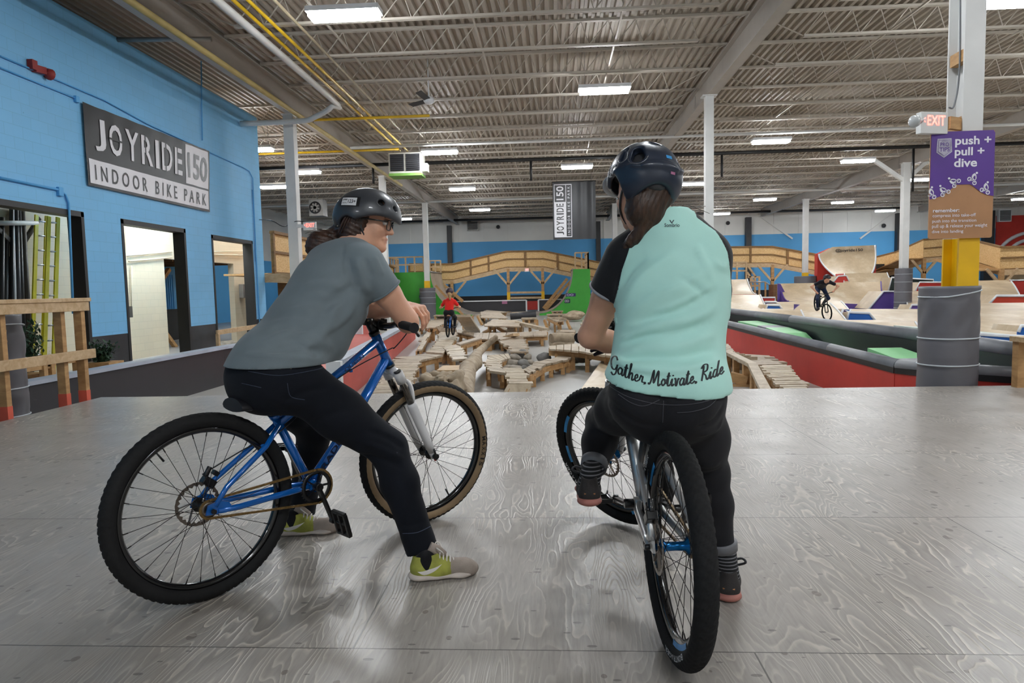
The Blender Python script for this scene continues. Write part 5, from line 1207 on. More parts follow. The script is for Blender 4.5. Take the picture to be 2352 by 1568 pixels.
def block(lab, quad, Y, mt, dep=1.0, trim=True, tw=.042, topm=PLY):
    """jump box seen side on; quad = px of lower left, lower right, upper right, upper left"""
    Q = [at(x, y, Y) for x, y in quad]; root = empty('jump_box', V((Q[0][0]+Q[1][0])/2, Y, FL), lab, 'jump box')
    F = [V(Q[0][0], Y, FL), V(Q[1][0], Y, FL)]+Q[1:]+Q[:1]; F = [F[0], F[1], Q[1], Q[2], Q[3], Q[0]]
    ob('side_panel', MB().prism(F, (0, .04, 0)), mt, root)
    d = V(0, dep, 0); P = [Q[1], Q[2], Q[3], Q[0]]; m = MB(); m.grid([[p+V(0, .04, 0), p+d] for p in P], 0, False); ob('riding_face', m, topm, root)
    if trim: ob('edge_trim', MB().tube([p-V(0, .02, 0) for p in P], tw, 6), WHITEP, root)
    return root
# big curved wall ramp
Y = 44.0; n = 14; tl = [at(1881, 583, Y), at(1912, 567, Y), at(2003, 563, Y), at(2009, 563, Y)]; root = empty('wall_ramp', at(1945, 640, Y)*V(1, 1, 0)+V(0, 0, FL), 'tall curved ply wall ramp lettered @joyride150', 'ramp')
zb_ = at(1930, 641, Y)[2]; xl0, xr0 = at(1900, 640, Y)[0], at(1962, 640, Y)[0]; P = []
def wl_pt(u, t):
    """u across, t upward"""
    e = 1-(1-t)**1.9; xl = xl0+(tl[0][0]-xl0)*e; er = 1-(1-t)**2.4; xr = xr0+(tl[3][0]-xr0)*er
    uu = u; zt = np.interp(uu, [0, .24, .96, 1], [tl[0][2], tl[1][2], tl[2][2], tl[3][2]]); return V(xl+(xr-xl)*u, Y-1.9*(1-t)**1.7, zb_+(zt-zb_)*t)
P = [[wl_pt(u, t) for u in (0, .08, .16, .24, .4, .55, .7, .85, .96, 1)] for t in np.linspace(0, 1, 16)]
ob('riding_face', MB().grid(P), PLY, root)
ob('edge_trim', MB().tube([r_[0]-V(.02, .03, 0) for r_ in P], .05, 6), WHITEP, root); ob('edge_trim', MB().tube([r_[-1]+V(.02, -.03, 0) for r_ in P], .05, 6), WHITEP, root)
a, b = at(1878, 583, Y+.1), at(2013, 563, Y+.1)
ob('side_panel', MB().prism([V(a[0], Y+.1, FL), V(b[0], Y+.1, FL), V(b[0], Y+.1, b[2]), V(tl[1][0], Y+.1, tl[1][2]-.05), V(a[0], Y+.1, a[2])], (0, .5, 0)), RED, root)
ob('front_board', MB().bb((xl0-.3, Y-1.85, FL), (xr0+.8, Y-1.8, zb_)), PLY, root)
m = MB(); o = at(1919, 580, Y-.16); q = at(1982, 580, Y-.16); text_to(m, '@joyride150', o, (1, 0, 0), (0, .06, 1), q[0]-o[0], at(1950, 571, Y)[2]-o[2], bold=.02); ob('lettering', m, INK, root)
ramp('ply box ramp with grey top edge right of the curved wall ramp', (1940, 628), (2036, 626), (1935, 680), (2064, 672), 41, 39, .15, RED, deck=1.2, top=GREYCAP)
block('hump with red triangular side below the curved wall ramp', [(1912, 650), (1952, 650), (1944, 633), (1925, 634)], 40.5, RED)
ramp('long ply quarter with purple rim in the middle of right park', (1790, 651), (2022, 647), (1812, 692), (2030, 700), 37, 34.5, .3, PURPLE, trim=PURPLE, deck=.3)
block('purple side panel at left end of the long ply quarter', [(1786, 690), (1813, 690), (1793, 652), (1786, 652)], 36.3, PURPLE, .4, False)
tag(ob('timber_end', MB().bb((at(1775, 690, 36.5)[0], 36.4, FL), (at(1785, 690, 36.5)[0], 37.2, at(1780, 653, 36.5)[2])), wood('brown_timber', '5d3f26', '8a6440')), 'brown timber end of the long ply quarter', 'board')
ramp('upper ply quarter beside the lumber stairs, right of mint shirt', (1650, 642), (1715, 641), (1640, 676), (1736, 676), 38, 35.5, .3, RED, sides=(0, 1)); ramp('lower ply roller in front of upper quarter, right of mint shirt', (1640, 677), (1745, 677), (1636, 716), (1762, 710), 33, 30, .12, PURPLE, sides=(0, 1))
block('small red low box behind the roller near lumber stairs', [(1752, 692), (1780, 692), (1780, 683), (1750, 683)], 36, RED, .6); block('small purple jump box near the lumber stairs', [(1758, 698), (1788, 698), (1782, 693), (1757, 693)], 31.5, PURPLE, 1); block('small blue jump box right of the lower ply roller', [(1758, 712), (1798, 712), (1790, 701), (1763, 700)], 29.5, BLUEB, 1.2)
ramp('broad ply landing behind the riding man', (1765, 694), (1930, 692), (1740, 724), (1955, 722), 32, 28, -.1, PURPLE, deck=.5, sides=(0, 1))
ramp('ply roller under the riding man with white edge', (1838, 699), (1905, 697), (1800, 738), (1942, 737), 26.5, 23, -.1, PURPLE, deck=.6, sides=(0, 1))
block('rounded purple panel right of the riding man', [(1926, 735), (1946, 735), (1948, 715), (1936, 710), (1926, 714)], 24.5, PURPLE, .8); block('blue jump box right of the riding man', [(1944, 736), (2010, 736), (1996, 719), (1950, 717)], 24, BLUEB, 1.6)
block('purple quarter side left of the far column pad', [(1995, 709), (2072, 709), (2072, 669), (2029, 669)], 33, PURPLE, 1.5); block('small purple panel right of the far column pad', [(2088, 712), (2140, 712), (2140, 700), (2094, 700)], 30, PURPLE, 1)
ramp('ply quarter between far column pad and near pad', (2080, 669), (2150, 668), (2085, 699), (2150, 699), 33.5, 31, .2, PURPLE); block('red jump box behind the near column pad', [(2102, 668), (2170, 668), (2170, 648), (2112, 648)], 36, RED, 1.5)
ramp('wide ply hump left of the near column pad', (1955, 711), (2160, 711), (1945, 740), (2160, 745), 28, 24.5, -.12, BLUEB, deck=1); ramp('low ply table in front, left of the near column pad', (1900, 740), (2100, 740), (1880, 775), (2128, 778), 20, 18.2, 0, PURPLE, deck=1.5, tr_w=.03)
ramp('near ply table behind the dark green wall, right of mint shirt', (1640, 713), (1838, 713), (1636, 745), (1852, 744), 23, 21, 0, PURPLE, deck=2, tr_w=.03, sides=(0, 1))
block('dark grey wedge behind far column pad', [(2040, 668), (2145, 668), (2143, 642), (2048, 637)], 38, GREENB, 1.2); 
ramp('large ply landing at far right below the walkway', (2225, 645), (2318, 643), (2215, 685), (2342, 682), 34, 31, -.1, RED, deck=1, sides=(0, 1)); block('dark red ramp side at far right edge below walkway', [(2338, 676), (2420, 676), (2420, 643), (2320, 644)], 33.6, RED, 1); block('orange red jump box at far right edge', [(2272, 697), (2420, 697), (2420, 679), (2288, 679)], 27, ORANGE, 1.6, tw=.05)
ramp('large scuffed ply landing at right edge behind near pad', (2225, 697), (2420, 695), (2200, 770), (2420, 768), 25.5, 19, -.08, BLUEB, deck=.5)
root = block('long blue jump box with pale top right of near pad', [(2225, 795), (2400, 800), (2400, 776), (2225, 766)], 12.2, BLUEB, 2.6, True, .03, mat('pale_top', 'c3cdc6')); block('small blue jump box at extreme right edge', [(2338, 762), (2400, 762), (2400, 748), (2344, 748)], 17, BLUEB, 1)
tag(ob('ply_sheet', MB().bb(at(2300, 645, 37.5), at(2362, 622, 37.7)), mat('pale_ply', 'cbbd9f', .5)), 'pale upright ply sheet at far right under the walkway', 'board')
tag(ob('dark_screen', MB().bb((at(2008, 660, 45.5)[0], 45.5, FL), (at(2068, 660, 45.5)[0], 45.6, at(2030, 606, 45.5)[2])), BLACK), 'black screen board below the walkway left of padded column', 'screen')
# lumber stairs and railings
def Pp(x, y, Y=39.5): return at(x, y, Y)
root = railing('upper lumber railing above the ply quarter right of mint shirt', [Pp(1650, 641), Pp(1714, 641)], .95, 3)
root = empty('stair_rail', Pp(1730, 676)*V(1, 1, 0)+V(0, 0, FL), 'lumber stair railing descending right of the upper railing', 'railing')
for a, b in (((1716, 608), (1736, 636)), ((1716, 625), (1736, 655)), ((1718, 636), (1746, 636)), ((1720, 656), (1745, 656))): ob('rail', MB().bar(Pp(*a), Pp(*b), .08, .1), LUMBERX, root)
for x in (1725, 1734, 1744): ob('post', MB().bar(Pp(x, 636), Pp(x, 690)*V(1, 1, 0)+V(0, 0, FL), .1, .1, (0, 1, 0)), LUMBERX, root)
ob('handrail', MB().tube([Pp(1718, 648, 39), Pp(1757, 647, 39), Pp(1776, 660, 39)], .035, 6), GALV, root); ob('post', MB().bar(Pp(1758, 647, 39), Pp(1758, 690, 39)*V(1, 1, 0)+V(0, 0, FL), .08, .08, (0, 1, 0)), LUMBER, root)
# ================================================================ bicycles
RUBBER = mat('tyre_rubber', '19191a', .8, 0, .1, 8, .2, 120, 0, .3); SKINWALL = mat('tan_sidewall', '8a7458', .7, 0, .12, 6); RIMB = mat('black_rim', '0e0e10', .22, 0, .02, coat=.6)
SPOKE = mat('spoke', '2a2625', .35, .7, .02); BLK = mat('black_metal', '111113', .35, .2, .05, coat=.3); GRIP = mat('grip_rubber', '17171a', .8)
FBLUE = mat('gloss_blue', '0a62b8', .22, .25, .05, 2, coat=.8); FSILVER = mat('polished_frame', 'c2c2c2', .32, .75, .05, 2, coat=.5)
FWHITE = mat('fork_white', 'd9d9da', .3, 0, .03, coat=.4); STAN = mat('stanchion', '6f6a64', .2, .9, .03); HUBBLUE = mat('anodised_blue', '0a5f9c', .25, .7, .05); DECALB = mat('decal_blue', '3b97d6', .35, 0, .2, 20)
CHAIN = mat('chain_gold', '8a6f45', .4, .7, .2, 90); DISC = mat('brake_disc', '7d736a', .35, .8, .05); DECALW = mat('decal_white', 'd8d8da', .5, 0, .01); DECALK = mat('decal_black', '0c1d3a', .4, 0, .01); REDA = mat('red_cap', '9c2a20', .4)
class Bike:
    """local axes: s forward from rear hub, l to the left, z up"""
    def __init__(b, name, label, org, heading, steer, hb, ht, group=None):
        b.o = np.array([org[0], org[1], 0.0]); b.R = rotz(heading); b.hb = V(*hb); b.u = unit(V(*ht)-V(*hb)); b.S = rotaxis(b.u, steer)
        b.root = empty(name, b.o, label, 'bicycle', group)
    def W(b, p): return b.R @ np.asarray(p, float) + b.o
    def T(b, p): return b.W(b.hb + b.S @ (np.asarray(p, float)-b.hb))
    def put(b, name, mb, mt, parent=None, steer=False, **kw):
        f = b.T if steer else b.W; mb.v = [tuple(f(p)) for p in mb.v]; return ob(name, mb, mt, parent or b.root, **kw)
def ring_text(mb, s, c, rad, ph0, ph1, side, h, n_off, m=0, bold=.015):
    """letters around a wheel; side=-1 seen from the right, +1 from the left; local axes s,l,z"""
    k = len(s)
    for i, ch in enumerate(s):
        ph = math.radians(ph0+(ph1-ph0)*(i+.5)/k); w = abs(math.radians(ph1-ph0))*rad/k*(.30 if ch == 'I' else .80)
        rad_d = V(math.cos(ph), 0, math.sin(ph)); xd = V(math.sin(ph), 0, -math.cos(ph))*(1 if side < 0 else -1)
        if ch == ' ': continue
        o = c+V(0, side*n_off, 0)+rad_d*(rad-h/2)-xd*w/2; text_to(mb, ch, o, xd, rad_d, w, h, bold=bold, m=m, lift=.0015)
    return mb
def wheel(b, nm, c, R, rt, steer, wall=None, hubm=None, rotor=True, deep=.02, decal=None, letters=None, seed=0, tread='dots'):
    c = V(*c); f = b.T if steer else b.W; root = empty(nm, (0, 0, 0)); root.parent = b.root; root.location = tuple(f(c)-worg(b.root))
    NA, NV = 300, 26; P = []; mi = []
    for i in range(NA):
        a = 2*math.pi*i/NA; row = []
        for j in range(NV):
            t = 2*math.pi*j/NV; q = math.cos(t); kn = 0
            if q > .12:                                                # tread blocks
                band = int((math.degrees(math.asin(math.sin(t)))+90)//24); on = ((i//2)+band) % 2
                kn = .0042*on+.0004
            rr = (R-rt)+(rt+kn-.003)*q; row.append(c+V(rr*math.cos(a), (rt+kn*.4)*math.sin(t), rr*math.sin(a)))
        P.append(row)
    m = MB(); m.grid(P, 0, True, True, True)
    if wall:
        for k, fc in enumerate(m.f):
            j = k % NV; t = 2*math.pi*(j+.5)/NV
            if -.78 < math.cos(t) < .42: m.m[k] = 1
    m.sm = [True]*len(m.f); ty = b.put('tyre', m, [RUBBER, SKINWALL], root, steer)
    r0 = R-2*rt+.004; prof = [(r0+.004, -.013), (r0+.006, -.016), (r0-deep*.5, -.014), (r0-deep, -.006), (r0-deep, .006), (r0-deep*.5, .014), (r0+.006, .016), (r0+.004, .013)]
    m = MB(); m.lathe([(r_, h) for r_, h in prof], c, (0, 1, 0), 96, 0, True, True); b.put('rim', m, RIMB, root, steer)
    hw = .035 if steer else .045
    m = MB(); m.lathe([(0, -hw-.02), (.008, -hw-.02), (.010, -hw), (.026, -hw+.004), (.026, -hw+.008), (.014, -hw+.016), (.013, 0), (.014, hw-.016), (.026, hw-.008), (.026, hw-.004), (.010, hw), (.008, hw+.02), (0, hw+.02)], c, (0, 1, 0), 24); b.put('hub', m, hubm or BLK, root, steer)
    for k in range(32):
        side = 1 if k % 2 else -1; pa = 2*math.pi*(k+.5)/32; lead = 1 if (k//2) % 2 else -1; ha = pa+lead*1.05
        p = c+V(.024*math.cos(ha), side*(hw-.006), .024*math.sin(ha)); q = c+V((r0-deep)*math.cos(pa), side*.002, (r0-deep)*math.sin(pa)); d = unit(q-p)
        m = MB(); m.tube([p, q-d*.014], .0011, 5, caps=False); m.tube([q-d*.016, q], .0022, 5); b.put('spoke', m, SPOKE, root, steer)
    if rotor:
        y = hw+.008; m = MB(); ra, rb = .064, .080; N = 48
        m.grid([[c+V(r_*math.cos(2*math.pi*i/N), y+h, r_*math.sin(2*math.pi*i/N)) for (r_, h) in ((rb+.0012*(i % 2), -.001), (rb+.0012*(i % 2), .001), (ra+.008*(i % 2), .001), (ra+.008*(i % 2), -.001))] for i in range(N)], 0, False, True, True)
        for k in range(6): a = 2*math.pi*k/6; m.bar(c+V(.02*math.cos(a-.5), y, .02*math.sin(a-.5)), c+V(.066*math.cos(a), y, .066*math.sin(a)), .002, .008, (0, 1, 0))
        m.lathe([(.014, y-.002), (.022, y-.002), (.022, y+.002), (.014, y+.002)], c, (0, 1, 0), 20, closed=True); b.put('brake_disc', m, DISC, root, steer)
    a = 2.0+seed; m = MB(); m.tube([c+V((r0-deep)*math.cos(a), 0, (r0-deep)*math.sin(a)), c+V((r0-deep-.04)*math.cos(a), 0, (r0-deep-.04)*math.sin(a))], [.003, .004], 8); b.put('valve', m, BLK, root, steer)
    if decal:
        for (a0, a1) in decal:
            m = MB()
            for sd in (-1, 1): m.grid([[c+V(r_*math.cos(t), sd*(hh+.0008), r_*math.sin(t)) for r_, hh in ((r0+.003, .0162), (r0-deep*.5, .0145))] for t in np.linspace(math.radians(a0), math.radians(a1), 12)])
            b.put('rim_decal', m, DECALB, root, steer)
    if letters:
        m = MB()
        for (s, p0, p1, sd, h, rad) in letters: ring_text(m, s, c, rad, p0, p1, sd, h, rt*1.005)
        o_ = b.put('lettering', m, [mat('tyre_black_ink', '15120e', .7) if wall else DECALW], root, steer)
    return root
def tubes(lst, n=14):
    m = MB()
    for pts, r in lst: m.tube([V(*p) for p in pts], r, n)
    return m
def bar_bend(w, rise, sweep): return [(-.0+sweep, -w, rise), (sweep*.35, -w*.55, rise*.95), (.004, -w*.30, rise*.30), (0, -.04, 0), (0, .04, 0), (.004, w*.30, rise*.30), (sweep*.35, w*.55, rise*.95), (sweep, w, rise)]
def build_bike(b, R, rt, bb, sc, ht, hb, fh, frm, forkm, crank_end, wall, hubm, letters_r, letters_f, decal, deep, saddle_tilt=0, barw=.36, chain_side=-1, barc=None, fs=1.0):
    bb, sc, ht, hb, fh = V(*bb), V(*sc), V(*ht), V(*hb), V(*fh); L = V(0, 1, 0)
    wheel(b, 'rear_wheel', (0, 0, R), R, rt, False, None if wall == 'front' else wall, hubm, True, deep, decal, letters_r, .15); wheel(b, 'front_wheel', fh, R, rt, True, wall, hubm, wall != 'front', deep, decal, letters_f, 3.2)
    # frame: one welded piece
    d = V(0, 0, R); ax = unit(ht-hb); m = MB()
    m.tube([hb, ht], [.0215*fs, .0205*fs], 18); m.tube([hb+ax*.03, (hb+bb)/2+V(0, 0, .0), bb+V(0, 0, .005)], [.021*fs, .0225*fs, .0205*fs], 16); m.tube([ht-ax*.032, sc-V(.01, 0, .012)], [.019*fs, .0165*fs], 16); m.tube([sc+unit(sc-bb)*.03, bb], [.0165*fs, .0175*fs], 16); m.tube([bb-L*.036, bb+L*.036], .024, 18)
    for s in (-1, 1):
        dp = d+L*s*.066; m.tube([bb+L*s*.022-V(.015, 0, 0), bb+L*s*.040-V(.085, 0, -.004), d+L*s*.06+V(.10, 0, -.012), dp+V(.02, 0, -.006)], [.0125*fs, .0125*fs, .0115*fs, .010*fs], 12)
        m.tube([sc+L*s*.014-V(.005, 0, .01), sc+L*s*.042-V(.075, 0, .075), d+L*s*.06+V(.06, 0, .07), dp+V(.012, 0, .012)], [.0105*fs, .0105*fs, .010*fs, .009*fs], 12)
        m.prism([dp+V(a, -.004*1, z) for a, z in ((-.022, -.012), (.05, -.018), (.075, -.008), (.062, .018), (.03, .03), (-.012, .022))], (0, .008, 0))
    m.tube([sc-V(.075, .045, .075), sc-V(.075, -.045, .075)], .008, 8); m.tube([bb-V(.085, .042, -.004), bb-V(.085, -.042, -.004)], .008, 8)
    b.put('frame', m, frm)
    b.put('headset_cup', tubes([((ht, ht+ax*.014), .024)], 18), BLK); b.put('headset_cup', tubes([((hb-ax*.012, hb), .025)], 18), BLK)
    b.put('seat_clamp', tubes([((sc+unit(sc-bb)*.022, sc+unit(sc-bb)*.038), .021)], 16), frm)
    sd = unit(sc-bb); st = sc+sd*.075; b.put('seatpost', tubes([((sc, st+sd*.01), .0135)]), BLK)
    P = []
    for i in range(15):
        t = i/14; w_ = .072*(1-t)**1.3*(1 if t > .08 else .85+t*1.9)+.019; x = st[0]-.145+.255*t; z = st[2]+.022+.02*math.cos(t*5.2)*.4+saddle_tilt*(t-.5)
        row = []
        for j in range(16):
            a = 2*math.pi*j/16; row.append(V(x, w_*math.cos(a), z+(.022 if math.sin(a) > 0 else .030*(1-.4*t))*math.sin(a)-.010*abs(math.cos(a))**3))
        P.append(row)
    m = MB(); m.grid(P, 0, True, wrap_v=True); m.add(P[0], [list(range(16))[::-1]]); m.add(P[-1], [list(range(16))]); b.put('saddle', m, mat('saddle_black', '1b1b20', .45, 0, .1)); b.put('saddle_rail', tubes([((st+V(-.08, .02, .012), st+V(-.05, .02, .002), st+V(.05, .02, .002), st+V(.08, .014, .014)), .0035), ((st+V(-.08, -.02, .012), st+V(-.05, -.02, .002), st+V(.05, -.02, .002), st+V(.08, -.014, .014)), .0035)], 8), BLK)
    # fork
    fd = unit(fh-(hb-ax*.02)); cr = hb-ax*.028; Lf = np.linalg.norm(fh-cr); kw = dict(steer=True)
    m = MB()
    for s in (-1, 1): m.tube([cr, cr+L*s*.03-ax*.004, cr+L*s*.058-ax*.018], [.021, .020, .019], 12); m.tube([cr+L*s*.06-ax*.002, cr+L*s*.06-ax*.055], .0225, 16)
    b.put('fork_crown', m, forkm, **kw)
    for s in (-1, 1):
        a = cr+L*s*.06; e = fh+L*s*.058; dd = unit(e-a); o_ = b.put('fork_leg', tubes([((a+dd*Lf*.36, a+dd*Lf*.40, a+dd*Lf*.8, e-dd*.02), [.021, .0225, .0195, .0175])], 16), forkm, **kw)
        b.put('stanchion', tubes([((a-dd*.0, a+dd*Lf*.38), .0158)], 16), STAN, o_, True); b.put('dropout', tubes([((e-dd*.03, e+dd*.012), [.0175, .015])], 12), forkm, o_, True)
        if s < 0: b.put('adjuster', tubes([((e+dd*.012, e+dd*.03), .006)], 8), REDA, o_, True); b.put('axle_lever', tubes([((e-L*.012, e-L*.03), .014), ((e-L*.028+V(0, 0, .0), e-L*.03+V(-.015, 0, .04)), .005)], 12), BLK, o_, True)
        b.put('top_cap', tubes([((a+ax*.0, a+ax*.005), .0165)], 16), BLK, o_, True)
    a1 = cr+L*.06; mid = cr+fd*Lf*.36; fw = unit(np.cross(L, fd))
    if fw[0] < 0: fw = -fw
    b.put('fork_arch', tubes([([mid+L*.058*math.cos(t)+(-fd*.075+fw*.035)*math.sin(t)+fw*.012 for t in np.linspace(0, math.pi, 13)], .010)], 10), forkm, **kw)
    # cockpit
    tp = ht+ax*.06; bc = V(*barc) if barc is not None else tp+V(.045, 0, .012)
    m = tubes([((ht+ax*.008, tp+ax*.012), .019), ((tp-V(.006, 0, 0), bc), [.019, .017])], 14); m.tube([bc-L*.024, bc+L*.024], .023, 14)
    for s in (-1, 1): m.box(bc+V(.018, s*.012, 0), (.012, .012, .05)); m.box(tp+V(-.02, s*.006, .004), (.012, .01, .03))
    b.put('stem', m, BLK, **kw)
    bp = catmull([bc+V(*p) for p in bar_bend(barw, .03, -.035)], 5); b.put('handlebar', tubes([(bp, .0135)], 12), BLK, **kw)
    for s in (-1, 1):
        e0, e1 = (bp[-1], bp[-7]) if s > 0 else (bp[0], bp[6]); gd = unit(e1-e0); m = MB(); pts = [e0+gd*.13*t for t in np.linspace(0, 1, 24)]; m.tube([e0-gd*.006]+pts, [.021]+[.0165+.0012*(k % 2) for k in range(24)], 16); b.put('grip', m, GRIP, **kw)
        q = e0+gd*.165; m = tubes([((q-gd*.012, q+gd*.012), .018), ((q+V(.012, 0, -.006), q+V(.04, 0, -.02), q+V(.045, 0, -.024)-gd*.03), [.011, .010, .008])], 10); m.tube(catmull([q+V(.04, 0, -.022), q+V(.055, 0, -.03)-gd*.05, q+V(.045, 0, -.04)-gd*.11], 4), .006, 8); b.put('brake_lever', m, BLK, **kw)
    cb = [b.T(bp[8]+V(.05, 0, -.02)), b.T(bc+V(.09, -.08, -.03)), b.T(bc+V(.05, -.04, -.10)), b.W((ht*.5+hb*.5)+V(.01, -.035, 0)), b.W((ht*.55+sc*.45)-V(0, .02, .03)), b.W(sc-V(0, .02, .03)), b.W(d*.4+sc*.6+V(0, .03, .02)), b.W(d+V(.03, .072, .10))]
    ob('brake_cable', MB().tube(catmull(cb, 6), .0026, 6), BLK, b.root)
    # drivetrain
    y = chain_side*.046; N = 36; m = MB(); m.lathe([(.05, y-.0015), (.066, y-.0015), (.066, y+.0015), (.05, y+.0015)], bb, (0, 1, 0), N, closed=True)
    for k in range(N): a = 2*math.pi*k/N; m.box(bb+V(.068*math.cos(a), y, .068*math.sin(a)), (.006, .003, .005), roty(-a))
    for k in range(5): a = 2*math.pi*k/5; m.bar(bb+V(0, y, 0), bb+V(.054*math.cos(a), y, .054*math.sin(a)), .005, .014, (0, 1, 0))
    b.put('chainring', m, BLK)
    m = MB(); rc = .030; m.lathe([(.012, y-.0015), (rc, y-.0015), (rc, y+.0015), (.012, y+.0015)], d, (0, 1, 0), 24, closed=True); b.put('rear_cog', m, DISC)
    m = MB()
    for s in (-1, 1):
        p0, p1 = bb+V(0, y, s*.068), d+V(0, y, s*.032); k = int(np.linalg.norm(p1-p0)/.0127)
        for i in range(k): a_, b_ = p0+(p1-p0)*i/k, p0+(p1-p0)*(i+1)/k; m.bar(a_, b_, .005 if i % 2 else .0075, .0085)
    for cc, rr, a0, a1 in ((bb, .069, -1.5, 1.5), (d, .032, 1.6, 4.7)):
        pts = [cc+V(rr*math.cos(t), y, rr*math.sin(t)) for t in np.linspace(a0, a1, 12)]
        for a_, b_ in zip(pts[:-1], pts[1:]): m.bar(a_, b_, .006, .0085)
    b.put('chain', m, CHAIN)
    ce = V(*crank_end)-bb; ce[1] = 0
    for s in (-1, 1):
        k = 1 if s == chain_side else -1; r_ = bb+L*s*.06; e = r_+ce*k+L*s*.012; m = MB(); m.bar(r_, e, .013, .024, (0, 1, 0)); m.tube([r_-L*s*.022, r_+L*s*.012], .017, 14); m.tube([e-L*s*.008, e+L*s*.012], .014, 12); b.put('crank_arm', m, BLK, bevel=.003)
        pc = e+L*s*.065; pr = empty('pedal', (0, 0, 0)); pr.parent = b.root; pr.location = tuple(b.W(pc)-worg(b.root))
        t = math.radians(104) if k > 0 else math.radians(-6); dx = V(math.cos(t), 0, math.sin(t)); nz = V(-math.sin(t), 0, math.cos(t)); RR = np.stack([dx, L, nz], 1); m = MB()
        for q in (-.047, .047): m.box(pc+dx*q, (.012, .088, .016), RR)
        for q in (-.040, .0, .040): m.box(pc+L*q, (.09, .012, .017), RR)
        b.put('cage', m, BLK, pr, bevel=.002); b.put('axle', tubes([((e, pc+L*s*.03), .006)], 10), BLK, pr)
        m = MB()
        for qx in (-.047, .047):
            for qy in (-.034, 0, .034): m.tube([pc+dx*qx+L*qy-nz*.011, pc+dx*qx+L*qy+nz*.011], .002, 5)
        b.put('pins', m, BLK, pr)
    q = d+V(.045, .060, .072); m = MB(); m.box(q, (.05, .035, .03), roty(.7)); m.tube([q+V(-.01, .0, .02), q+V(.01, .0, .055)], .010, 8); m.box(q+V(.03, 0, .025), (.03, .022, .018), roty(.7)); b.put('brake_caliper', m, BLK, bevel=.003)
    [b.put('axle_nut', tubes([((d+L*q*.074, d+L*q*.090), .009)], 6), BLK) for q in (-1, 1)]
BL = Bike('bicycle', 'blue hardtail bicycle with white fork and tan walled front tyre', (-1.265, 2.335), math.radians(50.4), math.radians(-11), (.838, 0, .775), (.770, 0, .913))
build_bike(BL, .340, .029, (.428, 0, .325), (.300, 0, .600), (.770, 0, .913), (.838, 0, .775), (1.042, 0, .340), FBLUE, FWHITE, (.478, 0, .180), 'front', BLK, None, [('MAXXIS', 8, -21, -1, .021, .306), ('MAXXIS', 178, 151, 1, .021, .306)], None, .016, 0, .36, barc=(.795, 0, .955))
m = MB(); dt0, dt1 = V(.838, 0, .775)+unit(V(-.068, 0, .138))*.03, V(.428, 0, .33); ddt = unit(dt0-dt1)
o_ = dt1+ddt*.07+V(0, -.0222, 0); nz_ = unit(np.cross(V(0, -1, 0), ddt)); text_to(m, 'RADIO', o_-nz_*.013, ddt, nz_, .17, .026, bold=.02, lift=.0012); BL.put('frame_lettering', m, DECALK)
m = MB(); t0, t1 = V(.785, 0, .882), V(.29, 0, .588); td = unit(t0-t1); nz_ = unit(np.cross(V(0, -1, 0), td)); text_to(m, 'QUEEN', t1+td*.36+V(0, -.0188, 0)-nz_*.011, td, nz_, .11, .020, bold=.01, lift=.0012); BL.put('frame_lettering', m, DECALK)
BL.put('cable_clip', tubes([((t1+td*.40-V(0, .01, .03), t1+td*.40+V(0, -.01, -.014)), .008)], 8), FBLUE)
BR = Bike('bicycle', 'polished silver bicycle with blue hubs, seen from behind', (.347, 1.976), math.radians(94.5), math.radians(41), (.872, 0, .755), (.812, 0, .88))
build_bike(BR, .335, .031, (.42, 0, .330), (.365, 0, .572), (.812, 0, .88), (.872, 0, .755), (1.085, 0, .335), FSILVER, mat('fork_grey', 'b5b5b4', .35, .1, .03), (.255, 0, .362), None, HUBBLUE, [('BONTRAGER', 8, 48, 1, .016, .300), ('BONTRAGER', 228, 268, 1, .016, .300)], [('BONTRAGER', -48, -8, 1, .016, .300)], [(24, 46), (-10, 8), (230, 262), (140, 160)], .026, 0, .235, chain_side=-1, fs=1.22)
# ================================================================ people
SKIN = mat('skin', 'dba68a', .5, 0, .06, 9, .12, 220, sss=.12); LIPS = mat('lips', 'cf9682', .45, sss=.1)
def hairmat(name, c1, c2, st):
    m = NT(name); v = m.coord(st); f = m.noise(v, 6, 5, .7, .6); m.set(col=m.ramp(f, [(.3, hx(c1)), (.7, hx(c2))]), rough=.42, nrm=m.bump(f, .7, .006)); return m.mat
def clothmat(name, c, bs=420, rough=.85, var=.05, bump=.12, sheen=.15):
    return mat(name, c, rough, 0, var, 7, bump, bs, 0, .25, 0, sheen)
HAIRB = hairmat('brown_hair', '1d120d', '4a2f22', (6, 6, 1.5)); HAIR2 = hairmat('dark_brown_hair', '1c130e', '4d3526', (7, 7, 1.2))
GREYT = clothmat('grey_tshirt', '6f7a80'); DENIM = clothmat('dark_denim', '0b0f18', 500, .85, .15, .12, .03); MINT = clothmat('mint_jersey', 'b6e6dc', 300, .6, .03, .05); BLKJ = clothmat('black_jersey', '141519', 300, .7); GREYJ = clothmat('charcoal_jeans', '212125', 500, .85, .12, .12, .05); SOCK = clothmat('black_sock', '141317')
REFL = mat('reflective_band', '707176', .5, 0, .04); GLASSF = mat('glasses_frame', '0d0b0c', .25, 0, .02, coat=.4)
_g = NT('lens'); _g.set(col=(.9, .93, .95), rough=.04, alpha=.10); LENS = _g.mat
EYEW = mat('eye_white', 'd9d4cf', .3); IRIS = mat('iris', '2b1d14', .25)
def basis(F, U):
    F = unit(F); Rr = unit(np.cross(F, U)); U = np.cross(Rr, F); return F, Rr, U
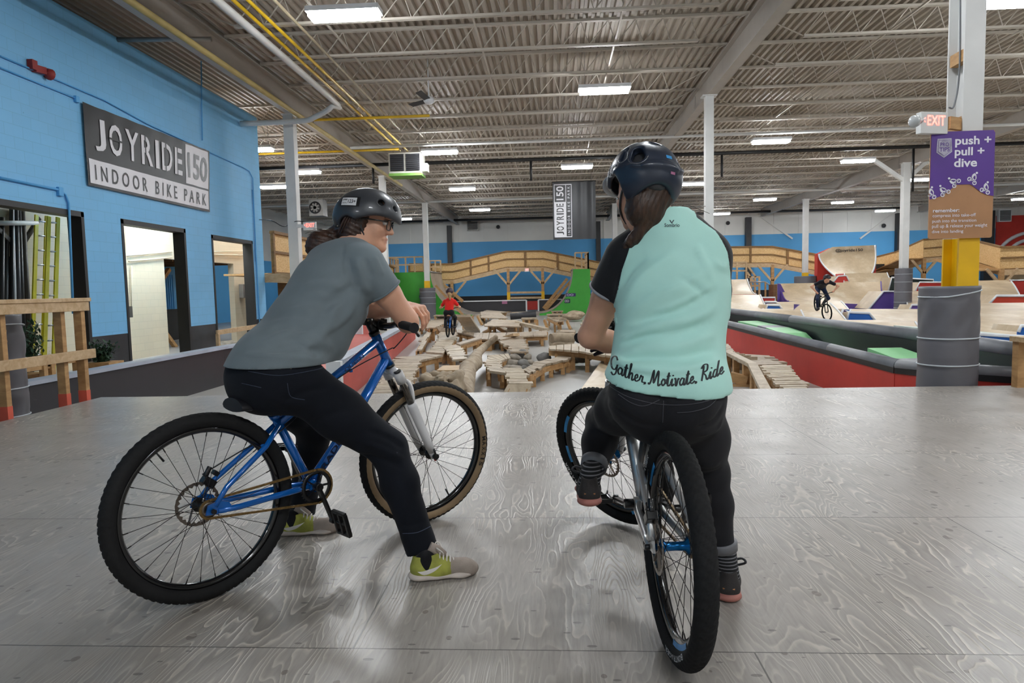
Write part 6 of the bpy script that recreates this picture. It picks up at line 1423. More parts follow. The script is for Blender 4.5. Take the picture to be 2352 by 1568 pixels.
def head_sdf(S, c, F, U, sc=1.0, k=.014):
    F, Rr, U = basis(F, U); B = np.stack([F, Rr, U], 1)
    def p(f, r, u): return c+sc*(F*f+Rr*r+U*u)
    q = lambda *a: tuple(sc*x for x in a)
    S.ell(p(-.012, 0, .045), q(.098, .076, .088), B, .02); S.ell(p(.030, 0, -.035), q(.062, .060, .088), B, .03)
    for s in (-1, 1):
        S.cap(p(-.005, s*.052, -.055), p(.068, s*.012, -.098), sc*.022, sc*.020, .03); S.ell(p(.058, s*.036, -.028), q(.026, .024, .024), B, .03)
    S.ell(p(.082, 0, -.100), q(.018, .020, .016), B, .02)
    S.cap(p(.082, -.028, .028), p(.082, .028, .028), sc*.014, None, .02); S.ell(p(.075, 0, .06), q(.025, .05, .04), B, .03)
    for s in (-1, 1): S.ell(p(.096, s*.031, .006), q(.015, .018, .013), B, .012, 's')
    S.cap(p(.088, 0, .012), p(.113, 0, -.030), sc*.008, sc*.0115, .014)
    for s in (-1, 1): S.ell(p(.098, s*.012, -.034), q(.012, .008, .008), B, .008)
    S.cap(p(.086, -.020, -.062), p(.086, .020, -.062), sc*.008, None, .008); S.cap(p(.095, -.008, -.061), p(.095, .008, -.061), sc*.007, None, .008); S.cap(p(.091, -.012, -.075), p(.091, .012, -.075), sc*.008, None, .008)
    S.cap(p(.104, -.024, -.0685), p(.104, .024, -.0685), sc*.0028, None, .003, 's')
    for s in (-1, 1):
        S.ell(p(-.012, s*.077, -.008), q(.019, .009, .031), B, .008); S.ell(p(-.008, s*.085, -.006), q(.010, .006, .020), B, .006, 's')
    S.chain([p(-.02, 0, -.04), p(-.03, 0, -.11)], [sc*.062, sc*.058], .03)
    return p, B
def eyes(root, p, sc=1.0):
    for s in (-1, 1):
        o_ = ob('eye', MB().ball(p(.084, s*.031, .006), .0125*sc, 10), EYEW, root); ob('iris', MB().ball(p(.0925, s*.031, .0055), .0055*sc, 8), IRIS, o_)
        m = MB(); m.tube([p(.097, s*.012, .026), p(.096, s*.03, .032), p(.085, s*.05, .026)], [.003*sc, .0042*sc, .002*sc], 6); ob('eyebrow', m, HAIRB, root)
        m = MB(); m.tube([p(.091, s*.017, .012), p(.097, s*.031, .0155), p(.088, s*.046, .010)], [.0015*sc]*3, 6); ob('eyelid', m, SKIN, root)
def hand_sdf(S, wr, d, nrm, curl, spread=.0, side=1, k=.006, thumb=(.5, .3), sc=1.0):
    """palm from the wrist along d, back of hand facing nrm; curl = list of four (knuckle, middle, tip) bends in radians"""
    d = unit(d); nrm = unit(nrm-d*np.dot(nrm, d)); a = np.cross(d, nrm)*side
    B = np.stack([d, a, nrm], 1); S.boxp(wr+d*.045*sc, V(.048, .040, .0135)*sc, B, .013*sc, .02); S.ell(wr+d*.04*sc+a*.028*sc-nrm*.006*sc, V(.032, .016, .015)*sc, B, .02)
    S.cap(wr-d*.02*sc, wr+d*.03*sc, .026*sc, .03*sc, .02, flat=(nrm, .72))
    L = [(.040, .025, .020), (.045, .028, .021), (.041, .026, .020), (.032, .020, .018)]
    for i in range(4):
        q = wr+d*(.088-.006*abs(i-1))*sc+a*(.030-.0205*i)*sc; ang = 0; base = q; c = curl[i] if len(curl) > i else curl[-1]
        for j in range(3):
            ang += c[j]; sp = spread*(1.5-i); dd = unit((d*math.cos(ang)-nrm*math.sin(ang))+a*sp); e = q+dd*L[i][j]*sc; r0 = (.0092, .0084, .0076)[j]*sc; S.cap(q, e, r0, r0*.93, k); q = e
    q = wr+d*.022*sc+a*.034*sc-nrm*.004*sc; t1 = unit(d*.75+a*thumb[0]-nrm*thumb[1]); e = q+t1*.042*sc; S.cap(q, e, .0135*sc, .0105*sc, .012); t2 = unit(t1+d*.35-a*.25-nrm*.15); S.cap(e, e+t2*.030*sc, .0102*sc, .0088*sc, k)
def shoe(parent, name, heel, toe, Lh, mats, ground=0.0, tilt=0.0, wid=.047, hgt=.085, roll=0.0):
    """mats = (upper rear, upper toe, sole); heel and toe are points on the sole line"""
    heel, toe = np.asarray(heel, float), np.asarray(toe, float); F = unit(toe-heel); up = V(0, 0, 1); Rr = unit(np.cross(F, up)); U = np.cross(Rr, F); B = np.stack([F, Rr, U], 1); c = (heel+toe)/2; L = Lh
    def p(f, r, u): return heel+F*f*L+Rr*r+U*u
    S = SDF(np.minimum(heel, toe)-.13, np.maximum(heel, toe)+V(.13, .13, .2), .004)
    S.cap(p(.17, 0, .034), p(.40, 0, .038), .036, .036, .03); S.cap(p(.4, 0, .036), p(.80, 0, .030), .040, .036, .03); S.ell(p(.86, .002, .026), (.045, .040, .030), B, .02)
    S.cap(p(.15, 0, .05), p(.16, 0, hgt), .034, .030, .03); S.cap(p(.42, 0, .05), p(.34, 0, hgt+.008), .032, .027, .03)
    S.half(p(.2, 0, hgt+.012)+F*0, unit(U-F*.10))
    S.ell(p(.24, 0, hgt+.02), (.046, .026, .030), B, .01, 's')
    S2 = SDF(np.minimum(heel, toe)-.13, np.maximum(heel, toe)+V(.13, .13, .2), .004)
    S2.cap(p(.15, 0, .014), p(.42, 0, .014), .041, .036, .02, flat=(U, .36)); S2.cap(p(.42, 0, .014), p(.78, 0, .014), .036, .044, .02, flat=(U, .36)); S2.cap(p(.78, 0, .014), p(.93, .0, .022), .044, .026, .02, flat=(U, .36)); S2.cap(p(.14, 0, .022), p(.35, 0, .018), .037, .03, .02, flat=(U, .5))
    r_ = sdf_ob(name, S, [mats[0], mats[1]], parent, pick=lambda P: ((P-heel)@F > L*.60).astype(int))
    sdf_ob('sole', S2, mats[2], r_)
    return r_, p, F, Rr, U
def snap(S):
    P, F = S.mesh(); return BVHTree.FromPolygons([tuple(map(float, p)) for p in P], [tuple(map(int, f)) for f in F])
def pxs(bv, pts):
    out = []
    for x, y in [tuple(q) for q in catmull([V(*p) for p in pts], 4)]:
        d = unit(ray(x, y)); h = bv.ray_cast(Vector(O), Vector(d), 9)
        if h[0] is not None: out.append(np.array(h[0]))
    return out if len(out) > 1 else [V(0, 0, -9), V(0, 0, -9.1)]
def puff(S, amp, fx, seed=0):
    S.wave(lambda x, y, z: amp*(np.sin(x*fx+1.3*seed+2*np.sin(z*fx*.6))*np.sin(y*fx*.9+seed)*.6+.4*np.sin(z*fx*1.3+x*fx*.5+seed)))

# ---------------------------------------------------------------- rider in grey on the blue bicycle
W = BL.W; bs, bl = BL.R[:, 0], BL.R[:, 1]; UP = V(0, 0, 1)
hipc = W((.275, 0, .80)); tdir = unit(W((.40, 0, .45))-W((0, 0, 0))); sag = unit(np.cross(tdir, bl))
hR, hL = W((.305, -.09, .785)), W((.305, .09, .785)); kR, kL = at(893, 1030, 2.62), W((.575, .20, .50)); aR, aL = at(968, 1258, 2.56), at(692, 1180, 3.08)
shR, shL = W((.618, -.175, 1.20)), W((.64, .175, 1.215)); eR = W((.778, -.222, .975)); eL = W((.80, .20, 1.00))
wL = W((.90, -.055, 1.025)); wR = W((.855, -.02, 1.055))
R1 = empty('person_root', (0, 0, 0)); bpy.data.objects.remove(R1)
lo, hi = V(-1.5, 2.25, -.02), V(-.1, 3.4, 1.56)
hc1 = at(842, 508, 2.92); F1 = unit(V(.99, .04, -.20)); U1 = unit(V(.2, .03, 1))
S = SDF(lo, hi, .008, [(0, hc1[0]-.1, hc1[0]+.14, .0032), (1, hc1[1]-.1, hc1[1]+.1, .004), (2, hc1[2]-.14, hc1[2]+.06, .0032), (0, -.75, -.42, .0032), (2, .93, 1.10, .0035), (1, 2.78, 3.02, .004)])
tor = [W((.275, 0, .80)), W((.43, 0, .98)), W((.565, 0, 1.13)), W((.63, 0, 1.19))]
S.chain(tor, [.155, .145, .16, .13], k=.05, flat=(sag, .62)); S.cap(shR, shL, .06, None, .06)
S.chain([hR, kR, aR], [.08, .055, .036], .03); S.chain([hL, kL, aL], [.08, .055, .036], .03)
S.cap(aR, aR-V(0, 0, .07), .036, .03, .02); S.cap(aL, aL-V(0, 0, .07), .036, .03, .02)
S.chain([shR, eR+(shR-eR)*.5, eR], [.056, .053, .044], .02); S.chain([eR, eR+(wR-eR)*.4, wR], [.040, .041, .027], .02, flat=None)
S.chain([shL, eL+(shL-eL)*.5, eL], [.055, .047, .039], .02); S.chain([eL, eL+(wL-eL)*.35, wL], [.040, .043, .028], .02)
p1, B1 = head_sdf(S, hc1, F1, U1)
S.chain([p1(-.03, 0, -.06), W((.64, 0, 1.23))], [.056, .062], .04)
S.ell(eR+V(0, 0, -.018), (.034, .034, .03), None, .02)
hand_sdf(S, wL, at(990, 712, 2.86)-wL, V(.25, -.35, .9), [(.6, .7, .5), (.65, .75, .5), (.7, .8, .55), (.75, .8, .6)], .03, 1, thumb=(.55, .4), sc=1.12)
hand_sdf(S, wR, W((.93, .10, 1.075))-wR, V(.1, -.2, 1), [(.3, .35, .3), (.3, .4, .3), (.3, .4, .3), (.3, .4, .3)], .05, -1, thumb=(.5, .2))
lipsel = lambda P: ((np.abs((P-p1(.092, 0, -.068))@B1[:, 2]) < .010) & (np.abs((P-p1(.092, 0, -.068))@B1[:, 1]) < .019) & ((P-p1(.085, 0, -.068))@B1[:, 0] > 0)).astype(int)
PER1 = sdf_ob('person', S, [SKIN, LIPS], None, hipc*V(1, 1, 0), pick=lipsel)
tag(PER1, 'person in grey t-shirt, dark jeans and grey helmet leaning on the blue bicycle', 'person')
eyes(PER1, p1)
# t-shirt
S = SDF(V(-1.42, 2.25, .74), V(-.40, 3.2, 1.34), .0065)
S.chain([W((.262, 0, .80))]+tor[1:], [.176, .168, .184, .145], k=.06, flat=(sag, .70)); S.cap(W((.272, 0, .72)), W((.272, 0, .80)), .186, .186, .04, flat=(sag, .78)); S.ell(W((.34, 0, .85)), (.165, .175, .13), BL.R, .05); S.ell(W((.31, -.075, .83)), (.135, .125, .10), BL.R, .05)
S.cap(W((.615, -.11, 1.225)), W((.625, .11, 1.235)), .075, None, .06); S.ell(W((.56, -.02, 1.02)), (.12, .14, .10), BL.R, .08); S.ell(W((.50, 0, .90)), (.10, .14, .09), BL.R, .08)
hem1 = shR+(eR-shR)*.46; hem2 = shL+(eL-shL)*.50
S.chain([shR+V(0, 0, .01), hem1+(eR-shR)*.06], [.072, .068], .045); S.chain([shL, hem2+(eL-shL)*.06], [.076, .072], .045)
puff(S, .0028, 26, 1)
def l2(a): return [W(q) for q in a]
bvf = snap(S)
def fold(pts, amp, w_): S.fold(pxs(bvf, pts), amp*1.4, w_)
fold([(600, 790), (660, 768), (720, 778), (765, 800)], .013, .020); fold([(610, 812), (680, 795), (742, 815)], -.011, .014); fold([(680, 812), (730, 775), (760, 735), (775, 690)], .014, .018); fold([(655, 790), (705, 745), (735, 700)], -.009, .016)
fold([(735, 715), (780, 680), (820, 650)], -.013, .018); fold([(690, 660), (740, 652), (790, 660)], .008, .016); fold([(660, 700), (720, 690), (770, 700)], -.007, .014); fold([(798, 590), (806, 640), (820, 690)], -.010, .011); fold([(818, 590), (832, 640), (846, 675)], .010, .012); fold([(838, 590), (855, 640)], -.008, .010); fold([(858, 585), (880, 635)], .006, .010); fold([(560, 812), (640, 818), (730, 826)], .007, .010); fold([(750, 760), (790, 730), (815, 700)], .010, .016); fold([(620, 730), (680, 722), (730, 735)], -.006, .014); fold([(790, 555), (786, 600), (792, 650)], -.004, .006)
S.half(W((.30, 0, .828)), unit(V(0, 0, -1)+bs*.0))
for h, s0, e0 in ((hem1, shR, eR), (hem2, shL, eL)):
    n = unit(e0-s0); S.half(h, n, h-.12, h+.12) if False else None
# cut sleeves square at the hem: carve everything past the hem near the arm
for h, s0, e0 in ((hem1, shR, eR), (hem2, shL, eL)):
    n = unit(e0-s0); S.trim(h, n, .12)
S.ell(p1(-.03, 0, -.115), (.07, .07, .05), B1, .015, 's')
SH1 = sdf_ob('tshirt', S, GREYT, PER1)
for h, s0, e0, rr in ((hem1, shR, eR, .069), (hem2, shL, eL, .074)):
    n, a_, b_ = frame(e0-s0); ob('sleeve_hem', MB().tube([h-n*.006+rr*(a_*math.cos(t)+b_*math.sin(t)) for t in np.linspace(0, 2*math.pi, 36, endpoint=False)], .0045, 8, closed=True), GREYT, SH1)
# jeans
S = SDF(V(-1.45, 2.25, .06), V(-.30, 3.3, .98), .0065)
S.chain([hipc, W((.30, 0, .84))], [.150, .140], .05, flat=(sag, .72)); S.ell(W((.272, -.07, .772)), (.108, .100, .105), BL.R, .08); S.ell(W((.272, .07, .772)), (.108, .100, .105), BL.R, .08); S.cap(W((.275, -.06, .775)), W((.275, .06, .775)), .108, None, .08)
for h, kn, an in ((hR, kR, aR), (hL, kL, aL)):
    d = unit(an-kn); S.chain([h, h+(kn-h)*.5, kn], [.108, .094, .072], .05); S.chain([kn, kn+(an-kn)*.35, an+d*.0], [.070, .071, .058], .03); S.cap(an-d*.055, an+d*.012, .0615, .062, .008)
puff(S, .002, 33, 3)
bvf = snap(S)
for pts, amp, w_ in (([(840, 990), (890, 1005), (930, 1030)], -.010, .010), ([(835, 1015), (885, 1035), (928, 1055)], .010, .011), ([(830, 1042), (885, 1058), (925, 1075)], -.009, .010), ([(640, 930), (700, 900), (760, 890)], -.007, .012), ([(700, 985), (760, 950), (830, 935)], -.006, .012), ([(600, 900), (650, 925), (720, 930)], .006, .014), ([(920, 1130), (945, 1180)], .005, .012), ([(905, 1210), (950, 1205), (985, 1190)], -.005, .008)):
    S.fold(pxs(bvf, pts), amp, w_)
for kn, an in ((kR, aR), (kL, aL)):
    d = unit(an-kn); S.trim(an+d*.012, d, .11)
J1 = sdf_ob('jeans', S, DENIM, PER1); bv = bvh_of(J1)
def stitch(parent, bv, pts, r=.0012, mt=None, lift=.001):
    P = catmull([at(x, y, 2) for x, y in pts], 8); m = MB(); Q = []
    for q in P:
        d = unit(q-O); h = bv.ray_cast(Vector(O+d*.3), Vector(d), 6)
        if h[0] is not None: Q.append(np.array(h[0])-d*lift)
    if len(Q) > 2: ob('stitching', MB().tube(Q, r, 5), mt or mat('stitch', '3a4254', .8), parent)
stitch(J1, bv, [(570, 852), (640, 862), (720, 850), (745, 842)]); stitch(J1, bv, [(660, 880), (668, 910), (700, 918)]); stitch(J1, bv, [(555, 880), (600, 890)]); stitch(J1, bv, [(925, 1225), (960, 1222), (995, 1205)], .0016)
for (x, y) in ((668, 845), (705, 838)):
    h = bv.ray_cast(Vector(O), Vector(unit(at(x, y, 2)-O)), 6)
    if h[0] is not None: ob('rivet', MB().ball(np.array(h[0]), .004, 6), mat('rivet', '8c8377', .3, .8), J1)
# shoes, socks
GRN = mat('shoe_green', '9c9e45', .75, 0, .22, 14, .3, 300); TOE = mat('shoe_grey', '9b8e84', .8, 0, .12, 14, .3, 300); SOLEW = mat('shoe_sole', 'c9bdb4', .6, 0, .1, 12); WHT = mat('shoe_white', 'd8d2cc', .6)
def runner(nm, heel, toe, ank, flip):
    r_, p, F, Rr, U = shoe(PER1, nm, heel, toe, np.linalg.norm(toe-heel), (GRN, TOE, SOLEW)); L = np.linalg.norm(toe-heel); bv = bvh_of(r_)
    for sd in (-1, 1):
        m = MB(); sw = [(.10, .045), (.20, .030), (.33, .040), (.47, .066), (.33, .054), (.20, .046)]; tri = MB()
        pts = [p(f, sd*.09, u) for f, u in sw]; k = 8
        up_ = catmull([pts[0], pts[5], pts[4], pts[3]], 4); dn = catmull([pts[0], pts[1], pts[2], pts[3]], 4); m.grid([[a+(b-a)*t for t in (0, .5, 1)] for a, b in zip(up_, dn)]); ob('side_mark', wrap(m, bv, -Rr*sd, .001), WHT, r_)
    for k in range(5):
        f = .44+.05*k; u = .105-.010*k; q = [p(f, -.026, u-.022), p(f+.012, -.012, u), p(f+.012, .012, u), p(f, .026, u-.022)]; m = MB(); m.tube(catmull(q, 4), .0032, 6); ob('lace', m, WHT, r_)
    for sd in (-1, 1): ob('lace', MB().tube(catmull([p(.42, 0, .108), p(.40, sd*.03, .125), p(.47, sd*.045, .115), p(.50, sd*.02, .095)], 5), .0026, 6), WHT, r_)
    ob('tongue', MB().tube([p(.30, 0, .125), p(.40, 0, .108), p(.52, 0, .084)], [.018, .021, .015], 10), TOE, r_)
    S = SDF(ank-.13, ank+.13, .004); S.cap(ank-V(0, 0, .055), ank-V(0, 0, .028), .041, .039, .01); sdf_ob('sock', S, SOCK, PER1)
hR_, tR_ = atz(943, 1331, 0.0), atz(1094, 1316, 0.0); runner('shoe', hR_, tR_, p1(0, 0, 0)*0+hR_+(tR_-hR_)*.24+V(0, 0, .105), 1)
hL_, tL_ = atz(640, 1228, 0.0), atz(758, 1221, 0.0); tL_ = hL_+unit(tL_-hL_)*.27; runner('shoe', hL_, tL_, hL_+(tL_-hL_)*.24+V(0, 0, .105), -1)
# hair, helmet, glasses
S = SDF(hc1-V(.34, .2, .22), hc1+V(.16, .2, .14), .005)
S.ell(p1(-.03, 0, .02), (.09, .083, .09), B1, .02); S.ell(p1(-.055, .045, -.045), (.045, .035, .055), B1, .03); S.ell(p1(-.055, -.045, -.045), (.045, .035, .055), B1, .03); S.ell(p1(-.075, 0, -.055), (.04, .06, .06), B1, .03)
S.cap(p1(-.03, .065, .0), p1(-.045, .07, -.055), .022, .014, .02); S.cap(p1(.0, .070, .02), p1(-.005, .075, -.02), .016, .008, .015)
bun = at(742, 558, 2.92); b2 = at(722, 572, 2.90); S.chain([p1(-.10, 0, -.03), at(765, 550, 2.93), bun, b2], [.03, .035, .045, .036], .03); S.ell(at(737, 570, 2.9), (.045, .05, .035), None, .02)
S.ell(p1(-.025, .055, -.06), (.045, .03, .06), B1, .03); S.ell(p1(-.03, .03, -.09), (.05, .04, .05), B1, .03); S.ell(at(740, 558, 2.9), (.062, .055, .05), None, .03)
S.wave(lambda x, y, z: .002*np.sin((z+.35*x)*300+2*np.sin(x*30)+y*90)); HA1 = sdf_ob('hair', S, HAIRB, PER1)
for k in range(16):
    q = at(725+rng.uniform(0, 45), 545+rng.uniform(-8, 20), 2.9); ob('loose_strand', MB().tube(catmull([q, q+V(rng.uniform(-.03, .03), 0, .02+rng.uniform(0, .02)), q+V(rng.uniform(-.05, .06), rng.uniform(-.02, .02), rng.uniform(-.02, .04))], 4), .0009, 4), HAIRB, HA1)
for k in range(6): ob('hair_lock', MB().tube(catmull([p1(-.01-.008*k, .078, .03), p1(-.02-.01*k, .087, -.01), p1(-.03-.012*k, .080, -.05-.006*k)], 5), [.006]*8+[.003]*3, 6), HAIRB, HA1)
S = SDF(hc1-V(.2, .18, .14), hc1+V(.2, .18, .2), .0035)
S.ell(p1(.006, 0, .020), (.142, .116, .122), B1, 0); S.ell(p1(-.02, 0, .0), (.115, .106, .085), B1, .04)
S.ell(p1(.004, 0, .010), (.122, .097, .106), B1, .0, 's')
S.cap(p1(.080, -.3, -.104), p1(.080, .3, -.104), .128, None, .012, 's'); S.cap(p1(.02, -.3, -.085), p1(.02, .3, -.085), .085, None, .014, 's'); S.cap(p1(-.055, -.3, -.035), p1(-.055, .3, -.035), .034, None, .012, 's')
S.half(p1(-.09, 0, -.072), unit(-B1[:, 2]-B1[:, 0]*.10))
S.cap(p1(.06, .05, .075), p1(.095, .2, .10), .014, None, .004, 's'); S.cap(p1(.06, -.05, .075), p1(.095, -.2, .10), .014, None, .004, 's'); S.cap(p1(.10, .04, .06), p1(.2, .06, .10), .012, None, .004, 's'); S.cap(p1(.10, -.04, .06), p1(.2, -.06, .10), .012, None, .004, 's')
LIN = SDF(hc1-V(.2, .18, .14), hc1+V(.2, .18, .2), .006); LIN.ell(p1(.004, 0, .012), (.119, .094, .104), B1, 0); LIN.half(p1(0, 0, .045), -B1[:, 2])
HM1 = sdf_ob('helmet', S, mat('helmet_grey', '33363c', .38, 0, .05, 3, coat=.15), PER1); bv = bvh_of(HM1); sdf_ob('liner', LIN, BLACKV, HM1)
m = MB(); a0 = p1(-.098, .16, .040); xd = B1[:, 0]; yd = B1[:, 2]; tl_ = rotaxis(B1[:, 1], .10); xd2, yd2 = tl_@xd, tl_@yd
def patch(m, o, xd, yd, w_, h_, mi=0, k=8): m.grid([[o+xd*w_*i/k+yd*h_*j/k for j in range(k+1)] for i in range(k+1)], mi)
patch(m, a0+xd2*.0+yd2*(-.004), xd2, yd2, .086, .042, 1); wrap(m, bv, -B1[:, 1], .0008); ob('sticker_backing', m, mat('dark_tape', '17181b', .3), HM1)
m = MB(); patch(m, a0+xd2*.004, xd2, yd2, .068, .034, 0); wrap(m, bv, -B1[:, 1], .0014); o_ = ob('sticker', m, mat('sticker_white', 'd4d5d8', .4), HM1)
m = MB(); text_to(m, '123+', a0+xd2*.034+yd2*.010, xd2, yd2, .034, .016, bold=.015); text_to(m, 'RENTAL', a0+xd2*.009+yd2*.008, xd2, yd2, .021, .005); text_to(m, 'JOYRIDE', a0+xd2*.008+yd2*.020, xd2, yd2, .022, .008, bold=.03); wrap(m, bv, -B1[:, 1], .0022); ob('lettering', m, INK, o_)
for f, u in ((-.012, -.005), (-.10, -.046)):
    h = bv.ray_cast(Vector(p1(f, .3, u)), Vector(-B1[:, 1]), 1)
    if h[0] is not None: ob('rivet', MB().ball(np.array(h[0]), .0045, 8), mat('rivet', '8c8377', .3, .8), HM1)
ob('helmet_strap', MB().tube(catmull([p1(.0, .075, .02), p1(.0, .082, -.03), p1(.03, .055, -.09), p1(.05, .0, -.122), p1(.03, -.055, -.09), p1(.0, -.082, -.03), p1(0, -.075, .02)], 6), .0045, 6), BLACKV, HM1)
GL = None
for s in (1, -1):
    c = p1(.108, s*.034, -.004); pts = []
    for t in np.linspace(0, 2*math.pi, 28, endpoint=False):
        x, y = .027*math.cos(t), .021*math.sin(t); q = max(abs(math.cos(t)), abs(math.sin(t)))**.35; pts.append(c+B1[:, 1]*(x/q*.98)+B1[:, 2]*(y/q*.98)-B1[:, 0]*abs(x*s+.0)*0-B1[:, 0]*(.006 if x*s > 0 else 0))
    m = MB(); m.tube(pts, .0026, 8, closed=True)
    if GL is None:
        GL = ob('glasses', m, GLASSF, PER1)
    else: ob('rim', m, GLASSF, GL)
    ob('lens', MB().add(pts, [list(range(28))]), LENS, GL)
    ob('temple', MB().tube(catmull([p1(.103, s*.062, .008), p1(.06, s*.078, .006), p1(-.015, s*.083, .0), p1(-.04, s*.08, -.02)], 5), .003, 8), GLASSF, GL)
ob('bridge', MB().tube(catmull([p1(.109, -.010, .006), p1(.113, 0, .009), p1(.109, .010, .006)], 4), .0024, 8), GLASSF, GL)
# ---------------------------------------------------------------- rider in mint jersey on the silver bicycle
h2 = at(1528, 905, 2.24); w2 = at(1536, 790, 2.27); ch2 = at(1545, 665, 2.31); tp2 = at(1547, 590, 2.33)
sL, sR = at(1436, 592, 2.37), at(1628, 588, 2.31); lat = unit(sL-sR); td2 = unit(tp2-h2); sg2 = unit(np.cross(td2, lat))
e2L, e2R = at(1356, 772, 2.50), at(1618, 735, 2.60); w2L, w2R = at(1452, 800, 2.66), at(1470, 795, 2.68)
hp2L, hp2R = at(1472, 905, 2.27), at(1590, 905, 2.24); k2L, k2R = at(1388, 968, 2.74), at(1632, 1085, 2.37); a2L, a2R = at(1356, 1104, 2.50), at(1664, 1283, 2.375)
hc2 = at(1474, 436, 2.35); F2 = unit(V(-.28, .92, -.14)); U2 = unit(V(.02, .28, 1)); k2 = 1.06
S = SDF(V(-.08, 2.0, -.01), V(.80, 3.0, 1.66), .008, [(0, hc2[0]-.13, hc2[0]+.12, .0035), (1, 2.22, 2.46, .004), (2, hc2[2]-.14, hc2[2]+.08, .0035), (0, .05, .36, .0035), (2, .80, .96, .004)])
S.chain([h2, w2, ch2, tp2], [.160, .145, .160, .13], .05, flat=(sg2, .62)); S.cap(sL, sR, .06, None, .06)
S.chain([sL, (sL+e2L)/2, e2L], [.056, .054, .043], .02); S.chain([e2L, e2L+(w2L-e2L)*.4, w2L], [.043, .041, .027], .02); S.chain([sR, (sR+e2R)/2, e2R], [.056, .050, .042], .02); S.chain([e2R, e2R+(w2R-e2R)*.4, w2R], [.043, .041, .027], .02)
S.chain([hp2L, k2L, a2L], [.08, .056, .030], .03); S.chain([hp2R, k2R, a2R], [.08, .054, .030], .03)
p2, B2 = head_sdf(S, hc2, F2, U2, 1.0); S.chain([p2(-.03, 0, -.06), at(1530, 530, 2.34), at(1545, 570, 2.33)], [.056, .056, .07], .04)
hand_sdf(S, w2R, at(1388, 789, 2.70)-w2R, V(.0, -.5, .8), [(.15, .25, .2)]*4, .04, -1); hand_sdf(S, w2L, V(.9, .3, -.1), V(0, -.3, 1), [(.3, .4, .3)]*4, .04, 1)
PER2 = sdf_ob('person', S, SKIN, None, h2*V(1, 1, 0)); tag(PER2, 'person in mint jersey with black sleeves, seen from behind on silver bicycle', 'person'); eyes(PER2, p2)
# jersey
S = SDF(V(-.08, 2.0, .66), V(.78, 2.66, 1.40), .006)
S.chain([h2-V(0, 0, .05), h2, w2, ch2, tp2], [.188, .186, .162, .172, .143], .06, flat=(sg2, .70)); S.ell(at(1528, 880, 2.22), (.178, .135, .10), None, .05); S.ell(at(1474, 895, 2.225), (.108, .118, .10), None, .05); S.ell(at(1582, 895, 2.205), (.108, .118, .10), None, .05); S.cap(sL+(sR-sL)*.22+V(0, 0, .02), sR+(sL-sR)*.22+V(0, 0, .02), .075, None, .06); S.ell(at(1535, 535, 2.335), (.10, .080, .07), None, .06); S.cap(at(1535, 530, 2.335), at(1527, 500, 2.335), .075, .068, .05)
g1, g2 = sL+(e2L-sL)*.43, sR+(e2R-sR)*.45
S.chain([sL, g1+(e2L-sL)*.06], [.074, .074], .045); S.chain([sR, g2+(e2R-sR)*.06], [.072, .070], .045)
puff(S, .0022, 24, 5); bvf = snap(S)
def fold2(pts, amp, w_): S.fold(pxs(bvf, pts), amp, w_)
for pts, amp, w_ in (([(1430, 700), (1470, 640), (1520, 600), (1560, 580)], .006, .018), ([(1428, 660), (1450, 620), (1485, 590)], -.008, .010), ([(1425, 740), (1480, 700), (1560, 660), (1620, 620), (1655, 600)], .007, .020), ([(1426, 770), (1490, 735), (1560, 710), (1650, 660)], -.009, .015), ([(1424, 755), (1500, 742), (1580, 735), (1650, 700)], .010, .014), ([(1424, 790), (1490, 770), (1560, 765), (1640, 735)], -.009, .013), ([(1422, 780), (1480, 760), (1530, 752)], .008, .010), ([(1420, 812), (1480, 800), (1560, 795), (1648, 765)], .011, .014), ([(1415, 830), (1480, 822), (1560, 822), (1650, 800)], -.010, .011), ([(1408, 818), (1440, 838), (1500, 850), (1580, 848), (1650, 825)], .012, .012), ([(1405, 840), (1450, 858), (1520, 868)], -.006, .009), ([(1560, 640), (1600, 660), (1630, 690)], -.005, .012), ([(1600, 560), (1620, 610), (1640, 650)], .006, .012), ([(1640, 600), (1655, 612), (1668, 612)], .008, .010), ([(1480, 690), (1520, 670), (1560, 662)], .006, .012), ([(1500, 720), (1580, 690), (1640, 655)], .006, .010)):
    fold2(pts, amp*1.5, w_)
A_, B_, C_ = at(1530, 908, 2.10), at(1398, 850, 2.30), at(1660, 884, 2.24); n = unit(np.cross(B_-A_, C_-A_)); n = -n if n[2] > 0 else n
S.half(A_, n); S.trim(g1, e2L-sL, .12); S.trim(g2, e2R-sR, .12); S.ell(at(1520, 478, 2.345), (.078, .068, .055), None, .012, 's')
zL = np.array([[at(1497, 505, 2.3)[2], at(1497, 505, 2.3)[0]], [at(1448, 560, 2.3)[2], at(1448, 560, 2.3)[0]], [at(1428, 620, 2.3)[2], at(1428, 620, 2.3)[0]], [at(1418, 700, 2.3)[2], at(1412, 700, 2.3)[0]]])[::-1]
zR = np.array([[at(1590, 500, 2.28)[2], at(1600, 500, 2.28)[0]], [at(1642, 530, 2.28)[2], at(1642, 530, 2.28)[0]], [at(1664, 580, 2.28)[2], at(1664, 580, 2.28)[0]], [at(1670, 625, 2.28)[2], at(1672, 625, 2.28)[0]], [at(1660, 700, 2.28)[2], at(1672, 700, 2.28)[0]]])[::-1]
def pick2(P):
    xl = np.interp(P[:, 2], zL[:, 0], zL[:, 1]); xr = np.interp(P[:, 2], zR[:, 0], zR[:, 1]); low = P[:, 2] < zL[0, 0]-.06
    return ((((P[:, 0] < xl) | (P[:, 0] > xr)) & ~low)).astype(int)
def snap2(P):
    xl = np.interp(P[:, 2], zL[:, 0], zL[:, 1]); xr = np.interp(P[:, 2], zR[:, 0], zR[:, 1]); ok = P[:, 2] > zL[0, 0]-.06; P = P.copy()
    for x in (xl, xr): m_ = ok & (np.abs(P[:, 0]-x) < .0042); P[m_, 0] = x[m_]
    return P
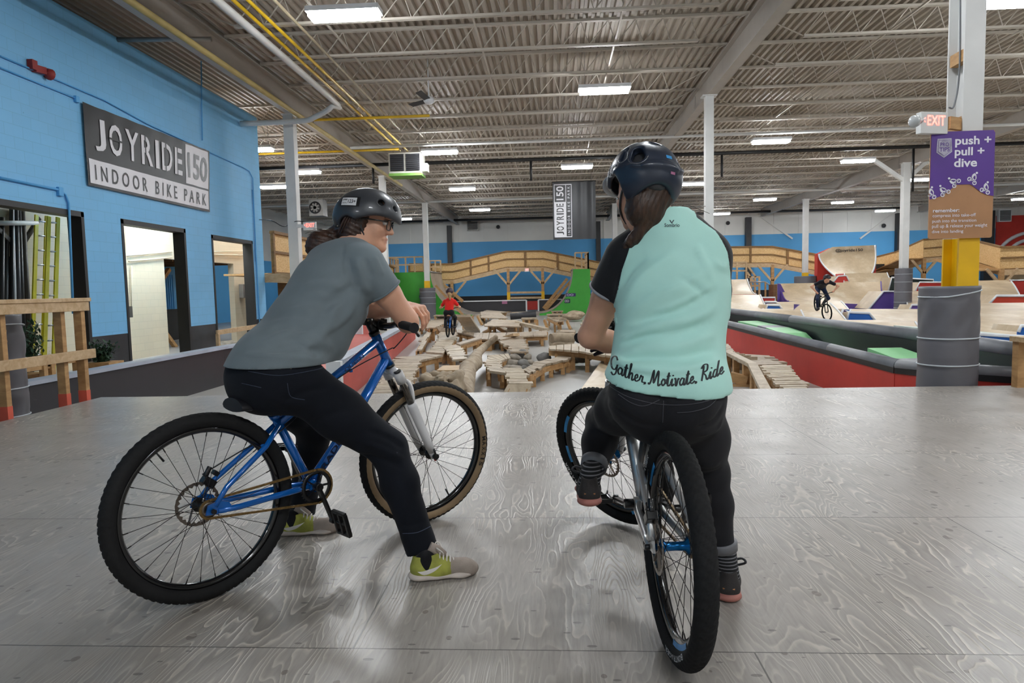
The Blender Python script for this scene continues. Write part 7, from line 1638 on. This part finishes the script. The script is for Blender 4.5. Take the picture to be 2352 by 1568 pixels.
JS2 = sdf_ob('jersey', S, [MINT, BLKJ], PER2, pick=pick2, snapf=snap2); bv2 = bvh_of(JS2)
for g, s0, e0, rr in ((g1, sL, e2L, .0735), (g2, sR, e2R, .070)):
    n_, a_, b_ = frame(e0-s0); ob('sleeve_band', MB().tube([g-n_*.004+rr*(a_*math.cos(t)+b_*math.sin(t)) for t in np.linspace(0, 2*math.pi, 40, endpoint=False)], .0052, 8, closed=True), mat('grey_trim', '8e8f94', .7), JS2)
def castm(mb, bv, lift=.0012):
    out = []
    for x, y, _ in mb.v:
        d = unit(ray(x, y)); h = bv.ray_cast(Vector(O), Vector(d), 9); out.append(None if h[0] is None else tuple(np.array(h[0])-d*lift))
    good = [f for f in range(len(mb.f)) if all(out[i] is not None for i in mb.f[f])]
    mb.v = [o if o is not None else (0, 0, 0) for o in out]; mb.m = [mb.m[f] for f in good]; mb.sm = [True]*len(good); mb.f = [mb.f[f][::-1] for f in good]; return mb
GL_ = {'G': (.62, [[(.55, .82), (.42, 1.0), (.18, .85), (.05, .5), (.15, .12), (.38, .1), (.55, .42), (.56, .5), (.5, -.05), (.3, -.3), (.12, -.2)]]), 'a': (.55, [[(.38, .38), (.2, .45), (.05, .2), (.15, 0), (.32, .12), (.4, .42), (.38, .08), (.46, .0), (.56, .12)]]), 't': (.36, [[(.0, .1), (.17, .85), (.12, .1), (.22, 0), (.36, .12)], [(-.02, .6), (.32, .64)]]), 'h': (.52, [[(.0, .1), (.2, .9), (.14, .95), (.08, .0)], [(.09, .22), (.25, .45), (.34, .35), (.32, .05), (.4, 0), (.52, .12)]]), 'e': (.42, [[(.0, .14), (.25, .25), (.22, .44), (.08, .35), (.06, .1), (.2, 0), (.42, .14)]]), 'r': (.38, [[(.0, .12), (.12, .45), (.13, .36), (.28, .40), (.24, .08), (.38, .05)]]), '.': (.26, [[(.05, .0), (.09, .05), (.12, .02), (.08, -.02), (.05, .0)]]), 'M': (.98, [[(-.08, .1), (.0, .0), (.12, .2), (.32, .95), (.36, .1), (.7, .95), (.74, .08), (.84, .0), (.95, .12)]]), 'o': (.46, [[(.2, .45), (.05, .22), (.18, .0), (.35, .2), (.25, .44), (.3, .36), (.46, .38)]]), 'i': (.3, [[(.0, .14), (.12, .44), (.1, .08), (.18, 0), (.3, .12)], [(.14, .62), (.17, .66), (.19, .62)]]), 'v': (.44, [[(.0, .40), (.1, .44), (.14, .04), (.22, .02), (.33, .42), (.44, .38)]]), 'R': (.72, [[(.12, .0), (.2, .9), (.02, .8), (.2, 1.0), (.5, .95), (.5, .62), (.22, .5), (.42, .3), (.56, .02), (.72, .12)]]), 'd': (.58, [[(.36, .38), (.18, .45), (.05, .2), (.15, 0), (.32, .12), (.46, .95), (.38, .08), (.48, 0), (.58, .12)]])}
text = 'Gather. Motivate. Ride'; tot = sum(.22 if c == ' ' else GL_[c][0] for c in text); bx = np.array([1398, 1420, 1450, 1480, 1510, 1540, 1570, 1600, 1630, 1666]); by = np.array([842, 858, 872, 880, 885, 886, 884, 878, 870, 855]); m = MB(); u = 0
for c in text:
    if c == ' ': u += .22; continue
    w_, strokes = GL_[c]
    for st_ in strokes:
        pts = []
        for q in catmull([V(x, y, 0) for x, y in st_], 6):
            X = 1401+(u+q[0]+.12*q[1])/tot*262; Y = np.interp(X, bx, by)-36*q[1]; pts.append((X, Y))
        if len(pts) > 2: ribbon(m, pts, 3.6 if c != '.' else 5, V(0, 0, 0), (1, 0, 0), (0, 1, 0))
    u += w_
ob('hem_lettering', castm(m, bv2), mat('jersey_ink', '1b2226', .6), JS2)
m = MB(); P_, F_ = text_geo('Sombrio', .015); ex = P_[:, :2].max(0); m.add([(1526+q[0]/ex[0]*35, 521-q[1]/ex[1]*8.5, 0) for q in P_], F_); m.add([(1537, 505, 0), (1543, 514, 0), (1549, 505, 0), (1546, 505, 0), (1543, 510, 0), (1540, 505, 0)], [(0, 1, 4, 5), (4, 1, 2, 3)]); ob('collar_lettering', castm(m, bv2), mat('jersey_ink2', '39474b', .6), JS2)
# jeans
S = SDF(V(-.02, 2.0, .06), V(.80, 3.0, .98), .0065)
S.chain([h2-V(0, 0, .02), h2+V(0, .02, .06)], [.155, .140], .05, flat=(sg2, .72)); S.ell(at(1474, 917, 2.21), (.100, .11, .10), None, .06); S.ell(at(1582, 917, 2.19), (.100, .11, .10), None, .06); S.cap(at(1490, 908, 2.19), at(1570, 908, 2.18), .075, None, .06)
S.chain([hp2L, hp2L+(k2L-hp2L)*.5, k2L], [.095, .086, .070], .05); S.chain([k2L, k2L+(a2L-k2L)*.35, k2L+(a2L-k2L)*.68], [.070, .066, .052], .03); S.chain([hp2R, hp2R+(k2R-hp2R)*.55, k2R], [.100, .080, .060], .05); S.chain([k2R, k2R+(a2R-k2R)*.35, k2R+(a2R-k2R)*.86], [.058, .056, .042], .03)
puff(S, .0018, 33, 7); bvf = snap(S)
for pts, amp, w_ in (([(1600, 985), (1640, 965), (1662, 930)], -.010, .010), ([(1605, 1000), (1645, 985), (1660, 960)], .009, .010), ([(1600, 1090), (1640, 1085), (1655, 1075)], -.007, .009), ([(1610, 1070), (1640, 1068), (1650, 1060)], .007, .009), ([(1380, 900), (1420, 940), (1470, 972), (1520, 975)], -.007, .010), ([(1526, 905), (1526, 930), (1524, 965)], -.006, .010), ([(1350, 985), (1385, 980), (1415, 960)], .005, .010)): fold2(pts, amp, w_)
J2 = sdf_ob('jeans', S, GREYJ, PER2); bv = bvh_of(J2); st2 = mat('grey_stitch', '45454b', .8)
for pts in ([(1420, 905), (1450, 925), (1480, 932), (1515, 918)], [(1555, 948), (1590, 945), (1625, 935), (1645, 918)], [(1398, 885), (1440, 910), (1500, 926), (1560, 930), (1620, 922), (1655, 905)], [(1524, 920), (1523, 948), (1522, 970)]): stitch(J2, bv, pts, .0014, st2)
# cuffs, socks, shoes
def striped():
    m = NT('striped_sock'); tc = m.n('ShaderNodeTexCoord').outputs['Object']; z = m.n('ShaderNodeSeparateXYZ', {0: tc}).outputs[2]; f = m.math('FRACT', m.math('MULTIPLY', z, 78.0)); m.set(col=m.mix(m.math('GREATER_THAN', f, .68), hx('111114'), hx('77767b')), rough=.9); return m.mat
STRIPE = striped(); DSH = mat('dark_shoe', '2b2726', .8, 0, .12, 12, .3, 260); CORAL = mat('coral_sole', 'a4695e', .6, 0, .12, 12)
for kn, an, hl, tl, f0, f1, lb in ((k2L, a2L, at(1355, 1166, 2.43), at(1349, 1150, 2.69), .68, .80, 'left'), (k2R, a2R, atz(1674, 1386, 0), atz(1664, 1300, 0), .80, .90, 'right')):
    d = unit(an-kn); L_ = np.linalg.norm(an-kn); _, a_, b_ = frame(d)
    m = MB(); q0, q1 = kn+d*L_*f0, kn+d*L_*f1; m.lathe([(.0, 0), (.052, 0), (.053, .004), (.050, np.linalg.norm(q1-q0)), (.0, np.linalg.norm(q1-q0))], q0, d, 30); ob('ankle_band', m, REFL, PER2)
    fl = unit((tl-hl)*V(1, 1, 0)); tl = hl+fl*.255+V(0, 0, (tl-hl)[2]*0); ctr = hl+fl*.062
    ob('sock', MB().tube([q1-d*.01, (q1*.5+(ctr+V(0, 0, .09))*.5), ctr+V(0, 0, .07), ctr+V(0, 0, .04)], [.046, .040, .040, .038], 24), STRIPE, PER2)
    r_, p, F, Rr, U = shoe(PER2, 'shoe', hl, tl, .255, (DSH, DSH, CORAL), wid=.05, hgt=.095)
    ob('heel_tab', MB().tube([p(.02, -.02, .05), p(.015, .0, .052), p(.02, .02, .05)], .003, 6), mat('copper_tab', 'b07a4f', .5), r_)
    for s_ in (-1, 1): ob('lace_loop', MB().tube(catmull([p(.40, 0, .105), p(.34, s_*.045, .13), p(.30, s_*.06, .12), p(.38, s_*.03, .10)], 5), .0045, 6), BLACKV, r_)
# gloves
GLV = mat('purple_glove', '231a26', .8, 0, .35, 45, .2, 200)
for wr, dd, nr, sd in ((w2R, at(1388, 789, 2.70)-w2R, V(.0, -.5, .8), -1), (w2L, V(.9, .3, -.1), V(0, -.3, 1), 1)):
    S = SDF(wr-.2, wr+.2, .0042); hand_sdf(S, wr, dd, nr, [(.15, .25, .2)]*4 if sd < 0 else [(.3, .4, .3)]*4, .04, sd, sc=1.07); sdf_ob('glove', S, GLV, PER2)
# hair and braid
S = SDF(hc2-V(.2, .2, .28), hc2+V(.2, .2, .16), .0045)
S.ell(p2(-.03, 0, .02), (.094, .083, .09), B2, .02); S.ell(p2(-.075, .01, -.03), (.045, .066, .06), B2, .03); S.ell(p2(-.055, -.03, -.085), (.045, .045, .055), B2, .03); S.ell(p2(-.045, .0, -.07), (.05, .055, .05), B2, .03)
S.chain([p2(-.055, -.01, -.08), at(1494, 500, 2.29), at(1478, 520, 2.285)], [.050, .042, .024], .03)
br = [p2(-.085, -.01, -.05), p2(-.085, -.02, -.09), at(1492, 492, 2.275), at(1480, 515, 2.27), at(1466, 538, 2.275), at(1452, 558, 2.29), at(1438, 575, 2.32)]; bp_ = catmull(br, 4)
for i, q in enumerate(bp_): S.ell(q+V(.008*(1 if i % 2 else -1), 0, 0), (.022-.0004*i, .02, .019), roty(.7*(1 if i % 2 else -1)), .006)
for s_ in (-1, 1): S.ell(p2(-.07, s_*.055, -.02), (.03, .022, .05), B2, .02)
S.wave(lambda x, y, z: .0016*np.sin((x-.4*z)*330+2*np.sin(z*25)+y*80)); HA2 = sdf_ob('hair', S, HAIR2, PER2)
for k in range(14):
    q = at(1558+rng.uniform(-15, 10), 470+rng.uniform(0, 50), 2.33); ob('loose_strand', MB().tube(catmull([q, q+V(.02, 0, -.01), q+V(.045, 0, rng.uniform(-.02, .01)), q+V(.06+rng.uniform(0, .03), 0, rng.uniform(-.03, .0))], 4), .0008, 4), HAIR2, HA2)
for s_, r_ in ((-1, .0045), (1, .0045)): ob('earring', MB().ball(p2(-.008, s_*.088, -.042), r_, 8), mat('silver', 'd8d8da', .15, 1, .02), PER2)
# helmet
S = SDF(hc2-V(.2, .2, .16), hc2+V(.2, .2, .22), .0032); K = 1.0
S.ell(p2(.0, 0, .035), (.140*K, .113*K, .122*K), B2, 0); S.ell(p2(-.05, 0, .01), (.100*K, .104*K, .095*K), B2, .05)
S.cap(p2(.085, -.3, -.105), p2(.085, .3, -.105), .115, None, .012, 's'); S.cap(p2(-.005, -.3, -.026), p2(-.005, .3, -.026), .058, None, .015, 's'); S.cap(p2(-.16, -.0, -.085), p2(-.02, 0, -.085), .062, None, .02, 's'); S.half(p2(-.09, 0, -.062), unit(-B2[:, 2]+B2[:, 0]*.05))
S.fold([p2(-.148, -.07, .03), p2(-.155, 0, .035), p2(-.148, .07, .03), p2(-.09, .125, .045), p2(0, .13, .03)], .008, .010); S.fold([p2(-.148, .07, .03), p2(-.155, 0, .035), p2(-.148, -.07, .03), p2(-.09, -.125, .045), p2(0, -.13, .03)], .008, .010)
def dirp(az, el, r): a, e = math.radians(az), math.radians(el); return p2(-r*math.cos(e)*math.cos(a), r*math.cos(e)*math.sin(a), .03+r*math.sin(e))
VENTS = ((-30, 16, 28, .024), (-54, 20, 40, .016), (40, 14, 32, .021), (70, 20, 40, .016), (2, 47, 56, .020), (-100, 20, 40, .016), (100, 20, 40, .016), (-30, 62, 80, .013), (30, 62, 80, .013), (-140, 30, 60, .018), (140, 30, 60, .018))
for az, e0, e1, rr in VENTS:
    S.cap(dirp(az, e0, .143), dirp(az*1.04, e1, .143), rr, rr*.8, .006, 's'); S.cap(dirp(az, e0, .120), dirp(az*1.04, e1, .120), rr*.9, rr*.7, .004, 's')
S.ell(p2(.0, 0, .025), (.122, .098, .108), B2, 0, 's')
LIN = SDF(hc2-V(.2, .2, .16), hc2+V(.2, .2, .22), .006); LIN.ell(p2(.0, 0, .026), (.119, .096, .105), B2, 0); LIN.half(p2(0, 0, .045), -B2[:, 2])
HM2 = sdf_ob('helmet', S, mat('helmet_navy', '232c3c', .36, 0, .08, 3, coat=.15), PER2); bv = bvh_of(HM2); sdf_ob('liner', LIN, BLACKV, HM2)
S = SDF(hc2-V(.35, .2, .16), hc2+V(.2, .3, .22), .005); S.ell(p2(.10, 0, .055), (.105, .098, .02), B2 @ roty(.25), 0); S.ell(p2(.09, 0, .035), (.095, .092, .022), B2 @ roty(.25), .004, 's'); S.half(p2(.085, 0, 0), -B2[:, 0]); sdf_ob('visor', S, mat('visor_grey', '9a9ca0', .35), HM2)
def decal(mb, dr, mt, nm, lift=.0015): wrap(mb, bv, dr, lift); 
def on_helmet(nm, mb, dr, mt):
    wrap(mb, bv, dr, .0015)
    if mb.f: ob(nm, mb, mt, HM2)
RIMC = mat('vent_edge', '7d8086', .25, .6, .02)
for az, e0, e1, rr in VENTS[:5]:
    Q = []
    for t in np.linspace(math.pi*1.05, math.pi*1.95, 12):
        aa = az+math.degrees(1.35*rr*math.cos(t)/.143)/max(.3, math.cos(math.radians(e0))); ee = e0+math.degrees(1.35*rr*math.sin(t)/.143); d_ = dirp(aa, ee, .3); h = bv.ray_cast(Vector(d_), Vector(unit(p2(0, 0, .03)-d_)), 1)
        if h[0] is not None and True: Q.append(np.array(h[0]))
    if len(Q) > 3: ob('vent_edge', MB().tube(Q, .0016, 5), RIMC, HM2)
Lr = -B2[:, 1]; o = p2(.05, -.25, .045); m = MB(); text_to(m, 'POC', p2(-.045, -.25, .030)+B2[:, 0]*.085, -B2[:, 0]*-1*-1, B2[:, 2], .085, .034, bold=.03); on_helmet('lettering', m, -Lr, DECALW)
m = MB(); patch(m, dirp(6, 6, .3)-B2[:, 1]*.014, B2[:, 1]*1, B2[:, 2], .022, .012); on_helmet('sticker', m, B2[:, 0], DECALB)
m = MB(); patch(m, dirp(8, -4, .3)-B2[:, 1]*.012, B2[:, 1]*1, B2[:, 2], .018, .008); on_helmet('sticker', m, B2[:, 0], mat('pink_sticker', 'a86a8c'))
m = MB(); patch(m, dirp(1, 60, .22)-B2[:, 1]*.03, B2[:, 1], unit(B2[:, 2]*.5+B2[:, 0]*.8), .06, .006); on_helmet('reflector', m, unit(B2[:, 0]*.55-B2[:, 2]*.8), mat('silver', 'd8d8da', .15, 1, .02))
for s_ in (-1, 1): ob('helmet_strap', MB().tube(catmull([p2(-.085, s_*.088, .0), p2(-.04, s_*.088, -.035), p2(.0, s_*.075, -.08), p2(.03, s_*.04, -.112)], 5), .004, 6), BLACKV, HM2); 
ob('retention_dial', MB().ball(p2(-.112, 0, -.022), .022, 10, 0, (1, 1.6, .8), B2), BLACKV, HM2)

# ---------------------------------------------------------------- small riders in the background
def small_bike(nm, lab, org, Fd, Ud, k, mt, steer=0):
    """k scales a 26 inch bicycle; same axes as the large ones"""
    F = unit(Fd); L_ = unit(np.cross(Ud, F)); U = np.cross(F, L_); f = lambda s, l, z: org+k*(F*s+L_*l+U*z); root = empty(nm, org, lab, 'bicycle')
    st = rotaxis(U, steer)
    def g(s, l, z): c = f(.80, 0, .8); return c+st@(f(s, l, z)-c)
    for w_, q in (('rear_wheel', f), ('front_wheel', g)):
        x = 0 if w_[0] == 'r' else 1.03; wr = ob(w_, MB().tube([q(x+.305*math.cos(t), 0, .335+.305*math.sin(t)) for t in np.linspace(0, 2*math.pi, 32, endpoint=False)], .028*k, 8, closed=True), RUBBER, root)
        m = MB()
        for t in np.linspace(0, 2*math.pi, 14, endpoint=False): m.tube([q(x, .02, .335), q(x+.29*math.cos(t), 0, .335+.29*math.sin(t))], .0025*k, 3)
        m.tube([q(x, -.05, .335), q(x, .05, .335)], .02*k, 8); ob('spokes', m, SPOKE, wr)
    m = MB()
    for a, b in (((.77, 0, .90), (.84, 0, .77)), ((.83, 0, .79), (.42, 0, .32)), ((.78, 0, .88), (.30, 0, .60)), ((.29, 0, .62), (.42, 0, .32)), ((.42, .03, .32), (0, .06, .335)), ((.42, -.03, .32), (0, -.06, .335)), ((.30, .03, .59), (0, .06, .335)), ((.30, -.03, .59), (0, -.06, .335))): m.tube([f(*a), f(*b)], .02*k, 8)
    ob('frame', m, mt, root); m = MB()
    for s in (-1, 1): m.tube([g(.85, s*.06, .75), g(1.03, s*.06, .335)], .018*k, 8)
    m.tube([g(.85, -.06, .75), g(.85, .06, .75)], .018*k, 8); ob('fork', m, BLK, root)
    m = MB(); m.tube([g(.77, 0, .90), g(.78, 0, .97)], .018*k, 8); m.tube(catmull([g(.76, -.36, 1.02), g(.79, -.15, 1.0), g(.80, 0, .96), g(.79, .15, 1.0), g(.76, .36, 1.02)], 4), .014*k, 8); ob('handlebar', m, BLK, root)
    for s in (-1, 1): ob('grip', MB().tube([g(.76, s*.36, 1.02), g(.775, s*.26, 1.012)], .019*k, 8), GRIP, root)
    ob('saddle', MB().ball(f(.25, 0, .70), .1*k, 8, 0, (1.3, .7, .3), np.stack([F, L_, U], 1)), BLK, root); ob('seatpost', MB().tube([f(.29, 0, .6), f(.26, 0, .70)], .015*k, 8), BLK, root)
    m = MB(); m.tube([f(.42, -.06, .32), f(.42, .06, .32)], .02*k, 8); m.tube([f(.42, -.07, .32), f(.58, -.08, .30)], .014*k, 6); m.tube([f(.42, .07, .32), f(.26, .08, .34)], .014*k, 6); m.box(f(.58, -.14, .30), V(.1, .1, .03)*k); m.box(f(.26, .14, .34), V(.1, .1, .03)*k); ob('cranks', m, BLK, root)
    return f, g, root
def small_rider(lab, f, g, k, hip, chest, headp, Fh, shirt, pants, hair, helm, feet, knees, elb, pony=None, hs=.95):
    P = lambda q: f(*q); c = P(headp); S = SDF(np.min([P(q) for q in (hip, chest, headp, *feet, *knees, *elb)], 0)-.30, np.max([P(q) for q in (hip, chest, headp, *feet, *knees, *elb)], 0)+.32, .013)
    h, ch = P(hip), P(chest); lt = unit(f(0, 1, 0)-f(0, 0, 0)); hL_, hR_ = h+lt*.08*k, h-lt*.08*k; s1, s2 = ch+lt*.17*k, ch-lt*.17*k
    def limbs(S, q):
        for hh, kk, ff in ((hL_, knees[0], feet[0]), (hR_, knees[1], feet[1])): S.chain([hh, P(kk), P(ff)], [.075*k*q, .055*k*q, .04*k*q], .03)
    S.chain([h, ch], [.14*k, .15*k], .05, flat=(unit(np.cross(ch-h, lt)), .65)); S.cap(s1, s2, .055*k, None, .05); limbs(S, 1)
    for s0, ee, gg in ((s1, elb[0], g(.77, .31, 1.03)), (s2, elb[1], g(.77, -.31, 1.03))): S.chain([s0, P(ee), gg], [.048*k, .04*k, .03*k], .02); S.ell(gg, (.045*k, .045*k, .035*k), None, .02)
    p, B = head_sdf(S, c, Fh, (0, 0, 1), hs); S.cap(p(-.03, 0, -.06), ch+(c-ch)*.25, .05*k, .055*k, .03)
    per = sdf_ob('person', S, SKIN, None, f(.3, 0, 0)); tag(per, lab, 'person'); box = (S.ax[0][0], S.ax[0][-1])
    lo = [a[0] for a in S.ax]; hi = [a[-1] for a in S.ax]
    S = SDF(lo, hi, .013); S.chain([h+unit(ch-h)*.02, ch], [.155*k, .165*k], .05, flat=(unit(np.cross(ch-h, lt)), .7)); S.cap(s1, s2, .07*k, None, .05)
    for s0, ee in ((s1, elb[0]), (s2, elb[1])): S.cap(s0, s0+(P(ee)-s0)*.55, .065*k, .062*k, .03)
    sdf_ob('shirt', S, shirt, per); S = SDF(lo, hi, .013); S.cap(hL_, hR_, .12*k, None, .04); limbs(S, 1.18); sdf_ob('trousers', S, pants, per)
    for ff in feet: ob('shoe', MB().ball(P(ff)+unit(f(1, 0, 0)-f(0, 0, 0))*.05*k-V(0, 0, .03*k), .12*k, 8, 0, (.5, 1, .45)), BLACKV, per)
    S = SDF(c-.3, c+.3, .011); S.ell(p(0, 0, .03), (.145*hs, .118*hs, .125*hs), B, 0); S.cap(p(.09, -.3, -.10), p(.09, .3, -.10), .12*hs, None, .01, 's'); S.half(p(0, 0, -.035), -B[:, 2]); sdf_ob('helmet', S, helm, per)
    S = SDF(c-.35, c+.3, .011); S.ell(p(-.03, 0, .0), (.09*hs, .085*hs, .095*hs), B, .02)
    if pony: S.chain([p(-.09, 0, -.03), p(-.13, .02, -.10), p(-.13, .03, -.24)], [.045, .05, .025], .02)
    sdf_ob('hair', S, hair, per); return per
KB = atz(1029, 775, -.245); kf = .82
f, g, _ = small_bike('bicycle', 'small blue bicycle ridden away by the child in red', KB-V(.0, 0, 0), V(.03, 1, 0), UP, kf, FBLUE)
small_rider('child in red t-shirt with blond ponytail riding away on the boardwalk', f, g, kf, (.30, 0, .84), (.50, 0, 1.22), (.56, 0, 1.55), V(0, 1, -.1), clothmat('red_tshirt', 'd8261f'), clothmat('black_trousers', '17171b'), hairmat('blond_hair', '8a6a42', 'c9aa78', (6, 6, 1.5)), mat('kid_helmet', '3a2a30', .4, 0, .5, 9), [(.26, .14, .40), (.58, -.14, .36)], [(.55, .16, .62), (.62, -.16, .66)], [(.55, .34, 1.02), (.55, -.34, 1.02)], True, .92)
fc_, rc_ = at(1891, 734, 22.6), at(1874, 713, 23.35); Fd = unit(fc_-rc_); 
f, g, _ = small_bike('bicycle', 'dark bicycle of the man riding down the ply roller', rc_, Fd, unit(UP-Fd*Fd[2]), .86, mat('dark_frame', '1d2a28', .3), .25)
small_rider('man in dark t-shirt and jeans crouching on bicycle in the right park', f, g, .86, (.16, 0, 1.02), (.55, .0, 1.36), (.74, 0, 1.56), unit(V(.25, -1, -.15)), clothmat('navy_tshirt', '1d1d27'), clothmat('blue_jeans', '1f2c48'), HAIRB, mat('dark_helmet', '2a2228', .35), [(.26, .15, .40), (.58, -.15, .36)], [(.52, .22, .70), (.66, -.22, .72)], [(.62, .48, 1.22), (.62, -.48, 1.22)], None, .92)
